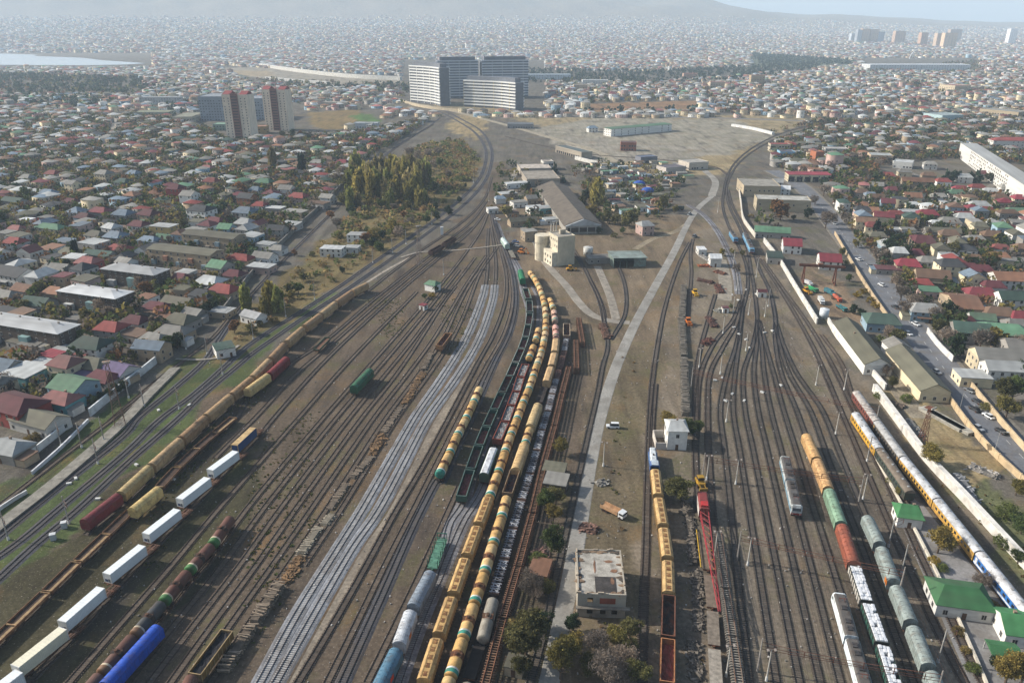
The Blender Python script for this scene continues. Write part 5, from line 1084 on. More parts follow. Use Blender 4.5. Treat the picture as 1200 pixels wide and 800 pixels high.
# three white roofed barracks and two old brown blocks
for k, (px, py, w, d, h, lb, mk) in enumerate(((158, 315, 37, 12, 8.5, 'long brown apartment block with a white roof, topmost of three', 'the upper white roofed block'), (111, 341, 38, 12, 8.8, 'long brown apartment block with a white roof, between two alike', 'the middle white roofed block'), (33, 378, 48, 12, 9, 'longest brown apartment block with a white roof and patched annexes', 'the long white roofed block'))):
    p = gpt(px, py, h); r = house(p[0], p[1], w, d, h, 'h', 'W', 'k', AZL, lb, True, 'apartment block', 'apartment_block', mk, roofh=2.0)
    for i in range(4): ob('chimney', UM['chimney'], r, L(150, 140, 130), (-w*.36+i*w*.24, 1.2, h+1.2))
    for i, (x, q) in enumerate(((-w*.3, (178, 180, 178)), (w*.1, (120, 150, 150)), (w*.32, (170, 160, 140)))):
        m = MB(); m.box(x-2.6, x+2.6, -d/2-2.2, -d/2-.01, 0, 3.2+2.6*(i % 2)); ob('balcony_annex', m.mesh('balcony_annex', 'plaster'), r, L(*q))
for px, py, w, lb, mk in ((250, 274, 40, 'old brown grey three storey block with balconies, behind a twin', 'the old brown block behind'), (217, 292, 46, 'old brown grey three storey block with balconies, in front of its twin', 'the old brown block in front')):
    p = gpt(px, py, 9); r = house(p[0], p[1], w, 13, 8.8, 'g', 'Y', 't', AZL, lb, True, 'apartment block', 'apartment_block', mk, roofh=1.6)
    for i in range(5):
        m = MB(); x = -w*.4+i*w*.2; m.box(x-1.6, x+1.6, -7.9, -6.51, .2+3*(i % 2), 3.0+3*(i % 2)); ob('balcony', m.mesh('balcony', 'plaster'), r, L(*RND.choice([(176, 172, 164), (150, 140, 128), (120, 140, 150), (150, 110, 90)])))
# depot halls and works on the far side of the yard
for px, py, w, d, h, az, wl, rc, lb, mk in ((889, 214, 30, 34, 9, -6, (166, 152, 128), (140, 136, 126), 'large tan hall with a grey flat roof beside the yard throat', 'the large tan hall'), (917, 232, 40, 18, 9, -10, (168, 156, 132), (164, 162, 154), 'wide beige two storey hall with a pale flat roof behind a rusty brown tree', 'the wide beige hall')):
    p = gpt(px, py, h); block('depot_hall', lb, 'industrial building', p, w, d, h, math.radians(az), wl, rc, mk=mk, floors=2, cols=8, flr=3.8, fill=.5)
p = gpt(947, 203, 7); r = house(p[0], p[1], 38, 13, 6.5, 's', 'C', 'c', math.radians(-4), 'long hall with a crimson sloping roof and dark open bays', True, 'hall', 'open_hall', 'the crimson roofed hall')
for i in range(5):
    m = MB(); x = -16+i*7.2; m.box(x-2.6, x+2.6, -6.54, -6.505, .2, 4.8); ob('open_bay', m.mesh('open_bay', 'glass'), r)
for px, py, w, d, h, rt, rc, wc, lb, mk in ((928, 285, 11, 15, 5, 'g', 'C', 'w', 'white barn with a red gabled roof by the goods yard', 'the red roofed white barn'), (972, 303, 12, 15, 5, 'g', 'C', 'w', 'white barn with a red roof behind the rusty gantry crane', 'the red roofed barn behind the gantry'), (908, 299, 9, 13, 4, 's', 'D', 'g', 'dark green lean-to beside the white boundary wall', None),
        (897, 270, 14, 10, 4, 'g', 'N', 'g', 'green gabled shed, first of a pair behind the boundary wall', None), (913, 271, 14, 10, 4, 'g', 'N', 'g', 'green gabled shed, second of a pair behind the boundary wall', None), (909, 213, 12, 9, 5, 'g', 'L', 'w', 'small white gabled building between the two depot halls', None), (917, 221, 12, 9, 5, 'g', 'W', 'w', 'white roofed gabled building beside the wide beige hall', None)):
    p = gpt(px, py, h); house(p[0], p[1], w, d, h, rt, rc, wc, math.radians(-14), lb, True, 'shed', 'storage_shed', mk)
def along(A, B, w, h, rt, rc, wc, lb, name, cat, mk, near=True, z=None):
    A = Vector(gpt(A[0], A[1], h)); B = Vector(gpt(B[0], B[1], h)); d = B-A; c = (A+B)/2
    for i in range(4): FOOT.append((A.x+d.x*i/3, A.y+d.y*i/3, w*.6))
    a = math.atan2(d.y, d.x)
    if math.cos(a) < 0: a += math.pi
    if a < -.8: a += math.pi
    return house(c.x, c.y, d.length, w, h, rt, rc, wc, a, lb, near, cat, name, mk)
along((991, 379), (1030, 428), 11, 4.5, 'g', 'Y', 'w', 'long white railway building with a grey brown gabled roof by the boundary wall', 'railway_building', 'railway building', 'the long white railway building')
along((1054, 411), (1097, 459), 11, 4.5, 'g', 'Y', 'c', 'long low brick building with a grey brown roof along the main street', 'street_building', 'building', 'the long low street building')
along((1046, 400), (1056, 409), 9, 4.5, 'g', 'G', 'w', 'small white building with a grey roof beside the long street building', 'street_building', 'building', None)
for px, py, w, d, h, rt, rc, wc, lb in ((1171, 416, 20, 11, 6.5, 'g', 'G', 'c', 'cream workshop with a brown grey gabled roof beyond the street'), (1181, 430, 18, 9, 6, 'g', 'L', 'w', 'white arched workshop with a metal roof beside the cream one'), (1140, 438, 12, 9, 4, 'f', 'L', 'c', 'small cream flat roofed annex by the street wall')):
    p = gpt(px, py, h); house(p[0], p[1], w, d, h, rt, rc, wc, math.radians(-8), lb, True, 'workshop', 'workshop', 'the cream workshop' if px == 1171 else None)
for px, py, w, d, h, rt, rc, wc, az, lb, nm in ((390, 290, 14, 9, 5, 'f', 'W', 'w', -8, 'white flat roofed house among autumn scrub between the lines', 'track_house'), (418, 274, 11, 9, 5, 'f', 'L', 'w', -8, 'patched white cottage behind the white flat roofed house', 'track_house'), (413, 289, 9, 7, 3.4, 'f', 'L', 'w', -8, 'low white outbuilding with a terrace beside the white flat roofed house', 'track_house'), (297, 369, 11, 7, 3.6, 'g', 'W', 'w', -30, 'small white house beside the poplars by the main line', 'track_house'),
        (507, 332, 6.6, 5.8, 3.8, 'h', 'N', 'w', -30, 'small white signal cabin with a green hipped roof in the sidings', 'signal_cabin'), (496, 357, 3.2, 3, 2.6, 'f', 'C', 'w', -30, 'tiny kiosk with a red roof beside the signal cabin', 'kiosk'), (262, 405, 8, 9, 4, 'f', 'D', 'w', 30, 'ruined white hut with broken walls between the tracks', 'ruined_hut'),
        (893, 341, 4.6, 3.6, 3, 'g', 'M', 'w', -5, 'small white hut with a maroon roof between yard tracks', 'track_hut'), (822, 291, 5, 8, 3.6, 'f', 'W', 'w', 0, 'white box hut beside the scrap heaps', 'storage_hut'), (838, 301, 6.5, 7.5, 5.2, 'g', 'W', 'w', -3, 'white gabled hut standing beside the scrap heaps', 'storage_hut'), (850, 360, 3, 3, 2.6, 'f', 'M', 'w', 0, 'little white cabin with a red roof beside weeds', 'track_hut'),
        (652, 562, 7, 6, 3.4, 's', 'G', 'k', -15, 'tin roofed shack between trees beside the lane', 'shack'), (650, 548, 7, 5, 2.8, 's', 'Y', 'k', -15, 'mossy roofed shack behind the tin roofed one', 'shack'), (604, 775, 4, 4, 2.6, 'f', 'Y', 't', -15, 'little shed with an olive roof beside the long ladder of track panels', 'shack'), (633, 664, 5, 7, 2.4, 'f', 'T', 'n', -15, 'crumbling brick shed in the rubble by the lane', 'shack')):
    p = gpt(px, py, h); house(p[0], p[1], w, d, h, rt, rc, wc, math.radians(az), lb, True, 'hut', nm, {390: 'the white house in the scrub', 507: 'the green roofed signal cabin', 652: 'the tin roofed shack', 297: 'the small white house by the poplars', 838: 'the white gabled hut'}.get(px))
# shanty sheds behind the lane
k = 0
for i in range(260):
    px = RND.uniform(664, 808); py = RND.uniform(192, 268)
    if py > 252+ (px-745)*.1 or (px < 664+(py-192)*.75+14) or px > 812-(py-205)*.75: continue
    p = gpt(px, py)
    if any((p[0]-f[0])**2+(p[1]-f[1])**2 < (f[2]+4.5)**2 for f in FOOT): continue
    w = RND.uniform(6, 12); rc = RND.choice('GGLYYBKUTMN'); r = house(p[0], p[1], w, RND.uniform(5, 8), RND.uniform(2.4, 3.4), RND.choice('fffs'), rc, RND.choice('wgtcb'), math.radians(15+RND.uniform(-9, 9)), None, True, 'shed', 'shanty_shed', win=i % 2 == 0); k += 1
    if k > 78: break
for px, py, lb in ((749, 218, 'big blue dome of tarpaulin, farther of two in the scrap market'), (759, 226, 'big blue dome of tarpaulin, in front of its twin in the scrap market')):
    p = gpt(px, py); r = empty('tarpaulin_tent', (p[0], p[1], 0)); tag(r, lb, 'tent'); n16 = 16; m = MB()
    m.rings([[(5.5*f*math.cos(t*6.283/n16), 4.2*f*math.sin(t*6.283/n16), z) for t in range(n16)] for f, z in ((1, 0), (1, 2.2), (.85, 3.6), (.5, 4.5), (.1, 4.8))]); ob('tarpaulin', m.mesh('tarpaulin', 'painted_metal', True), r, L(36, 84, 168))
    m = MB(); m.box(-.9, .9, -4.24, -4.1, 0, 2); ob('entrance_flap', m.mesh('entrance_flap', 'glass'), r)
# two red banded apartment towers
for px, py, lb, mk in ((285, 161, 'cream apartment tower with a red brown stripe, in front of the grey slab', 'the first striped tower'), (329, 152, 'cream apartment tower with a red brown stripe and roof mast', 'the striped tower with a mast')):
    p = gpt(px, py); az = math.radians(-9)
    r = block('apartment_tower', lb, 'apartment tower', p, 33, 19, 52, az, (216, 202, 182), (120, 100, 90), mk=mk, floors=15, cols=6, flr=3.3, sides=(0, 2), fill=.98, winc=(180, 172, 158), ws=1.1)
    m = MB(); m.box(-4.6, 4.6, -11.0, -9.51, 0, 54); ob('stripe_bay', m.mesh('stripe_bay', 'plaster'), r, L(122, 82, 74))
    for i in range(15):
        m = MB(); m.box(-3.6, 3.6, -11.06, -11.005, 1.4+i*3.4, 2.7+i*3.4); ob('balcony_opening', m.mesh('balcony_opening', 'glass'), r)
    for sg in (-1, 1):
        m = MB(); m.prof([(-8.5, 52.6), (8.5, 52.6), (0, 56.5)], sg*11-5, sg*11+5); ob('roof_house', m.mesh('roof_house', 'roofing'), r, L(134, 62, 62))
    m = MB(); m.box(-16.56, -16.5, -5, 2, 3, 50); ob('orange_bay', m.mesh('orange_bay', 'plaster'), r, L(160, 112, 78))
    if px > 300:
        m = MB(); m.tube((0, 0, 52), (0, 0, 66), .4, .15, n=6); ob('mast', m.mesh('mast', 'painted_metal'), r, L(150, 90, 84))
# the ribbed housing complex: curved slabs of white balconies
def slab(curve, w, floors, lb, mk, fh=4.8, wl=(100, 104, 112), bal=(220, 220, 216), tint=(), base=0, pent=True):
    c = spline([gpt(*q) for q in curve], 5.0); mid = c[len(c)//2]
    r = empty('apartment_slab', (0, 0, 0)); tag(r, lb, 'apartment block'); mark(mk, mid) if mk else None
    for q in c[::3]: FOOT.append((q[0], q[1], w))
    hh = floors*fh
    m = MB(); bar(m, c, 0, w/2, 0, hh); ob('wall', m.mesh('wall', 'plaster'), r, L(*wl))
    for f in range(floors):
        m = MB(); z = f*fh+fh*.72
        for sg in (-1, 1): bar(m, c, sg*(w/2+.75), .75, z, z+fh*.46)
        ob('balcony_band', m.mesh('balcony_band', 'clean_metal'), r, L(*bal))
    m = MB(); t, n = normals(c)
    for i in range(0, len(c), 4):
        for sg in (-1, 1): m.obox(c[i]+n[i]*sg*(w/2+.6), t[i], n[i], .35, .55, 0, hh)
    tag(ob('dividing_wall', m.mesh('dividing_wall', 'clean_metal'), r, L(*(tint or bal))), kind='stuff')
    if pent:
        m = MB(); bar(m, c[1:-1], 0, w/2-2.5, hh+.01, hh+7); ob('attic_storey', m.mesh('attic_storey', 'plaster'), r, L(112, 116, 124))
    m = MB(); bar(m, c, 0, w/2+1.3, hh+1.5, hh+2.0) if not pent else bar(m, c, 0, w/2+.9, hh-.01, hh+.6); ob('roof_edge', m.mesh('roof_edge', 'clean_metal'), r, L(150, 152, 156))
slab([(486, 119), (500, 120.5), (514, 122.5), (522, 124.5)], 17, 13, 'white banded curved apartment slab at the near left corner of the complex'.replace('near left', 'town side'), 'the curved white apartment slab')
slab([(547, 124.5), (565, 125.5), (588, 127), (609, 129.5)], 17, 9, 'lower white banded apartment slab with yellow posts at the front of the complex', 'the lower banded slab', tint=(170, 150, 90))
slab([(513, 115), (535, 114.5), (560, 114)], 17, 14, 'tall dark banded apartment slab behind the curved white one', None, 4.8, (98, 106, 118), (186, 190, 196))
slab([(564, 114), (585, 113.5), (618, 113)], 17, 14, 'tall grey blue banded apartment slab with a rounded end', None, 4.8, (102, 110, 122), (192, 196, 202))
# mid-distance single buildings: px, py of the foot, width px, height m, depth m
def far_block(px, py, wpx, h, d, az, wl, rc, lb, cat='building', name='far_building', mk=None, floors=0, cols=0, **kw):
    p = G(px, py); dist = p.y; t = HC/(ST+(py-400)/FP*CT); w = wpx*t/FP; zz = tz(p.x, p.y)
    if zz > 0:
        for _ in range(12): p = G(px, py, tz(p.x, p.y))
        t = (HC-p.z)/(ST+(py-400)/FP*CT); w = wpx*t/FP; zz = p.z
    return block(name, lb, cat, (p.x, p.y), w, d, h, math.radians(az), wl, rc, zz, mk=mk, floors=floors, cols=cols, **kw)
r = along((712, 151), (783, 145), 15, 9, 's', 'N', 'w', 'very long white store with a green sloping roof in the dry field', 'long_store', 'store', 'the long green roofed store', False)
r = far_block(672, 182, 30, 7, 14, 0, (170, 160, 144), (86, 96, 96), 'long open garage row with many arched bays at the field edge', 'garage row', 'garage_row', 'the arched garage row')
r.rotation_euler.z = math.radians(-62); r.scale = (1.9, 1, 1)
for i in range(11): ob('garage_bay', UM['window'], r, L(60, 56, 54), (-12+i*2.3, -7.01, .3), 0, (1.3, 1, 1.8))
FB = [(736, 176, 18, 9, 12, -6, (150, 96, 78), (96, 76, 72), 'brown brick box house at the field corner', 'the brown brick box house'), (812, 197, 26, 7, 20, 20, (180, 172, 160), (152, 148, 140), 'white cream flat building behind the lane end', None), (786, 202, 28, 6, 16, 25, (176, 168, 160), (96, 92, 98), 'dark roofed long shed near the level crossing', 'the dark roofed long shed'),
      (757, 190, 22, 6, 12, 20, (110, 112, 120), (90, 100, 120), 'blue roofed shed beside the dark roofed long shed', None), (641, 198, 12, 8, 12, 10, (190, 186, 178), (150, 140, 128), 'small white block behind the warehouse row', None), (610, 150, 30, 6, 14, -4, (150, 150, 150), (110, 116, 122), 'grey low shed row by the branch line', None),
      (190, 122, 46, 12, 18, 2, (178, 178, 176), (150, 152, 152), 'long white office block beside dark trees', 'the long white office block'), (182, 136, 40, 7, 30, 2, (168, 166, 150), (120, 124, 100), 'wide low hall with an olive flat roof', None), (222, 142, 22, 9, 60, 4, (176, 166, 146), (126, 126, 110), 'cream works hall seen end on beside the grey slab', None),
      (258, 139, 28, 34, 60, 2, (138, 146, 156), (128, 134, 140), 'big plain grey blue slab building behind the striped towers', 'the grey blue slab'), (307, 138, 22, 30, 50, 2, (140, 148, 158), (128, 134, 140), 'second plain grey slab between the striped towers', None), (306, 156, 16, 9, 16, 4, (168, 140, 90), (150, 110, 90), 'yellow ochre low block between the striped towers', None),
      (263, 152, 20, 8, 20, 4, (130, 150, 136), (118, 150, 128), 'pale green roofed hall beside the first striped tower', None), (394, 124, 30, 6, 20, -6, (176, 166, 150), (150, 144, 132), 'low L shaped white building at the sports field', None), (430, 150, 28, 7, 14, -4, (180, 184, 186), (160, 166, 170), 'long white store with a pale roof beside the sports field', None),
      (640, 93, 56, 12, 30, 0, (176, 186, 192), (170, 182, 190), 'pale blue long factory hall beside the housing complex', 'the pale blue factory hall'), (697, 99, 30, 10, 24, 0, (190, 190, 186), (176, 178, 178), 'white hall with a curved roof among conifers', None), (680, 106, 16, 12, 18, 0, (176, 158, 136), (160, 150, 140), 'tan three storey block behind the dry field', None), (808, 93, 16, 14, 20, 0, (170, 140, 124), (150, 90, 84), 'red roofed tan block at the edge of the conifer belt', None),
      (840, 104, 18, 14, 16, 0, (176, 160, 140), (140, 70, 70), 'red roofed yellow villa row block', None), (886, 100, 16, 22, 18, 0, (170, 150, 120), (130, 66, 66), 'tall yellow block with red roof near the villas', None), (666, 55, 26, 12, 60, 0, (198, 192, 184), (190, 188, 184), 'white terraced works on the far slope', None), (697, 50, 24, 9, 60, 0, (196, 194, 188), (192, 190, 186), 'long white hall on the far slope', None),
      (1072, 82, 116, 16, 60, 0, (206, 208, 208), (198, 202, 204), 'huge white exhibition hall with an arch over its roof', 'the huge white hall'), (1118, 108, 24, 14, 40, 18, (190, 176, 150), (150, 110, 100), 'cream gable ended hall with a brown flank', 'the cream gable ended hall'), (1104, 142, 30, 10, 36, 16, (158, 178, 180), (140, 152, 152), 'pale turquoise hall with a grey roof among houses', 'the turquoise hall'),
      (1176, 137, 24, 10, 60, 28, (160, 146, 122), (130, 130, 124), 'tan warehouse with a long grey roof behind trees', 'the tan warehouse'), (1030, 190, 24, 8, 20, -14, (180, 158, 132), (156, 160, 158), 'tan hall with a pale grey pitched roof beside the car park', 'the tan hall by the car park'), (1058, 196, 20, 6, 18, -30, (190, 190, 186), (176, 178, 176), 'white metal roofed shed beside the tan hall', None), (978, 180, 26, 6, 16, -8, (170, 166, 160), (160, 156, 150), 'flat pale shed in front of the truck park', None),
      (920, 186, 17, 8, 13, -4, (128, 168, 192), (84, 80, 88), 'bright pale blue house with a dark roof', 'the bright blue house'), (956, 190, 10, 11, 11, 10, (170, 104, 72), (134, 96, 80), 'orange brick tower house', None), (912, 177, 22, 8, 12, -4, (170, 160, 140), (140, 56, 56), 'long red roofed house behind the bright blue house', None)]
for q in FB: far_block(q[0], q[1], q[2], q[3], q[4], q[5], q[6], q[7], q[8] if len(q[8].split()) > 3 else q[8]+' near the yard', 'building', 'town_building', q[9], floors=max(1, int(q[3]//4)), cols=int(max(3, q[2]/3)), flr=3.8, fill=.8, winc=(120, 120, 120), ws=1.6, sides=(0, 2) if q[0] > 600 else (0, 1))
p = G(1080, 74); r = empty('roof_arch', (p.x, p.y, tz(p.x, p.y))); tag(r, 'white steel arch standing over the huge white exhibition hall', 'arch')
m = MB(); N = 24; pts = [(-46*math.cos(math.pi*i/N), 0, 14+36*math.sin(math.pi*i/N)) for i in range(N+1)]
for a_, b_ in zip(pts[:-1], pts[1:]): m.tube(a_, b_, 1.6, n=6)
ob('arch_tube', m.mesh('arch_tube', 'clean_metal'), r, L(206, 208, 210))
m = MB()
for i in range(3, N-2, 3): m.tube(pts[i], (pts[i][0], 12, 13), .5, n=4)
ob('hanger_cables', m.mesh('hanger_cables', 'clean_metal'), r, L(190, 194, 198))
FT = [(1006, 50, 9, 62, (150, 156, 164), 'grey tower of the far cluster, behind its neighbours'), (1012, 50, 10, 66, (178, 150, 122), 'tan tower in the middle of the far cluster'), (1022, 50, 10, 64, (170, 150, 130), 'tan tower beside grey ones in the far cluster'), (1030, 50, 8, 52, (148, 156, 166), 'low grey tower at the edge of the far cluster'), (998, 49, 6, 40, (160, 166, 172), 'small pale tower at the start of the far cluster'), (1052, 51, 14, 58, (178, 150, 126), 'broad tan tower standing alone on the plain'), (1080, 53, 9, 56, (176, 144, 120), 'slim tan tower beside the twin tan blocks'),
      (1098, 55, 9, 58, (172, 150, 128), 'tan slim block of the twin tan blocks'), (1110, 56, 17, 62, (186, 162, 134), 'broad cream block of the twin tan blocks'), (1117, 48, 16, 60, (190, 166, 146), 'cream slab behind the broad cream block'), (1132, 38, 16, 36, (120, 128, 142), 'dark blue far block beyond the cream slab'), (1183, 52, 10, 72, (206, 206, 206), 'single bright white tower on the plain'), (1165, 38, 14, 36, (176, 160, 146), 'low tan far block near the bright white tower'), (1148, 34, 18, 34, (180, 172, 164), 'pale far block on the horizon')]
for px, py, wp, h, wl, lb in FT: far_block(px, py, wp, h*1.2, 26, 12, tuple(min(255, v*1.12) for v in wl), (150, 140, 130), lb, 'tower block', 'tower_block', None, floors=int(h/4.4), cols=4, flr=4.3, fill=1., winc=(120, 116, 112), ws=2.2, sides=(0, 2))
for i in range(13):
    far_block(103+i*4.3+RND.uniform(-1, 1), 30.5+RND.uniform(-.6, .6), 3.4, RND.uniform(30, 60), 26, 0, (178, 180, 182), (160, 160, 160), ('pale tower block in the far hillside row, %s of thirteen' % ORD[i]), 'tower block', 'tower_block')
# long cream block at the edge and street side walls
r = along((1135, 168), (1215, 219), 15, 15, 'f', 'L', 'w', 'very long cream apartment block of five storeys behind trees', 'apartment_block', 'apartment block', 'the very long cream block')
for fl in range(5):
    for i in range(24):
        if RND.random() < .85: [ob('window', UM['window'], r, L(120, 112, 100), (-70+i*6, sg*7.505, 1+fl*2.9), 0 if sg < 0 else math.pi, (1.9, 1, 1)) for sg in (-1, 1)]
p = gpt(1185, 164, 10); house(p[0], p[1], 44, 14, 10, 'h', 'R', 'w', math.radians(-6), 'long white block with a red roof behind the cream slab', False, 'apartment block', 'apartment_block')
def wall_run(name, label, pts, h, w, col, mat='plaster', piers=0, zb=0, cat='wall'):
    c = np.array(W(pts)); r = empty(name, (c[0][0], c[0][1], zb)); tag(r, label, cat); o = np.array(c[0])
    c = spline([tuple(q-o) for q in c], 4.0); m = MB(); bar(m, c, 0, w/2, -.1, h); ob('wall_panel', m.mesh('wall_panel', mat), r, L(*col))
    m = MB(); bar(m, c, 0, w/2+.08, h+.002, h+.14); ob('coping', m.mesh('coping', mat), r, L(*[min(255, v*1.04) for v in col]))
    if piers:
        t, n = normals(c)
        for i in range(0, len(c), piers):
            m = MB(); m.obox(c[i], t[i], n[i], .3, w/2+.12, -.1, h+.3); ob('pier', m.mesh('pier', mat), r, L(*[min(255, v*1.02) for v in col]))
    return r
wall_run('boundary_wall', 'white boundary wall running behind the engines at the yard throat', [(866,226),(868,240),(871,259),(885,279)], 3, .5, (192,186,174))
wall_run('boundary_wall', 'white boundary wall beside the goods yard with the gantry crane', [(895,284),(912,306),(930,336),(957,380)], 3, .6, (200,196,188), piers=6)
wall_run('boundary_wall', 'white boundary wall in front of the long white railway building', [(970,378),(982,398),(1003,418),(1037,457)], 2.6, .6, (204,200,192))
wall_run('boundary_wall', 'thick white boundary wall along the row of coaches', [(1024,458),(1052,496),(1085,540),(1130,588),(1200,664),(1260,728)], 3, 1.5, (204,200,192))
wall_run('platform_parapet', 'low white parapet beside the bright yellow coach', [(1007,497),(1026,528),(1048,565)], 1.5, 1.6, (206,204,198))
wall_run('platform_parapet', 'thin white kerb wall along the rusty platform track', [(1004,500),(1030,545),(1060,600),(1095,668),(1150,790),(1160,815)], .9, .4, (200,192,176))
wall_run('street_wall', 'beige wall between the vacant lot and the main street', [(1107,463),(1132,498),(1160,530),(1198,566),(1230,598)], 2.4, .4, (186,164,130), piers=3)
wall_run('street_wall', 'beige wall beyond the main street near the cream workshop', [(1126,440),(1150,470),(1180,506),(1215,545)], 2.4, .4, (186,166,134), piers=4)
wall_run('street_wall', 'beige wall along the street beside the goods yard', [(978,275),(1000,313),(1020,345),(1040,374)], 2.2, .4, (178,158,128), piers=5)
wall_run('street_wall', 'white wall across the street under dark trees', [(1086,390),(1100,408),(1116,424)], 2.6, .4, (204,202,198))
wall_run('town_wall', 'long white town wall above the railway platform', [(-60,662),(0,598),(32,578)], 1.2, .3, (196,196,194))
wall_run('town_wall', 'white garden wall in front of the low mossy roofed house', [(0,535),(24,543),(52,524),(84,498)], 2.6, .4, (196,198,196))
wall_run('town_wall', 'low white wall between the mossy house and the platform', [(38,556),(72,526),(104,494)], 1.2, .4, (196,198,200))
wall_run('town_wall', 'high white wall behind the lattice mast', [(106,488),(140,460),(166,440),(193,418)], 3.2, .5, (196,200,200))
wall_run('siding_fence', 'long grey concrete fence along the weedy town siding', [(258,372),(300,318),(345,272),(388,232),(420,195)], 3., .4, (126,122,114), 'concrete')
wall_run('field_wall', 'bright white low wall at the end of the dry field', [(858,148),(882,152),(906,158)], 3, 4, (206,206,202))
wall_run('field_wall', 'white wall by the workshops below the dry field', [(674,187),(690,191),(703,194)], 3.5, 1.2, (200,198,192))
wall_run('field_wall', 'long pale wall below the housing complex', [(462,117),(500,127),(540,131),(600,134),(640,134)], 4, 1.5, (186,172,146))
wall_run('basin_wall', 'long white rim wall of the dry basin', [(305,78),(360,86),(420,92),(470,94.5)], 9, 8, (200,198,190))
wall_run('basin_wall', 'white inner wall of the dry basin', [(312,93),(345,96),(385,99)], 6, 6, (200,198,192))
# random fill: more houses of the two quarters, on lots aligned with the streets
def in_poly(x, y, P):
    c = False; j = len(P)-1
    for i in range(len(P)):
        if (P[i][1] > y) != (P[j][1] > y) and x < (P[j][0]-P[i][0])*(y-P[i][1])/(P[j][1]-P[i][1])+P[i][0]: c = not c
        j = i
    return c
QL_ = [(-40, 175), (60, 172), (130, 168), (200, 165), (330, 172), (420, 150), (455, 148), (440, 175), (400, 215), (360, 255), (300, 318), (250, 375), (215, 412), (150, 440), (80, 500), (0, 560), (-60, 560)]
QR_ = [(905, 168), (950, 160), (1010, 165), (1050, 205), (1130, 210), (1230, 230), (1260, 420), (1200, 420), (1140, 400), (1100, 395), (1060, 340), (1010, 285), (985, 250), (950, 215), (905, 200)]
RMIX = 'GGGGGGGGLLLLYYYRMMCPTTBBNDUUKK'; WMIX = 'wwwwwwccccggttppb'
CLEAR = [curve for curve in ([c for _, c in TRACKS]+[street, lane])]
CL = np.concatenate([c[::3] for c in CLEAR])
def fill_quarter(poly, az, pitch, nmax):
    P = [tuple(G(*q)[:2]) for q in poly]; xs = [p[0] for p in P]; ys_ = [p[1] for p in P]; cand = []
    ca, sa = math.cos(az), math.sin(az); R_ = 1100
    cx, cy = sum(xs)/len(xs), sum(ys_)/len(ys_); n = int(R_/pitch)
    for i in range(-n, n):
        for j in range(-n, n):
            u = i*pitch+RND.uniform(-2.5, 2.5); v = j*(pitch+1)+RND.uniform(-2.5, 2.5); x = cx+u*ca-v*sa; y = cy+u*sa+v*ca
            if y > 100 and in_poly(x, y, P) and min((CL[:, 0]-x)**2+(CL[:, 1]-y)**2) > 14**2: cand.append((y, x))
    cand.sort(); got = 0
    for y, x in cand:
        if got >= nmax: break
        w = RND.uniform(8.5, 14); d = RND.uniform(8, 11)
        if any((x-f[0])**2+(y-f[1])**2 < (f[2]*.8+w*.48)**2 for f in FOOT): continue
        if RND.random() < .1: continue
        h = RND.choice([3.4, 4., 5.6, 6., 6.4, 6.8, 7.2, 7.6])
        house(x, y, w, d, h, RND.choice('hhhhhgggffsp'), RND.choice(RMIX), RND.choice(WMIX), az+RND.uniform(-.15, .15)+(math.pi/2 if RND.random() < .3 else 0), None, y < 620)
        got += 1
    return P
NH = len(FOOT); PL = fill_quarter(QL_, AZL, 14.5, 62); PR = fill_quarter(QR_, AZR, 14.5, 52)
# ------------------------------------------------------------------ trees: tapered trunk with limbs, crown of leaf clumps through its volume
def leaf_cloud(rng, shape, nclump, per, leaf, spread=.2, thin=1.):
    """unit crown: radius 1, z from 0 to 1; returns quad corners"""
    P = []; lumps = [(*(rng.uniform(-.52, .52, 3)), rng.uniform(.34, .58)) for _ in range(8)]
    while len(P) < nclump:
        p = rng.uniform(-1, 1, 3); z = (p[2]+1)/2
        if shape == 'round':
            q_ = min(((p[0]-a)**2+(p[1]-b)**2+(p[2]-c)**2)/r**2 for a, b, c, r in lumps); ok = q_ < 1 and q_ > .2
        elif shape == 'cone': ok = math.hypot(p[0], p[1]) < 1.02*(1-z)**.8+.06
        elif shape == 'column': ok = math.hypot(p[0], p[1]) < (1-(abs(z-.45)/.58)**2.6)**.5 if abs(z-.45) < .58 else False
        else: ok = (p[0]**2+p[1]**2+(max(0, p[2]))**2) < 1 and p[2] > -.7
        if ok: P.append((p[0], p[1], z))
    P = np.array(P); n = nclump*per
    c = np.repeat(P, per, 0)+rng.normal(0, spread, (n, 3))*np.array([1, 1, .5])
    nr = rng.normal(0, 1, (n, 3)); nr[:, 2] += .5; nr /= np.linalg.norm(nr, axis=1)[:, None]
    a = np.cross(nr, rng.normal(0, 1, (n, 3))); a /= np.linalg.norm(a, axis=1)[:, None]; b = np.cross(nr, a)*thin
    s = leaf*rng.uniform(.6, 1.4, (n, 1)); zs = np.array([1, 1, .55])
    q = np.stack([c-a*s*zs-b*s*.7*zs, c+a*s*zs-b*s*.6*zs, c+a*s*.8*zs+b*s*zs, c-a*s*.9*zs+b*s*.8*zs], 1)
    return q.reshape(-1, 3)
def crown_mesh(seed, shape, nclump, per, leaf, spread=.2, thin=1.):
    co = leaf_cloud(np.random.default_rng(seed), shape, nclump, per, leaf, spread, thin); me = bpy.data.meshes.new('crown')
    npmesh(me, co, np.arange(len(co)).reshape(-1, 4)); me.materials.append(MATS['foliage']); return me
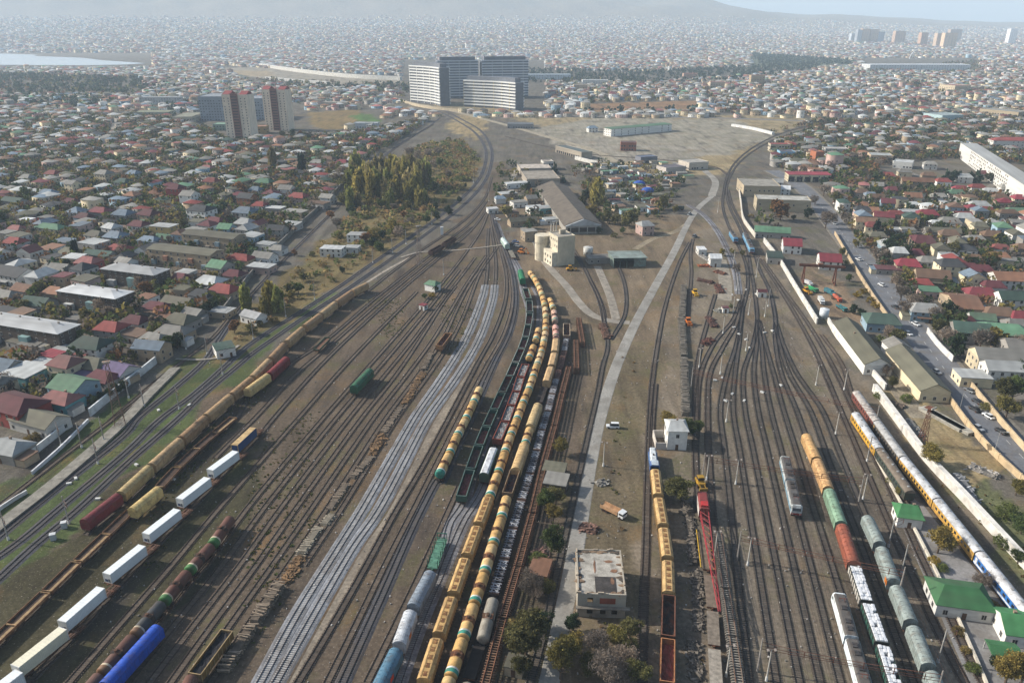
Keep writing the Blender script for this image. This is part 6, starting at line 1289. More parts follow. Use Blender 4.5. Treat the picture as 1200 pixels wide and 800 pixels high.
def trunk_mesh(seed, limbs=5, top=.8):
    q = random.Random(seed); m = MB(); m.tube((0, 0, -.1), (q.uniform(-.03, .03), q.uniform(-.03, .03), top*.6), .05, .03, 7); m.tube((0, 0, top*.58), (q.uniform(-.1, .1), q.uniform(-.1, .1), top), .03, .01, 6)
    for i in range(limbs):
        a = q.uniform(0, 6.28); z = q.uniform(.25, .6)*top; r = q.uniform(.18, .36); m.tube((0, 0, z), (r*math.cos(a), r*math.sin(a), z+q.uniform(.15, .35)), .022, .006, 5)
    return m.mesh('trunk', 'bark')
# kind: name, crown shape, crown radius per metre of height, crown base fraction, colours, clumps near/far, leaves per clump, leaf size, spread, words
TK = {'g': ('broadleaf_tree', 'round', .46, .2, [(78,90,48), (88,98,54), (72,84,46)], 'green leafy tree'), 'y': ('broadleaf_tree', 'round', .45, .2, [(126,114,60), (118,110,60), (132,116,62)], 'yellowing leafy tree'),
      'o': ('broadleaf_tree', 'round', .48, .18, [(96,94,56), (102,98,60)], 'olive-brown leafy tree'), 'r': ('broadleaf_tree', 'round', .48, .2, [(140,104,68), (130,96,62)], 'rusty brown tree'),
      'b': ('bare_tree', 'round', .5, .22, [(122,110,98), (130,116,102), (114,104,94)], 'grey leafless tree'), 'c': ('conifer_tree', 'cone', .3, .08, [(46,64,48), (52,70,52)], 'dark pointed conifer'),
      'd': ('evergreen_tree', 'round', .42, .12, [(48,62,42), (54,68,46)], 'dark rounded evergreen'), 'p': ('poplar_tree', 'column', .2, .03, [(142,132,72), (122,124,68), (152,138,74), (134,122,82)], 'tall narrow poplar'),
      'k': ('cypress_tree', 'column', .14, .03, [(34,48,36)], 'slim dark cypress'), 's': ('shrub', 'dome', .75, .0, [(110,106,60), (96,104,56), (128,112,68)], 'scrubby bush'), 'h': ('shrub', 'dome', .75, .0, [(136,116,48)], 'yellow bush')}
CR = {}
def crown_for(k, near, v):
    key = (k in 'bk' and k or TK[k][1], near, v)
    if key not in CR:
        sh = TK[k][1]; sd = hash((sh, near, v)) % 9999 if 0 else (len(CR)*37+5)
        if k == 'b': CR[key] = crown_mesh(sd, 'round', 130 if near else 70, 26 if near else 12, .075 if near else .11, .13, .22 if near else .3)
        elif sh == 'round': CR[key] = crown_mesh(sd, sh, 120 if near else 56, 44 if near else 18, .038 if near else .085, .1)
        elif sh == 'dome': CR[key] = crown_mesh(sd, sh, 70 if near else 30, 34 if near else 14, .05 if near else .1, .12)
        elif sh == 'cone': CR[key] = crown_mesh(sd, sh, 70 if near else 40, 16 if near else 8, .09 if near else .15, .1)
        else: CR[key] = crown_mesh(sd, sh, 110 if near else 80, 14 if near else 9, .16 if near else .22, .14)
    return CR[key]
TRK = [trunk_mesh(i) for i in range(3)]
NT = [0]; TREES = []
def tree(k, x, y, h, label=None, rx=1., mk=None):
    nm, sh, rr, bf, cols, words = TK[k]; near = math.hypot(x, y) < 330; i = NT[0]; NT[0] += 1; TREES.append((x, y, rr*h))
    if k not in 'shp' and y > 210: h *= 1.22
    if k == 'p': h *= 1.4
    h *= RND.uniform(.93, 1.07); r = empty(nm, (x, y, 0), RND.uniform(0, 6.28))
    if k not in 'sh': ob('trunk', TRK[i % 3], r, L(86, 74, 64), None, 0, (h*.8, h*.8, h*.9))
    jc = RND.uniform(.86, 1.12); c = L(*[v*jc for v in RND.choice(cols)]); s = rr*h*rx*RND.uniform(.92, 1.08)
    ob('crown', crown_for(k, near, i % 3), r, c, (0, 0, h*bf), 0, (s, s*RND.uniform(.88, 1.1), h*(1-bf)))
    tag(r, label, 'bush' if k in 'sh' else 'tree', 'trees and bushes among the houses and tracks')
    if mk: mark(mk, (x, y))
    if label is None:
        big = ('tall ' if h > 11 else 'small ' if h < 4.5 else '') if k not in 'shp' else ('' if h > 2.2 else 'low ')
        later(r, big+words, (x, y))
    return r
HT = '''645 652 g 9|617 768 o 11|632 742 d 7|672 738 d 5|657 795 y 11 .7|668 770 y 7|700 768 b 8|722 760 y 6|715 800 b 9|690 790 o 6|735 770 o 5|600 740 s 3|798 588 o 9 1.15|782 503 y 5.5|806 510 g 5|817 506 g 4|657 534 y 5|650 552 s 3|640 600 g 7|648 612 y 6|652 590 o 6|624 694 b 6|610 792 o 5|738 748 o 6|728 790 b 7|745 800 o 6|636 578 s 3|630 660 s 3|641 690 s 2.5|628 700 b 5
1098 648 y 8.5 1.2|1089 545 y 6 1.2|1104 668 s 2|1094 660 h 2|1180 606 s 4|1196 625 g 6|1190 580 y 6|1178 800 y 8|1166 784 d 4|1196 800 o 7|1123 742 s 1.8|1131 764 s 1.8|1140 786 s 2|1113 716 s 1.6|1163 716 s 3|1150 690 b 5|1053 582 y 3|1046 566 s 2.5|1174 640 s 3|1192 660 g 4|1150 600 s 2|1030 468 s 3|1045 455 o 4|1062 470 s 3|1038 440 b 5
1185 470 g 8|1178 490 y 7|1200 450 d 9|1118 416 d 9|1112 402 b 7|1126 398 y 7|1148 408 b 8|1169 408 y 8|1191 414 b 8|1175 472 o 9 .8|1155 480 s 3|1160 405 o 6|1040 300 d 11|1027 306 b 9|1060 305 d 8|1025 278 k 9|1003 290 y 5|1052 288 d 9|1100 272 g 7|1165 266 o 8|1172 285 d 7|1115 302 o 9|1123 296 b 8|1160 312 y 9|1110 372 d 8|1118 387 g 8|1100 390 o 7|1094 378 b 7
982 240 o 9|987 218 g 7|965 230 b 9|914 258 r 13 1.1|947 256 d 8|967 268 b 11|955 240 b 8|975 262 b 7|1025 216 d 8|1032 212 d 7|1107 214 c 10|1116 213 d 9|1122 212 c 10|1145 214 c 11|1136 213 d 8|1158 214 o 8|1050 338 b 8|1055 352 b 7|1068 362 b 8|1080 350 s 3|1000 368 d 4.5|1010 372 d 4|1020 354 h 3|1005 348 h 3|1012 344 h 3|1026 360 h 3|995 330 g 4|985 300 o 5|990 310 s 3|1040 398 b 6|1048 404 o 6|1032 400 s 3|1060 370 b 7|1075 300 o 6|1080 320 g 5
905 250 g 6|898 246 o 6|880 255 s 3|888 262 g 5|985 196 o 8|973 200 b 8|1000 190 b 9|1030 196 b 9|1050 180 b 9|1070 182 b 10|1085 176 b 10|1100 170 o 9|1110 178 b 9|1125 182 b 9|1140 190 o 9|1060 170 g 9|1090 160 d 10|1110 158 b 10|1045 170 g 9|1075 140 d 9|1060 138 d 9|1030 140 d 9|1040 142 d 9|930 258 o 4|1150 160 d 11|1140 165 d 9|1170 180 o 8|1012 200 d 5
448 214 p 17|458 216 p 18|466 218 p 16|474 222 p 17|482 216 p 18|490 224 p 17|497 222 p 14|412 228 p 16|420 232 p 14|428 226 p 16|436 228 p 17|442 232 p 15|452 236 p 12|463 236 p 13|485 236 p 13|478 238 p 12|405 238 g 7|414 244 d 6|432 243 y 6|447 244 g 6|462 248 b 6|479 246 y 6|493 244 y 7|500 240 d 6|510 246 d 5|520 240 o 5|508 226 g 9|515 196 g 8|505 200 b 9|525 208 b 6|500 185 b 10|490 190 b 11|480 186 b 10|512 182 b 9|540 196 s 4|530 226 s 3|545 220 d 4|538 238 d 5|525 252 d 6|512 258 d 6|500 262 g 6
460 274 y 9|470 278 b 8|448 280 d 6|438 292 d 7|446 296 g 6|428 284 r 7|436 282 y 7|400 282 y 5|412 252 d 7|395 268 b 6|388 256 r 5|405 262 s 3|420 262 s 3|430 256 s 3|480 266 b 6|473 256 r 5|402 320 d 3.5|390 330 s 2.5|370 322 s 2.5|380 312 s 2.5|350 322 s 2.5|365 340 s 2|289 362 p 9|317 362 p 10|327 366 p 9|311 368 p 7|350 344 g 6|356 330 o 5|342 350 y 4|333 352 y 4|338 344 o 5|322 378 s 3|305 382 s 3|294 392 o 5|275 390 r 5|366 300 s 3|345 300 r 4
91 306 k 10|87 306 k 7|66 324 c 11 1.2|79 318 c 8 1.1|46 346 o 7.5|29 366 o 6|64 371 y 6|76 335 o 6|103 378 o 6|98 372 y 5|120 368 b 7|128 374 b 6|172 346 r 7|165 340 b 6|217 272 o 8|172 224 o 10|191 222 d 9|281 230 r 11 1.1|263 250 d 7|170 303 o 7|226 294 g 6|225 369 y 5|213 372 y 5|240 372 d 6|248 368 d 6|19 226 d 9|32 234 g 9|3 262 g 8|111 238 o 7|121 276 d 6|332 163 y 9|352 162 r 8|343 160 d 8|355 206 k 15 1.2|320 200 p 14|345 212 o 9|288 200 o 9
162 418 o 6|172 414 y 6|182 415 o 6|192 413 o 6|200 411 g 6|209 408 d 6|156 424 o 5|147 458 d 4|138 462 d 4|128 468 d 4|119 472 d 3.5|112 476 d 3.5|30 520 h 2.5|40 516 s 3|22 526 s 3|52 508 s 2.5|10 464 b 7|4 452 b 6|96 446 s 3|40 330 d 7|120 300 b 5|143 300 b 6|135 312 b 6|160 290 y 5|200 258 b 5|238 255 o 5|270 262 y 4|300 262 y 7|310 258 o 6|336 210 o 7|394 214 b 9|386 208 y 8|400 206 b 9|374 212 o 7|360 208 b 7
685 236 d 9|699 240 p 15 1.3|694 238 p 12|683 243 o 7|693 253 y 8|712 262 o 8|720 264 o 7|703 258 g 6|737 266 o 11|743 262 o 8|595 254 o 8|622 268 o 7|617 226 d 8|650 204 c 10|660 214 c 6|627 236 d 7|583 232 g 4|575 246 h 4|587 206 o 5|600 232 d 6|777 246 o 9|790 250 y 6|760 234 o 6|775 228 g 6|766 254 o 5|702 274 d 5|730 274 g 4|720 278 s 3|862 320 b 5|846 300 y 4|858 296 s 3|870 300 o 4|510 342 g 3.5|506 348 h 2.5|498 350 g 3|857 360 s 2'''
for e in HT.replace('\n', '|').split('|'):
    t = e.split(); p = G(float(t[0]), float(t[1])); tree(t[2], p.x, p.y, float(t[3]), None, float(t[4]) if len(t) > 4 else 1.)
for i in range(34):                                     # the poplar grove between the lines
    px, py = RND.uniform(402, 500), RND.uniform(212, 246)
    p = G(px, py); tree('p' if RND.random() < .75 else 'o', p.x, p.y, RND.uniform(11, 18) if py < 236 else RND.uniform(7, 12))
NPLACED = len(TREES)
# ------------------------------------------------------------------ what nobody could count: far town, far woods, garden greenery
def boxes(arr, cols, roofcols, hip=True):
    """arr rows: x, y, z, w, d, h, az, rh"""
    n = len(arr); x, y, z, w, d, h, az, rh = arr.T; ca, sa = np.cos(az), np.sin(az)
    def P(u, v, zz): return np.stack([x+u*ca-v*sa, y+u*sa+v*ca, zz], -1)
    W2, D2 = w/2, d/2; f = np.minimum(W2*.75, D2*.95)
    V = [P(-W2, -D2, z-1), P(W2, -D2, z-1), P(W2, D2, z-1), P(-W2, D2, z-1), P(-W2, -D2, z+h), P(W2, -D2, z+h), P(W2, D2, z+h), P(-W2, D2, z+h)]
    E = 1.07; R4 = [P(-W2*E, -D2*E, z+h), P(W2*E, -D2*E, z+h), P(W2*E, D2*E, z+h), P(-W2*E, D2*E, z+h)]; RG = [P(-W2+f, 0*w, z+h+rh), P(W2-f, 0*w, z+h+rh)]
    V = np.stack(V+R4+RG, 1); F = np.array([(0, 1, 5, 4), (1, 2, 6, 5), (2, 3, 7, 6), (3, 0, 4, 7), (8, 9, 13, 12), (10, 11, 12, 13), (9, 10, 13, 13), (11, 8, 12, 12)])
    co = V.reshape(-1, 3); C = np.concatenate([np.repeat(cols[:, None], 8, 1), np.repeat(roofcols[:, None], 6, 1)], 1).reshape(-1, 3)
    off = np.arange(n)[:, None]*14
    q = (off[:, :, None]+F[None, :6]).reshape(-1, 4); t = (off[:, :, None]+F[None, 6:, :3]).reshape(-1, 3)
    return co, q, t, C
def stuff_mesh(name, co, q, t, C, mat='tinted'):
    me = bpy.data.meshes.new(name); nl = q.size+t.size; me.vertices.add(len(co)); me.vertices.foreach_set('co', co.astype(np.float32).ravel())
    me.loops.add(nl); me.loops.foreach_set('vertex_index', np.concatenate([q.ravel(), t.ravel()]).astype(np.int32)); npq = len(q); npt = len(t)
    me.polygons.add(npq+npt); me.polygons.foreach_set('loop_start', np.concatenate([np.arange(npq)*4, q.size+np.arange(npt)*3]).astype(np.int32))
    at = me.color_attributes.new('tint', 'FLOAT_COLOR', 'POINT'); at.data.foreach_set('color', np.concatenate([C, np.ones((len(C), 1))], 1).astype(np.float32).ravel())
    me.update(calc_edges=True); me.validate(); me.materials.append(MATS[mat]); return tag(ob(name, me), kind='stuff')
WPAL = np.array([c3(*WC_[k][1]) for k in 'wwwccccgggtttppb']); RPAL = np.array([c3(*RC_[k][1]) for k in 'GGGGGGGLLLLLYYYRMMPTTBBBNDUUK'])
FA = np.array(FOOT)
def px_of(x, y, z): return np.array(proj(x, y, z))
MIDQ = [[(-60, 118), (128, 118), (128, 175), (0, 200), (-60, 240)], [(150, 128), (240, 150), (270, 168), (380, 160), (450, 152), (505, 140), (470, 165), (440, 180), (400, 215), (360, 255), (300, 318), (250, 375), (150, 440), (0, 560), (-60, 560), (-60, 175), (130, 168)],
        [(905, 156), (960, 142), (1010, 143), (1240, 118), (1300, 240), (1300, 420), (1110, 395), (1060, 345), (1010, 290), (960, 215), (905, 195)], [(640, 110), (680, 122), (815, 116), (850, 134), (960, 138), (1240, 112), (1240, 62), (1000, 85), (880, 98), (760, 98), (640, 90)]]
EXCL = [[(470, 70), (640, 70), (640, 135), (470, 128)], [(-90, 62), (180, 62), (180, 80), (-90, 80)], [(250, 76), (480, 90), (480, 103), (300, 100)], [(600, 82), (770, 84), (960, 74), (960, 82), (770, 98), (600, 97)], [(-60, 85), (170, 92), (170, 112), (-60, 112)], [(880, 62), (1000, 70), (1000, 78), (880, 80)], [(355, 130), (450, 128), (450, 152), (366, 152)], [(680, 121), (818, 117), (822, 131), (690, 132)], [(230, 120), (360, 120), (360, 160), (230, 160)], [(1010, 68), (1150, 68), (1150, 84), (1010, 84)]]
def inside_many(X, Y, polys): 
    m = np.zeros(X.shape, bool)
    for P in polys: m |= poly_mask(P, X, Y)
    return m
def add_windows(co, q, C, arr):
    V, K_ = [], []
    for x, y, z, w, d, h, az, rh in arr:
        ca, sa = math.cos(az), math.sin(az); st = 2 if h > 5 else 1
        for face in (0, 1, 2):
            ln = w if face == 0 else d; nn = max(2, int(ln/3.6))
            for s_ in range(st):
                for i in range(nn):
                    if RND.random() < .25: continue
                    t = (i+.5)/nn*ln-ln/2; z0 = z+1.0+s_*h/st*.95
                    for dt, dz in ((-.6, 0), (.6, 0), (.6, 1.3), (-.6, 1.3)):
                        if face == 0: u, v = t+dt, -d/2-.03
                        elif face == 1: u, v = w/2+.03, t+dt
                        else: u, v = -w/2-.03, t-dt
                        V.append((x+u*ca-v*sa, y+u*sa+v*ca, z0+dz))
    V = np.array(V); n0 = len(co); qq = np.arange(len(V)).reshape(-1, 4)+n0
    return np.concatenate([co, V]), np.concatenate([q, qq]), np.concatenate([C, np.tile([[.035, .036, .04]], (len(V), 1))])
def place_town(name, ylo, yhi, n, smin, smax, polys=None, gap=7.5, logd=False, tall=.03):
    y = np.exp(NPR.uniform(math.log(ylo), math.log(yhi), n)) if logd else np.sqrt(NPR.uniform(ylo**2, yhi**2, n))
    x = NPR.uniform(-.72, .74, n)*(y+60); z = terrain(x, y); pxx, pyy = proj(x, y, z)
    ok = ~inside_many(pxx, pyy, EXCL) & (z < 150*(.8+.5*NPR.random(n)))
    if polys: ok &= inside_many(pxx, pyy, polys)
    x, y, z = x[ok], y[ok], z[ok]
    # thin out overlaps on a grid
    cell = np.floor(np.stack([x, y], 1)/((smin+smax)/2*1.42)).astype(int); _, u = np.unique(cell, axis=0, return_index=True); x, y, z = x[u], y[u], z[u]
    keep = np.ones(len(x), bool)
    for f in FA: keep &= (x-f[0])**2+(y-f[1])**2 > (f[2]+gap)**2
    keep &= np.array([((CL[:, 0]-a)**2+(CL[:, 1]-b)**2).min() > 15**2 for a, b in zip(x, y)])
    x, y, z = x[keep], y[keep], z[keep]; k = len(x)
    h = NPR.uniform(3.2, 7.5, k); tl = NPR.random(k) < tall; h[tl] *= NPR.uniform(1.4, 2.0, tl.sum())
    w = NPR.uniform(smin, smax, k); d = w*NPR.uniform(.65, .95, k); rh = d*.2*(NPR.random(k) > .12)+.1
    arr = np.stack([x, y, z, w, d, h, np.where(x < 0, AZL, AZR)+NPR.normal(0, .16, k)+(NPR.random(k) < .3)*1.57, rh], 1)
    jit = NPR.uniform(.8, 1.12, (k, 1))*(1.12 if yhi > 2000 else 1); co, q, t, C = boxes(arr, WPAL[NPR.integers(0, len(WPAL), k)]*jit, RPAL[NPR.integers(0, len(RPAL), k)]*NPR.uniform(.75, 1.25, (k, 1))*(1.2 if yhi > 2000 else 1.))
    if yhi < 3000: co, q, C = add_windows(co, q, C, arr)
    stuff_mesh(name, co, q, t, C); return arr
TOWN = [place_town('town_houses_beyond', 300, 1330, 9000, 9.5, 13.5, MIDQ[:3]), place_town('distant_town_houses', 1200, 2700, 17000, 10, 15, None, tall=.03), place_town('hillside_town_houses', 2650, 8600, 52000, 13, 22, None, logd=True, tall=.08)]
def foliage_stuff(name, pts, hs, rs, cols, per, leaf):
    n = len(pts); k = n*per; c = np.repeat(pts, per, 0); h = np.repeat(hs, per)[:, None]; r = np.repeat(rs, per)[:, None]
    d = NPR.normal(0, 1, (k, 3)); d /= np.linalg.norm(d, axis=1)[:, None]; d *= NPR.uniform(.35, 1, (k, 1))**.5
    c = c+d*np.concatenate([r, r, h*.42], 1)+np.concatenate([0*h, 0*h, h*.55], 1)
    nr = NPR.normal(0, 1, (k, 3)); nr /= np.linalg.norm(nr, axis=1)[:, None]; a = np.cross(nr, NPR.normal(0, 1, (k, 3))); a /= np.linalg.norm(a, axis=1)[:, None]; b = np.cross(nr, a)
    s = leaf*r*NPR.uniform(.6, 1.4, (k, 1)); co = np.stack([c-a*s-b*s*.7, c+a*s-b*s*.6, c+a*s*.8+b*s, c-a*s*.9+b*s*.8], 1).reshape(-1, 3)
    C = np.repeat(np.repeat(cols, per, 0)*NPR.uniform(.6, 1.4, (k, 1)), 4, 0)
    stuff_mesh(name, co, np.arange(4*k).reshape(-1, 4), np.zeros((0, 3), int), C, 'tinted_leaf')
GP = np.array([c3(70,80,42), c3(90,90,50), c3(110,100,54), c3(96,86,76), c3(88,80,72), c3(46,60,40), c3(110,80,54), c3(60,72,42)])
def scatter(polys, n, ylo, yhi, ex=True, gap=1.5):
    y = np.sqrt(NPR.uniform(ylo**2, yhi**2, n)); x = NPR.uniform(-.74, .76, n)*(y+60); z = terrain(x, y); pxx, pyy = proj(x, y, z); ok = inside_many(pxx, pyy, polys)
    x, y, z = x[ok], y[ok], z[ok]; keep = np.ones(len(x), bool)
    for f in FA: keep &= (x-f[0])**2+(y-f[1])**2 > (f[2]*.8+gap)**2
    if len(x): keep &= np.array([((CL[:, 0]-a)**2+(CL[:, 1]-b)**2).min() > 8**2 for a, b in zip(x, y)])
    return np.stack([x, y, z], 1)[keep]
CENTRE = [[(668, 200), (700, 192), (806, 200), (780, 258), (705, 264), (690, 235)], [(578, 195), (622, 195), (640, 240), (652, 262), (602, 276), (575, 240)], [(880, 240), (905, 240), (925, 275), (900, 280)]]
p = np.concatenate([scatter(MIDQ[:3], 60000, 250, 1350), scatter(CENTRE, 17000, 250, 1350)]); hs = NPR.uniform(2.5, 8.5, len(p)); foliage_stuff('garden_greenery', p, hs, hs*.46, GP[NPR.integers(0, 8, len(p))]*1.2, 20, .26)
p = scatter([MIDQ[3], [(-60, 80), (480, 100), (480, 122), (-60, 122)]], 22000, 1200, 3600, gap=2); hs = NPR.uniform(4, 9, len(p)); foliage_stuff('distant_greenery', p, hs, hs*.55, GP[NPR.integers(0, 8, len(p))]*1.2, 8, .42)
BELT = [[(600, 82), (770, 84), (960, 74), (960, 82), (880, 96), (770, 99), (600, 97)], [(-60, 86), (60, 88), (170, 92), (210, 104), (170, 111), (-60, 110)], [(-60, 113), (110, 113), (140, 120), (100, 132), (-60, 126)], [(640, 131), (815, 128), (818, 133), (640, 136)], [(880, 63), (1000, 71), (1000, 77), (890, 76)], [(1020, 97), (1090, 98), (1090, 104), (1030, 103)], [(190, 118), (236, 122), (232, 140), (212, 150), (200, 134)], [(440, 98), (486, 98), (486, 108), (440, 106)], [(330, 100), (420, 99), (420, 106), (330, 107)]]
p = scatter(BELT, 26000, 1150, 4200, gap=0); hs = NPR.uniform(6, 11, len(p)); foliage_stuff('far_woodland', p, hs, hs*.5, c3(50, 64, 50)*NPR.uniform(.7, 1.3, (len(p), 1)), 9, .45)
SCRUB = [[(262, 428), (330, 372), (470, 288), (552, 222), (566, 190), (540, 165), (500, 168), (440, 205), (420, 245), (330, 335), (262, 405)]]
p = scatter(SCRUB, 22000, 200, 1000, gap=0); hs = NPR.uniform(.8, 3.0, len(p))*np.where(p[:, 1] > 470, 1.75, 1.); foliage_stuff('scrub_undergrowth', p, hs, hs*.75, np.array([c3(126,116,70), c3(138,120,76), c3(102,108,62), c3(138,112,78), c3(92,98,56)])[NPR.integers(0, 5, len(p))], 12, .3)
WEED = [[(640, 810), (668, 690), (690, 480), (735, 400), (760, 400), (752, 560), (745, 700), (735, 810)], [(780, 690), (800, 560), (815, 600), (838, 810), (790, 810)], [(596, 640), (640, 530), (665, 540), (650, 640), (640, 700), (610, 800), (590, 800)], [(1085, 560), (1170, 575), (1230, 650), (1230, 720), (1150, 620)]]
YARDW = [[(-60, 780), (96, 640), (230, 520), (340, 420), (470, 320), (560, 330), (520, 420), (440, 560), (330, 720), (260, 810), (0, 810)]]
p = scatter(YARDW, 9000, 110, 420, gap=0); q_ = np.sin(p[:, 0]/9+np.sin(p[:, 1]/23)*2)+np.sin(p[:, 1]/31+p[:, 0]/17) > .5; p = p[q_]
y_ = NPR.uniform(115, 380, 5200); x_ = np.interp(y_, [115, 380], [-118, -58])+NPR.uniform(-24, 52, len(y_)); g_ = np.sin(x_/6.+np.sin(y_/29)*1.5)+np.sin(y_/37+x_/21) > .75
p = np.stack([x_[g_], y_[g_], 0*x_[g_]], 1); hs = NPR.uniform(.07, .2, len(p)); foliage_stuff('yard_weeds', p, hs, hs*2.6, np.array([c3(84,92,44), c3(72,80,42), c3(104,94,54)])[NPR.integers(0, 3, len(p))], 7, .5)
p = scatter(WEED, 4200, 100, 330, gap=0); hs = NPR.uniform(.2, .8, len(p)); foliage_stuff('weeds', p, hs, hs*.8, np.array([c3(92,90,50), c3(76,84,44), c3(112,92,58), c3(104,84,58)])[NPR.integers(0, 4, len(p))], 10, .45)
# ------------------------------------------------------------------ masts, cranes, vehicles, heaps
def kit_lightmast(h=9.):
    k = Kit(); m = MB(); m.tube((0, 0, 0), (0, 0, 1.3), .34, .26, 8); k.add('foot', m, 'clean_metal', L(206, 206, 202))
    m = MB(); m.tube((0, 0, 1.3), (0, 0, h), .2, .12, 8); k.add('pole', m, 'clean_metal', L(176, 172, 164))
    m = MB(); m.box(-.9, .9, -.05, .05, h, h+.1); a = k.add('cross_arm', m, 'painted_metal', L(120, 110, 100))
    for sx in (-.8, .8):
        m = MB(); m.box(sx-.22, sx+.22, -.5, .2, h-.1, h+.15); k.add('floodlight', m, 'painted_metal', L(150, 140, 132), a)
    return k
def kit_catmast(h=9.5):
    k = Kit(); m = MB(); m.tube((0, 0, 0), (0, 0, .9), .4, .3, 8); k.add('foot', m, 'clean_metal', L(196, 196, 192))
    m = MB(); m.tube((0, 0, .9), (0, 0, h), .2, .15, 8); k.add('pole', m, 'concrete', L(146, 144, 140))
    m = MB(); m.tube((0, 0, h-1.6), (3.4, 0, h-1.1), .06, n=5); m.tube((0, 0, h-.3), (3.4, 0, h-1.1), .04, n=5); m.tube((0, 0, h-3.0), (3.0, 0, h-2.6), .06, n=5); k.add('bracket_arm', m, 'rusty_metal', L(110, 100, 94))
    m = MB(); m.tube((3.3, 0, h-2.5), (3.3, 0, h-1.1), .09, n=6); k.add('insulator', m, 'painted_metal', L(120, 84, 70)); return k
LM = kit_lightmast(); CM = kit_catmast(); LM2 = kit_lightmast(11.5)
for px, py in ((876,662),(862,567),(837,654),(851,792),(828,562),(851,494),(819,431),(844,438),(707,546),(898,797),(956,451),(979,509),(1011,585),(989,457),(847,391),(874,411),(859,366),(877,369),(896,371),(863,341),(859,314),(886,325),(841,249)):
    p = G(px, py); r = spawn(LM if py > 330 else LM2, 'light_mast', (p.x, p.y, 0), RND.uniform(-.4, .4), None, 'light mast', 'light masts of the yard'); later(r, 'slender white footed light mast', p)
for px, py, a in ((72,522,-.9),(96,524,-.9),(122,516,-.9),(115,543,-.9),(81,613,-.8),(10,632,-.8),(151,466,-.9),(169,476,-.9),(210,479,-.9),(261,438,-.9),(218,409,2.3),(297,397,-.9),(243,415,-.9),(437,308,-.8),(476,286,-.8),(506,263,-.8),(335,371,-.8),(369,351,-.8),(460,296,-.8),(555,214,-.6),(590,288,0),(1041,640,.3),(1056,672,.3),(1099,775,.3),(1016,540,.3),(900,359,.2),(573,236,0),(520,322,0)):
    p = G(px, py); r = spawn(CM, 'catenary_mast', (p.x, p.y, 0), a, None, 'catenary mast', 'catenary masts along the lines'); later(r, 'grey catenary mast with a bracket arm', p)
def lattice(px, py, h, w, label, col=(120,108,98), mk=None):
    p = G(px, py); r = empty('lattice_mast', (p.x, p.y, 0), .5); tag(r, label, 'lattice mast'); lv = int(h/2.2)
    f = lambda z: w/2*(1-.72*z/h)
    m = MB()
    for sx in (-1, 1):
        for sy in (-1, 1): m.tube((sx*f(0), sy*f(0), 0), (sx*f(h), sy*f(h), h), .11, .08, 5)
    ob('mast_leg_frame', m.mesh('mast_leg_frame', 'rusty_metal'), r, L(*col)); m = MB()
    for i in range(lv):
        z0, z1 = h*i/lv, h*(i+1)/lv
        for a, b in (((-1, -1), (1, -1)), ((1, -1), (1, 1)), ((1, 1), (-1, 1)), ((-1, 1), (-1, -1))):
            m.tube((a[0]*f(z0), a[1]*f(z0), z0), (b[0]*f(z1), b[1]*f(z1), z1), .06, n=4); m.tube((b[0]*f(z0), b[1]*f(z0), z0), (a[0]*f(z1), a[1]*f(z1), z1), .06, n=4)
    ob('lattice_bracing', m.mesh('lattice_bracing', 'rusty_metal'), r, L(*col))
    m = MB(); m.box(-1.3, 1.3, -1.3, 1.3, h, h+.2); hd = ob('platform', m.mesh('platform', 'rusty_metal'), r, L(*col))
    for i in range(4):
        m = MB(); x = -1.05+i*.7; m.box(x-.25, x+.25, -1.5, -1.2, h+.2, h+.8); ob('floodlight', m.mesh('floodlight', 'painted_metal'), hd, L(170, 168, 160))
    if mk: mark(mk, p)
lattice(141, 498, 25, 3.6, 'tall rusty lattice mast beside the town wall and mossy houses', (128,106,90), 'the tall rusty lattice mast'); lattice(492, 311, 24, 3.2, 'tall grey lattice mast by the footpath across the sidings', (126,122,116), 'the grey lattice mast')
lattice(1080, 520, 14, 2.4, 'short rusty lattice floodlight tower on the vacant lot', (104,66,52), 'the rusty floodlight tower'); lattice(881-0, 620-0, 0.1, 1, 'x') if 0 else None
p = G(1121, 498); 
# street lamps
for px, py in ((1124,482),(1165,531)):
    p = G(px, py); r = empty('street_lamp', (p.x, p.y, 0), -.6); tag(r, None, 'street lamp', 'street lamps'); later(r, 'thin pale street lamp with a single arm', p)
    m = MB(); m.tube((0, 0, 0), (0, 0, 8.5), .12, .08, 6); ob('pole', m.mesh('pole', 'painted_metal'), r, L(160, 160, 158)); m = MB(); m.tube((0, 0, 8.4), (2, 0, 8.9), .06, n=5); a = ob('arm', m.mesh('arm', 'painted_metal'), r, L(160, 160, 158)); m = MB(); m.box(1.7, 2.6, -.18, .18, 8.85, 9.0); ob('lamp_head', m.mesh('lamp_head', 'clean_metal'), a, L(196, 196, 190))
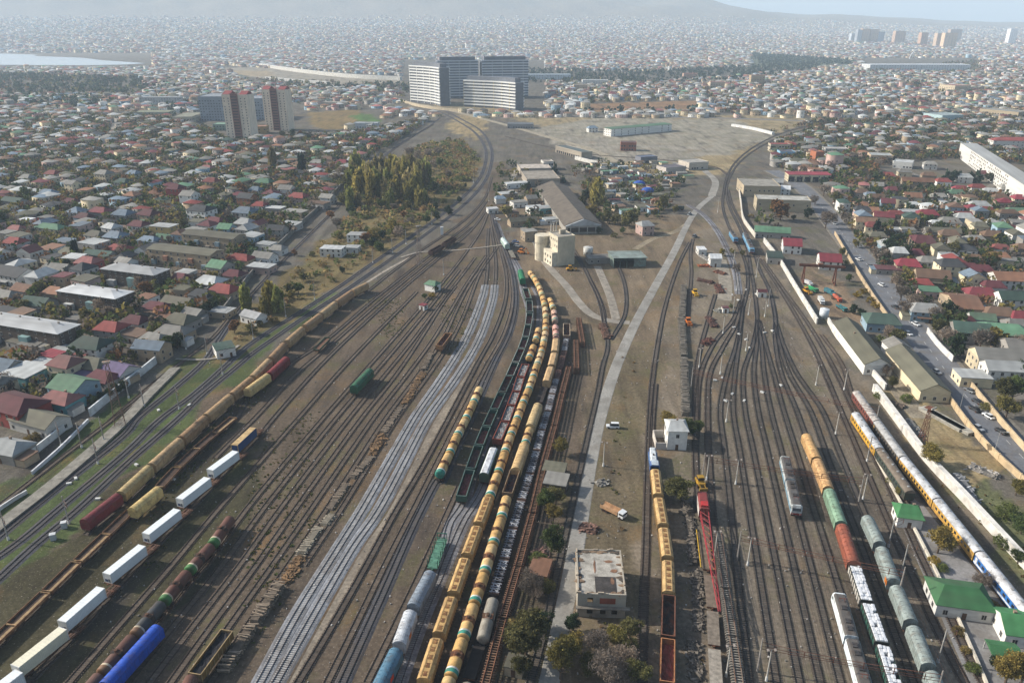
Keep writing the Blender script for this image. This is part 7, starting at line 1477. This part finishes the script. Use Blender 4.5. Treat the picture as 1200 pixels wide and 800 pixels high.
# cross-span wires over the yard
for a, b, lb in (((812, 433), (1030, 478), 'brown cross-span wires over the yard behind the signal house'), ((826, 534), (1012, 560), 'brown cross-span wires over the yard at the two section engine'), ((868, 626), (1060, 668), 'brown cross-span wires over the orange wagon'), ((893, 752), (1104, 790), 'brown cross-span wires in front of the white bag wagons')):
    A = G(a[0], a[1], 8.5); B = G(b[0], b[1], 8.5); r = empty('cross_span', (A.x, A.y, 0)); tag(r, lb, 'overhead wires'); D = B-A
    for j, (z, sag) in enumerate(((8.5, .7), (7.4, .4), (6.6, .1))):
        m = MB(); q = [(D.x*t/12, D.y*t/12, z-sag*4*(t/12)*(1-t/12)) for t in range(13)]
        for u, v in zip(q[:-1], q[1:]): m.tube(u, v, .085, n=4, cap=False)
        ob('span_wire', m.mesh('span_wire', 'rusty_metal'), r, L(96, 66, 56))
    m = MB()
    for t in range(1, 12, 2): m.tube((D.x*t/12, D.y*t/12, 6.3), (D.x*t/12, D.y*t/12, 8.0), .1, n=5)
    ob('insulator', m.mesh('insulator', 'rusty_metal'), r, L(110, 70, 58))
    for e, nm in ((A, 0), (B, D)):
        m = MB(); o = (0, 0) if nm == 0 else (D.x, D.y); m.tube((o[0], o[1], 0), (o[0], o[1], 9.6), .24, .14, 6); ob('end_post', m.mesh('end_post', 'painted_metal'), r, L(150, 144, 138))
# contact wires above the electrified tracks
for lbl, c_, z in [(q[0], q[1], 6.1) for q in TRACKS if q[0].startswith(('outer main', 'inner main', 'main line track', 'second yard', 'third yard', 'fourth yard', 'track under the two', 'track under the electric', 'track under the five', 'main yard throat', 'yard throat track under'))]:
    cc = c_[::4]; r = empty('contact_wire', (cc[0][0], cc[0][1], 0)); tag(r, 'thin overhead contact wire above the '+lbl.split(' in front')[0].split(' under the left')[0].split(' by the row')[0].split(' with dark')[0].split(' beside')[0].split(' running')[0].split(' out from')[0].split(' among')[0].split(' by the electric')[0], 'overhead wire'); o = cc[0]
    for z_, nm in ((z, 'lower_wire'), (z+1.3, 'carrier_wire')):
        m = MB()
        for u, v in zip(cc[:-1], cc[1:]): m.tube((u[0]-o[0], u[1]-o[1], z_), (v[0]-o[0], v[1]-o[1], z_), .035, n=3, cap=False)
        ob(nm, m.mesh(nm, 'rusty_metal'), r, L(70, 60, 54))
# footpath across the sidings
m = MB(); ribbon(m, spline(W([(470,302),(492,296),(530,294),(560,291),(592,287)])), [(.9, .36), (-.9, .36)]); tag(ob('footpath', m.mesh('footpath', 'concrete'), None, L(150, 142, 130)), kind='structure')
m = MB(); ribbon(m, spline(W([(430,331),(452,317),(482,301)])), [(.9, .06), (-.9, .06)]); tag(ob('footpath', m.mesh('footpath', 'concrete'), None, L(158, 148, 134)), kind='structure')
m = MB(); ribbon(m, spline(W([(206,421),(232,422),(258,419),(280,405)])), [(.8, .36), (-.8, .36)]); tag(ob('footpath', m.mesh('footpath', 'concrete'), None, L(140, 134, 124)), kind='structure')
# gantry crane
A = G(936, 330); B = G(984, 333); a = math.atan2(B.y-A.y, B.x-A.x); c_ = (A+B)/2; sp = (B-A).length
r = empty('gantry_crane', (c_.x, c_.y, 0), a); tag(r, 'rusty brown gantry crane standing over the goods yard trucks', 'gantry crane'); mark('the rusty gantry crane', c_); rc = L(96, 58, 46)
m = MB()
for sy in (-.9, .9): m.box(-sp/2-1, sp/2+1.5, sy-.28, sy+.28, 9.4, 10.4)
for i in range(9): m.box(-sp/2+i*sp/8-.15, -sp/2+i*sp/8+.15, -.62, .62, 9.6, 10.1)
ob('bridge_beam', m.mesh('bridge_beam', 'rusty_metal'), r, rc)
for sx in (-sp/2+2, sp/2-3.2):
    for sy in (-1, 1):
        m = MB(); m.tube((sx, sy*3.6, .3), (sx, sy*.9, 9.4), .4, .34, 6); ob('support_leg', m.mesh('support_leg', 'rusty_metal'), r, rc)
    m = MB(); m.box(sx-.3, sx+.3, -4.2, 4.2, .1, .6); ob('wheel_beam', m.mesh('wheel_beam', 'rusty_metal'), r, rc)
m = MB(); m.box(-2, .6, -1.3, 1.3, 10.4, 11.3); ob('trolley', m.mesh('trolley', 'rusty_metal'), r, L(110, 76, 60))
# red rail crane with its boom laid over flat wagons
A = G(821, 579, 2); B = G(826, 616, 2); d = (B-A); rz = math.atan2(d.y, d.x); c_ = (A+B)/2
r = empty('rail_crane', (c_.x, c_.y, RAILZ), rz); tag(r, 'red rail crane with a long lattice boom lowered over flat wagons', 'rail crane'); mark('the red rail crane', c_)
m = MB(); m.box(-5, 5, -1.4, 1.4, .9, 1.5); ob('chassis', m.mesh('chassis', 'rusty_metal'), r, L(70, 56, 50))
m = MB(); m.prof([(-1.5, 1.6), (1.5, 1.6), (1.5, 4.4), (1.1, 4.9), (-1.1, 4.9), (-1.5, 4.4)], -4.6, 4.2); hs_ = ob('machine_house', m.mesh('machine_house', 'painted_metal'), r, L(122, 54, 52))
m = MB(); m.box(-4.5, 4.0, 0, 0.05, 0, 0); m = MB(); m.box(-4.4, 4.0, -1.56, -1.505, 1.8, 4.2); ob('white_side', m.mesh('white_side', 'painted_metal'), hs_, L(196, 188, 180))
m = MB(); m.box(1.2, 3.4, -1.0, 1.0, 4.9, 5.5); ob('winch_box', m.mesh('winch_box', 'painted_metal'), hs_, L(170, 46, 46))
Lb = (G(838, 742, 5)-G(826, 617, 4)).length; m = MB(); x0 = 4.2; n = 14
def bw(t): return 1.15*(1-.8*t)+.05
for sy in (-1, 1):
    for dz in (0, 1):
        m.tube((x0, sy*1.15, 2.6+dz*1.3), (x0+Lb, sy*.25, 5.0+dz*.4), .13, .09, 5)
for i in range(n):
    t0, t1 = i/n, (i+1)/n; p0 = lambda t, sy, dz: (x0+Lb*t, sy*(1.15-.9*t), 2.6+2.4*t+dz*(1.3-.9*t))
    for sy in (-1, 1): m.tube(p0(t0, sy, 0), p0(t1, sy, 1), .07, n=4); m.tube(p0(t1, sy, 0), p0(t1, sy, 1), .06, n=4)
    m.tube(p0(t0, -1, 1), p0(t1, 1, 1), .08, n=4); m.tube(p0(t0, -1, 0), p0(t1, 1, 0), .07, n=4)
ob('boom', m.mesh('boom', 'painted_metal'), r, L(146, 46, 52))
m = MB()
for sy in (-.5, .5): m.tube((1.6, sy, 5.4), (x0+Lb*.8, sy*.5, 5.8), .04, n=4)
ob('hoist_cable', m.mesh('hoist_cable', 'rusty_metal'), r, L(60, 50, 46))
for sx in (-3, 3): ob('bogie', BOGIE, r, DK, (sx, 0, 0))
put('bare', (824, 622), (830, 668), 1.8, 'flat_wagon', 'old flat wagon under the red crane boom, with yellow side rails', 'flat wagon', None, {'deck': L(110, 96, 80)})
r = bpy.data.objects[[o.name for o in COL.objects if o.name.startswith('flat_wagon')][-1]]
for sy in (-1, 1):
    m = MB(); m.tube((-7, sy*1.9, 1.9), (7, sy*1.9, 1.9), .14, n=6)
    for i in range(5): m.tube((-6.6+3.3*i, sy*1.4, 1.25), (-6.6+3.3*i, sy*1.9, 1.9), .08, n=5)
    ob('side_rail', m.mesh('side_rail', 'painted_metal'), r, L(186, 150, 44))
put('bare', (831, 672), (835, 712), 1.8, 'flat_wagon', 'old flat wagon under the tip half of the red boom', 'flat wagon', None, {'deck': L(118, 104, 90)}); put('bare', (835, 714), (837, 756), 1.8, 'flat_wagon', 'grey plank flat wagon just ahead of the red boom', 'flat wagon', None, {'deck': L(122, 112, 100)}); put('bare', (837, 758), (840, 806), 1.8, 'flat_wagon', 'pale grey flat wagon with holes in its deck, in front of the plank one', 'flat wagon', None, {'deck': L(150, 142, 130)})
# yellow track machine behind the crane
def machine(px, py, az, lb, col, kind='loader', cat='work vehicle', mk=None):
    p = G(px, py); r = empty({'loader': 'loader', 'excavator': 'excavator', 'track': 'track_machine'}[kind], (p.x, p.y, .0 if kind != 'track' else RAILZ-.1), az); tag(r, lb, cat)
    m = MB(); m.box(-2.2, 2.0, -1.1, 1.1, .7, 1.7); ob('body', m.mesh('body', 'painted_metal'), r, L(*col))
    m = MB(); m.box(-.9, .7, -.9, .9, 1.7, 3.1); c = ob('cab', m.mesh('cab', 'painted_metal'), r, L(*col)); m = MB(); m.box(-.94, .74, -.94, .94, 2.1, 2.85); ob('cab_window', m.mesh('cab_window', 'glass'), c); m = MB(); m.box(-1.0, .8, -1.0, 1.0, 3.1, 3.22); ob('cab_roof', m.mesh('cab_roof', 'painted_metal'), c, L(*[v*.9 for v in col]))
    wm = MB(); wm.tube((0, -.25, 0), (0, .25, 0), .62, n=14); wme = wm.mesh('wheel', 'rusty_metal')
    for sx in (-1.5, 1.4):
        for sy in (-1.15, 1.15): ob('wheel', wme, r, L(40, 38, 38), (sx, sy, .62))
    m = MB()
    if kind == 'excavator': m.tube((1.2, 0, 1.6), (3.6, 0, 4.2), .25, n=6); m.tube((3.6, 0, 4.2), (5.2, 0, 1.6), .2, n=6); m.box(4.8, 5.7, -.5, .5, .8, 1.6)
    else: m.tube((1.6, -.8, 1.5), (3.4, -.8, 1.0), .16, n=6); m.tube((1.6, .8, 1.5), (3.4, .8, 1.0), .16, n=6); m.prof([(-1.3, .3), (1.3, .3), (1.3, 1.2), (-1.3, 1.2)], 3.3, 4.0)
    ob('arm', m.mesh('arm', 'painted_metal'), r, L(*[v*.85 for v in col])); mark(mk, p) if mk else None
machine(668, 317, .1, 'orange yellow wheel loader at the foot of the mill tower', (190, 140, 40)); machine(611, 297, -.6, 'small orange digger beside the mill path', (200, 120, 36), 'excavator'); machine(814, 346, -1.5, 'bright yellow track machine on the depot siding', (206, 160, 40), 'track', mk='the bright yellow track machine'); machine(806, 380, -1.5, 'orange track machine beside the wall of stacked sleepers', (206, 112, 36), 'track', mk='the orange track machine'); machine(820, 569, -1.5, 'yellow and dark track machine coupled behind the red rail crane', (170, 132, 44), 'track'); machine(944, 343, -1.2, 'small yellow forklift beside the green truck', (206, 150, 40))
# cars and trucks
def kit_car(van=False):
    k = Kit(); m = MB(); h = 1.0 if van else .82
    m.rings([[(x, y, z) for y, z in ((-.82, .3), (.82, .3), (.86, h*.8), (.74, h), (-.74, h), (-.86, h*.8))] for x in (-2.1, -2.0, 1.9, 2.15)]); k.add('body', m, 'clean_metal')
    m = MB(); a, b, t0, t1, zt = (-2.0, 1.1, -1.9, .6, 1.9) if van else (-1.7, 1.0, -1.1, .4, 1.42)
    m.rings([[(a, -.74, h), (b, -.74, h), (b, .74, h), (a, .74, h)], [(t0, -.6, zt), (t1, -.6, zt), (t1, .6, zt), (t0, .6, zt)]]); c = k.add('cabin', m, 'glass')
    m = MB(); m.box(t0-.03, t1+.03, -.63, .63, zt, zt+.06); k.add('roof', m, 'clean_metal', parent=c)
    wm = MB(); wm.tube((0, -.1, 0), (0, .1, 0), .33, n=12); me = wm.mesh('wheel', 'rusty_metal')
    for sx in (-1.35, 1.35):
        for sy in (-.78, .78): k.add('wheel', me, None, L(30, 30, 32), loc=(sx, sy, .33))
    lm = MB(); lm.box(2.12, 2.2, -.18, .18, .55, .7); le = lm.mesh('headlight', 'clean_metal')
    for sy in (-.55, .55): k.add('headlight', le, None, L(200, 200, 190), loc=(0, sy, 0))
    return k
CARK, VANK = kit_car(), kit_car(True)
CCOL = dict(white=(204,206,206), silver=(150,154,158), black=(30,32,34), dark=(44,48,52), red=(130,36,36), blue=(60,86,130), grey=(100,104,108))
def car(px, py, az, col, lb, van=False, z=.0, cat='car'):
    p = G(px, py); q = L(*CCOL[col]); spawn(VANK if van else CARK, 'parked_van' if van else 'car', (p.x, p.y, z), az, lb, 'van' if van else cat, 'cars on the main street' if px > 960 else None, {'body': q, 'roof': q}, (1.08, 1.08, 1.08))
SA = math.radians(-90+12)+math.pi*0
car(718, 501, math.pi*.98, 'white', 'white estate car parked on the grass beside the lane', True)
for px, py, c, lb, up in ((1097, 437, 'silver', 'silver car driving past the long street building', 0), (1136, 459, 'grey', 'grey car parked against the far street wall', 1), (1145, 472, 'dark', 'dark car next to the parked grey one', 1), (1142, 481, 'black', 'black car in front of the dark one in the street queue', 1), (1158, 489, 'white', 'white car beside the black car in the street queue', 1), (1146, 503, 'silver', 'pale silver car against the beige wall', 0), (1173, 507, 'black', 'last black car of the queue, by itself near the lamp', 1),
                            (1049, 361, 'dark', 'dark car alone on the street in front of the goods yard', 1), (1067, 371, 'black', 'black car parked by the blue gabled house', 0), (1073, 381, 'white', 'white car parked by the blue gabled house', 0), (1006, 305, 'white', 'white car far up the street', 1), (1020, 313, 'grey', 'small grey car near the red hipped houses on the street', 0), (1033, 335, 'white', 'small white car halfway along the street', 1), (1064, 392, 'white', 'white car under the trees where the street bends', 0), (978, 263, 'silver', 'tiny silver car at the far top of the street', 0)):
    car(px, py, SA+(math.pi if up else 0), c, lb, z=.09)
for i, (px, py, c) in enumerate(((601, 287, 'grey'), (606, 289, 'silver'), (611, 291, 'dark'), (636, 294, 'white'), (604, 284, 'blue'), (583, 258, 'white'))): car(px, py, -.5 if i != 3 else 1.3, c, ['grey car in the row behind the white green wagon', 'silver car in the row behind the white green wagon', 'dark car, last of the row by the mill path', 'white car parked beside the mill tower', 'blue car, first of the row by the mill path', 'white car on the path behind the pale sheds'][i], z=.08)
car(808, 252, .9, 'silver', 'silver van crossing the lane by the scrap market', True, .06); car(814, 278, .9, 'grey', 'grey pickup at the end of the depot track', True)
def truck(px, py, az, cab, bed, lb, kind='tip', sc=1.):
    p = G(px, py); r = empty('truck', (p.x, p.y, 0), az, (sc, sc, sc)); tag(r, lb, 'truck')
    m = MB(); m.box(-4, 2.6, -.5, .5, .6, .95); ob('chassis', m.mesh('chassis', 'rusty_metal'), r, L(44, 40, 38))
    m = MB(); m.rings([[(2.3, y, z) for y, z in ((-1.15, .7), (1.15, .7), (1.1, 2.5), (-1.1, 2.5))], [(4.0, y, z) for y, z in ((-1.15, .7), (1.15, .7), (1.1, 2.3), (-1.1, 2.3))]]); c = ob('cab', m.mesh('cab', 'clean_metal'), r, L(*cab))
    m = MB(); m.box(2.6, 4.04, -1.17, 1.17, 1.55, 2.15); ob('windscreen', m.mesh('windscreen', 'glass'), c)
    if kind == 'tip':
        m = MB(); m.box(-4.2, 2.1, -1.2, 1.2, 1.0, 1.15)
        for sy in (-1, 1): m.box(-4.2, 2.1, sy*1.2-.06, sy*1.2+.06, 1.15, 2.1)
        m.box(2.0, 2.12, -1.14, 1.14, 1.15, 2.2)
    elif kind == 'mixer': m.tube((-3.8, 0, 2.6), (-1, 0, 2.2), .6, 1.3, 12); m.tube((-1, 0, 2.2), (1.9, 0, 1.9), 1.3, .8, 12)
    else: m = MB(); m.box(-4.2, 2.1, -1.2, 1.2, 1.0, 3.1)
    ob('load_bed', m.mesh('load_bed', 'painted_metal'), r, L(*bed)); wm = MB(); wm.tube((0, -.16, 0), (0, .16, 0), .5, n=12); me = wm.mesh('wheel', 'rusty_metal')
    for sx in (-3.2, -2.1, 3.0):
        for sy in (-1, 1): ob('wheel', me, r, L(34, 32, 32), (sx, sy, .5))
truck(719, 602, -.75, (206,208,208), (170,134,100), 'white cabbed tipper truck with an open tan bed near the weedy yard'); truck(951, 341, -1.2, (60,130,90), (40,140,86), 'green truck under the gantry crane', 'tip'); truck(972, 345, -1.3, (60,110,116), (50,100,110), 'teal truck between the gantry legs', 'box', .9); truck(980, 352, -1.4, (180,84,56), (170,84,60), 'orange red mixer truck in the goods yard', 'mixer', .9); truck(986, 363, -1.4, (60,120,120), (40,96,104), 'dark teal truck in front of the orange mixer', 'tip', .9); truck(962, 355, -1.7, (206,208,208), (196,196,192), 'white truck in the goods yard beside the mixer', 'box', .9); truck(947, 334, -1.3, (200,202,204), (190,190,188), 'white truck beside the green one near the wall', 'box', .8); truck(1197, 748, -1.7, (204,206,206), (196,198,198), 'white truck parked at the gabled station house', 'box', .9); truck(795, 246, 3.0, (200,200,198), (50,60,56), 'dark truck with white cab behind the lane', 'box'); truck(1098, 464, .2, (190,194,196), (186,190,192), 'white and blue bus body lying by the street wall', 'box', 1.1)
TRK_COL = [(204,206,206), (60,90,140), (176,60,56), (190,150,50), (206,206,204)]
for i in range(14):
    px = 985+(i % 7)*7+RND.uniform(-2, 2); py = 172+(i//7)*6+RND.uniform(-1.5, 1.5)-(i % 7)*1.6; truck(px, py, .4, TRK_COL[i % 5], TRK_COL[(i*2+1) % 5], '%s boxed truck in the truck park, %s of its row %s' % (['white', 'blue', 'red', 'yellow', 'pale'][i % 5], ORD[i % 7], 'behind' if i < 7 else 'in front'), 'box', 1.1)
for px, py, lb in ((776, 176, 0),):
    pass
def heap(a, b, w, h, mat, cols, name, lb, cat, n=None, sleepers=True, mk=None):
    """a heap of old sleepers or scrap laid from a to b"""
    A = G(*a); B = G(*b); d = B-A; Ln = d.length; c_ = (A+B)/2; r = empty(name, (c_.x, c_.y, 0), math.atan2(d.y, d.x)); tag(r, lb, cat)
    m = MB(); n = n or int(Ln*2.2*max(1, h))
    for i in range(n):
        x = RND.uniform(-Ln/2, Ln/2); z = RND.uniform(0, h)*(RND.random()**.5); an = RND.gauss(0, .12 if sleepers else 1.5)+(math.pi/2 if sleepers else 0)
        if sleepers: sx, sy, sz, y = w*.48, .13, .1, RND.uniform(-.2, .2)
        else: sx, sy, sz, y = RND.uniform(.2, .9), RND.uniform(.08, .32), RND.uniform(.05, .2), RND.gauss(0, w*.22); z *= max(.1, 1-abs(y)/w)
        m.obox((x, y), (math.cos(an), math.sin(an)), (-math.sin(an), math.cos(an)), sx, sy, max(0, z), z+sz*2)
    tag(ob('old_sleepers' if sleepers else 'scrap_pieces', m.mesh('pieces', mat), r, L(*cols)), kind='stuff')
    bb = MB(); bb.rings([[(-Ln/2, -w*.42, 0), (Ln/2, -w*.42, 0), (Ln/2, w*.42, 0), (-Ln/2, w*.42, 0)], [(-Ln/2+.3, -w*.3, h*.6), (Ln/2-.3, -w*.3, h*.6), (Ln/2-.3, w*.3, h*.6), (-Ln/2+.3, w*.3, h*.6)]]); ob('heap_core', bb.mesh('heap_core', mat), r, L(*[v*.7 for v in cols]))
    if mk: mark(mk, c_)
SLC = (132, 118, 102)
for i, (a, b, w, h, nm) in enumerate((((506,414),(496,434),2.6,1.2,'upper pale heap of sleepers beside the new track'),((470,478),(449,508),2.8,.9,'heap of sleepers beside the new track with brown rubble behind'),((436,536),(412,561),2.8,1.0,'heap of sleepers beside the new track, between two other heaps'),((406,568),(386,598),2.8,1.0,'weathered heap of sleepers in front of the middle one'),((390,603),(379,616),3.2,1.2,'short pale pile of wide sleepers beside the new track'),((374,619),(352,651),3.2,1.4,'neat stack of pale sleepers beside the new track'),((329,688),(298,733),3.2,2.8,'tall stack of old sleepers with a dark shadow'),((297,735),(262,790),3.0,2.4,'tall stack of old sleepers beside the coal wagon'))):
    heap(a, b, w, h, 'timber', SLC if i not in (4, 5) else (156, 146, 128), 'sleeper_stack', nm, 'sleeper stack', mk='the tall sleeper stack' if i == 6 else None)
for a, b, lb in (((496,436),(474,474),'brown rubble and timber scraps between two sleeper heaps'),((448,510),(436,534),'brown splintered wood heap in the siding'),((353,653),(333,684),'brown spread of wood waste behind the tall sleeper stack')): heap(a, b, 4, .7, 'rubble', (112, 88, 62), 'wood_waste_heap', lb, 'waste heap', 120, False)
for a, b, lb, mk in (((801,338),(799,372),'wall of stacked grey sleepers, far section beside the yellow track machine', None),((798,374),(801,420),'wall of stacked grey sleepers, middle section beside the orange track machine','the wall of stacked sleepers'),((801,422),(803,488),'wall of stacked grey sleepers, section nearest the signal house'.replace('nearest', 'next to'), None)): heap(a, b, 3.4, 3.0, 'concrete', (136, 128, 116), 'sleeper_stack', lb, 'sleeper stack', 260, mk=mk)
for a, b, w, h, lb in (((806,586),(803,604),3.2,2.2,'short grey plank stack in front of the big yellowing tree'),((808,606),(812,662),3.4,1.6,'long grey heap of concrete pieces beside the red crane'),((816,668),(818,740),3.2,1.0,'tangled heap of branches and timber beside the red boom'),((812,750),(816,798),3.4,1.2,'heap of grey slabs beside the pale flat wagon')): heap(a, b, w, h*.7, 'rubble', (104, 96, 86), 'debris_heap', lb, 'debris heap', 190, False)
for a, b, lb, c in (((818,312),(834,312),'scrap heap of orange rusty boxes in front of the white gabled hut', (150,86,54)),((818,328),(836,332),'dark rusty scrap heap before the yellow track machine', (90,62,52)),((838,318),(850,322),'rusty scrap heap at the foot of the white gabled hut', (112,74,58)),((840,334),(846,344),'brown iron scrap row in the depot', (96,62,52)),((822,300),(832,306),'pale junk heap behind the orange scrap boxes', (160,156,150)),((830,372),(838,384),'bundle of dark rails on the depot ground', (84,58,50)),((824,404),(834,398),'rusty rail bundle fanned out by the yard curve', (92,58,50)),((840,366),(850,362),'weedy white junk row by the little white cabin', (150,148,140)),((626,652),(638,648),'red and grey rubble beside the crumbling brick shed', (130,100,90)),((680,618),(700,622),'junk row behind the gutted white building', (120,92,80)),((703,564),(707,569),'small pale junk heap and slab by the lane', (140,136,128)),
                    ((1136,546),(1170,560),'grey building rubble on the vacant lot', (150,144,136)),((1120,556),(1142,590),'row of broken grey slabs along the white wall', (150,150,150)),((1036,470),(1060,478),'brown soil and junk heap by the vacant lot corner', (116,100,86)),((1062,492),(1078,512),'grey rubble row along the inner side of the coach wall', (140,136,130)),((706,380),(712,398),'rusty scrap row along the mill siding', (104,76,62))): heap(a, b, 4.5, 1.4, 'rubble', c, 'scrap_heap', lb, 'scrap heap', 90, False)
for i, (px, py) in enumerate(((1103, 492), (1113, 496))):
    p = G(px, py); r = empty('concrete_slab_shed', (p.x, p.y, 0), math.radians(110)); tag(r, 'pale long concrete slab lying on the vacant lot, %s' % ('beside the lot middle' if i == 0 else 'beside the beige street wall'), 'concrete slab'); m = MB(); m.box(-9, 9, -1.6, 1.6, 0, 1.0); ob('slab', m.mesh('slab', 'concrete'), r, L(150, 146, 136)); m = MB(); m.box(-9.2, 9.2, -1.7, 1.7, 1.003, 1.15); ob('top_slab', m.mesh('top_slab', 'concrete'), r, L(164, 160, 148))
p = G(965, 372); r = empty('water_tank', (p.x, p.y, 0), -.3); tag(r, 'white round water tank at the corner of the goods yard wall', 'tank'); m = MB(); m.tube((0, 0, 0), (0, 0, 4.5), 2.2, n=18); ob('tank_body', m.mesh('tank_body', 'clean_metal', True), r, L(200, 204, 206)); m = MB(); m.tube((0, 0, 4.5), (0, 0, 5.1), 2.25, .3, n=18); ob('tank_roof', m.mesh('tank_roof', 'clean_metal'), r, L(196, 200, 202))
p = G(475+43, 275); r = empty('signal_cabinet', (p.x, p.y, 0)); tag(r, 'white upright relay cabinet beside the main line curve', 'cabinet'); m = MB(); m.box(-.9, .9, -.9, .9, 0, 5.2); ob('cabinet_body', m.mesh('cabinet_body', 'clean_metal'), r, L(200, 202, 202)); m = MB(); m.box(-1.05, 1.05, -1.05, 1.05, 5.203, 5.4); ob('cabinet_roof', m.mesh('cabinet_roof', 'clean_metal'), r, L(180, 182, 182))
for i, (px, py) in enumerate(((76, 618), (63, 632))):
    p = G(px, py); r = empty('relay_cabinet', (p.x, p.y, 0), .4); tag(r, 'pale relay cabinet beside the dark red wagon, %s' % ['closer to the wagon', 'closer to the main line'][i], 'cabinet'); m = MB(); m.box(-.7, .7, -.6, .6, 0, 1.9); ob('cabinet_body', m.mesh('cabinet_body', 'clean_metal'), r, L(170, 174, 176)); m = MB(); m.box(-.8, .8, -.7, .7, 1.903, 2.05); ob('cabinet_roof', m.mesh('cabinet_roof', 'clean_metal'), r, L(186, 188, 188))
# point machines and small white marker stones between the tracks
PM = [(500,398,0),(392,610,0)]
k = 0
for px, py in ((75,559),(81,567),(89,561),(186,481),(222,475),(115,585),(160,545),(171,551),(203,562),(866,392),(874,398),(878,408),(860,384),(905,388),(896,390),(846,443),(838,446),(858,462),(872,470),(893,460),(915,452),(850,470),(886,345),(865,352),(858,346),(874,340)):
    p = G(px, py); r = empty('point_machine', (p.x, p.y, 0), RND.uniform(0, 3)); tag(r, None, 'point machine', 'point machines between the tracks'); later(r, 'small white point machine box', p); k += 1
    m = MB(); m.box(-.75, .75, -.4, .4, 0, .55); ob('machine_box', m.mesh('machine_box', 'clean_metal'), r, L(190, 190, 186)); m = MB(); m.tube((.75, 0, .3), (1.9, 0, .3), .07, n=5); ob('throw_rod', m.mesh('throw_rod', 'rusty_metal'), r, L(80, 70, 64))
# loose stones, paper and litter
n = 2600; y = NPR.uniform(110, 430, n)**1.; x = NPR.uniform(-.55, .6, n)*(y+40); pxx, pyy = proj(x, y, 0*x); ok = (pyy > 300) & (pxx > 240-(pyy-430)*.6) & (pxx < 980+(pyy-430)*.5); x, y = x[ok], y[ok]; k = len(x)
s = NPR.uniform(.12, .4, k); arr = np.stack([x, y, 0*x+.05, s, s*.7, s*.5+.1, NPR.uniform(0, 3, k), 0*x+.02], 1); tn = NPR.uniform(.1, .5, (k, 1))*np.array([1, .95, .88]); co, q, t, C = boxes(arr, tn, tn); stuff_mesh('litter_debris', co, q, t, C)
for nm, px, py in (('the dark red ribbed wagon', 96, 625), ('the blue container', 285, 520), ('the lone green wagon', 422, 448), ('the blue covered wagon', 150, 780), ('the coal wagon', 247, 770), ('the blue and white shunter', 766, 545), ('the red scrap wagon', 782, 775), ('the orange red wagon', 995, 640), ('the two section engine', 926, 570), ('the front grey hopper', 1100, 800), ('the bright yellow coach', 1015, 505), ('the blue coach', 1180, 690), ('the short tank row', 538, 510), ('the front green open wagon', 546, 575), ('the concrete panel stacks', 855, 720), ('the long ladder of track panels', 620, 620), ('the yellow hoppers', 545, 660), ('the level crossing', 838, 225), ('the housing complex wall', 600, 134), ('the far lane end', 834, 240), ('the poplar grove', 465, 222), ('the blue tarpaulins', 755, 225)):
    mark(nm, G(px, py))
SKY_STRENGTH = .10; HAZE_DENSITY = .000115; EXPOSURE = .7
# ------------------------------------------------------------------ camera, sun, sky, air
cam = bpy.data.cameras.new('camera'); cam.sensor_width = 36; cam.lens = 36*FP/1200; cam.clip_start = 1; cam.clip_end = 60000
co_ = bpy.data.objects.new('camera', cam); COL.objects.link(co_); co_.location = (0, 0, HC); co_.rotation_euler = (math.pi/2-TH, 0, 0); SC.camera = co_
SUN_EL = 31.; SUN_AZ = math.radians(167)           # direction towards the sun: from the left and a little ahead
sv = Vector((math.cos(SUN_AZ)*math.cos(math.radians(SUN_EL)), math.sin(SUN_AZ)*math.cos(math.radians(SUN_EL)), math.sin(math.radians(SUN_EL))))
sd = bpy.data.lights.new('sun', 'SUN'); sd.energy = 4.2; sd.angle = math.radians(.6); sd.color = (1., .94, .85)
so = bpy.data.objects.new('sun', sd); COL.objects.link(so); so.rotation_euler = sv.to_track_quat('Z', 'Y').to_euler(); so.location = (0, 0, 400)
w = bpy.data.worlds.new('World'); SC.world = w; w.use_nodes = True
n = w.node_tree.nodes; l = w.node_tree.links
sky = n.new('ShaderNodeTexSky'); sky.sky_type = 'NISHITA'; sky.sun_disc = False; sky.sun_elevation = math.radians(SUN_EL); sky.sun_rotation = math.atan2(sv.x, sv.y); sky.air_density = 1.2; sky.dust_density = 2.5; sky.ozone_density = 1.; sky.altitude = 150
l.new(sky.outputs[0], n['Background'].inputs[0]); n['Background'].inputs[1].default_value = SKY_STRENGTH
HAZE = MB(); HAZE.box(-16000, 16000, -160, 23500, -1.5, 640); 
hm, hn, hl, hb = _new('haze_air'); hn.remove(hb)
pv = hn.new('ShaderNodeVolumePrincipled'); pv.inputs['Color'].default_value = (.68, .84, 1., 1); pv.inputs['Density'].default_value = HAZE_DENSITY; pv.inputs['Anisotropy'].default_value = .0
hl.new(pv.outputs[0], hn['Material Output'].inputs['Volume']); MATS['haze_air'] = hm
tag(ob('haze', HAZE.mesh('haze', 'haze_air')), kind='stuff')
settle()
SC.view_settings.view_transform = 'Standard'; SC.view_settings.look = 'None'; SC.view_settings.gamma = 1; SC.view_settings.use_curve_mapping = False
SC.view_settings.exposure = EXPOSURE
SC.render.engine = 'CYCLES'; cy = SC.cycles
cy.max_bounces = 5; cy.diffuse_bounces = 2; cy.glossy_bounces = 2; cy.transmission_bounces = 2; cy.volume_bounces = 1; cy.transparent_max_bounces = 4
cy.use_denoising = True
try: cy.denoiser = 'OPENIMAGEDENOISE'
except Exception: pass
SC.render.film_transparent = False
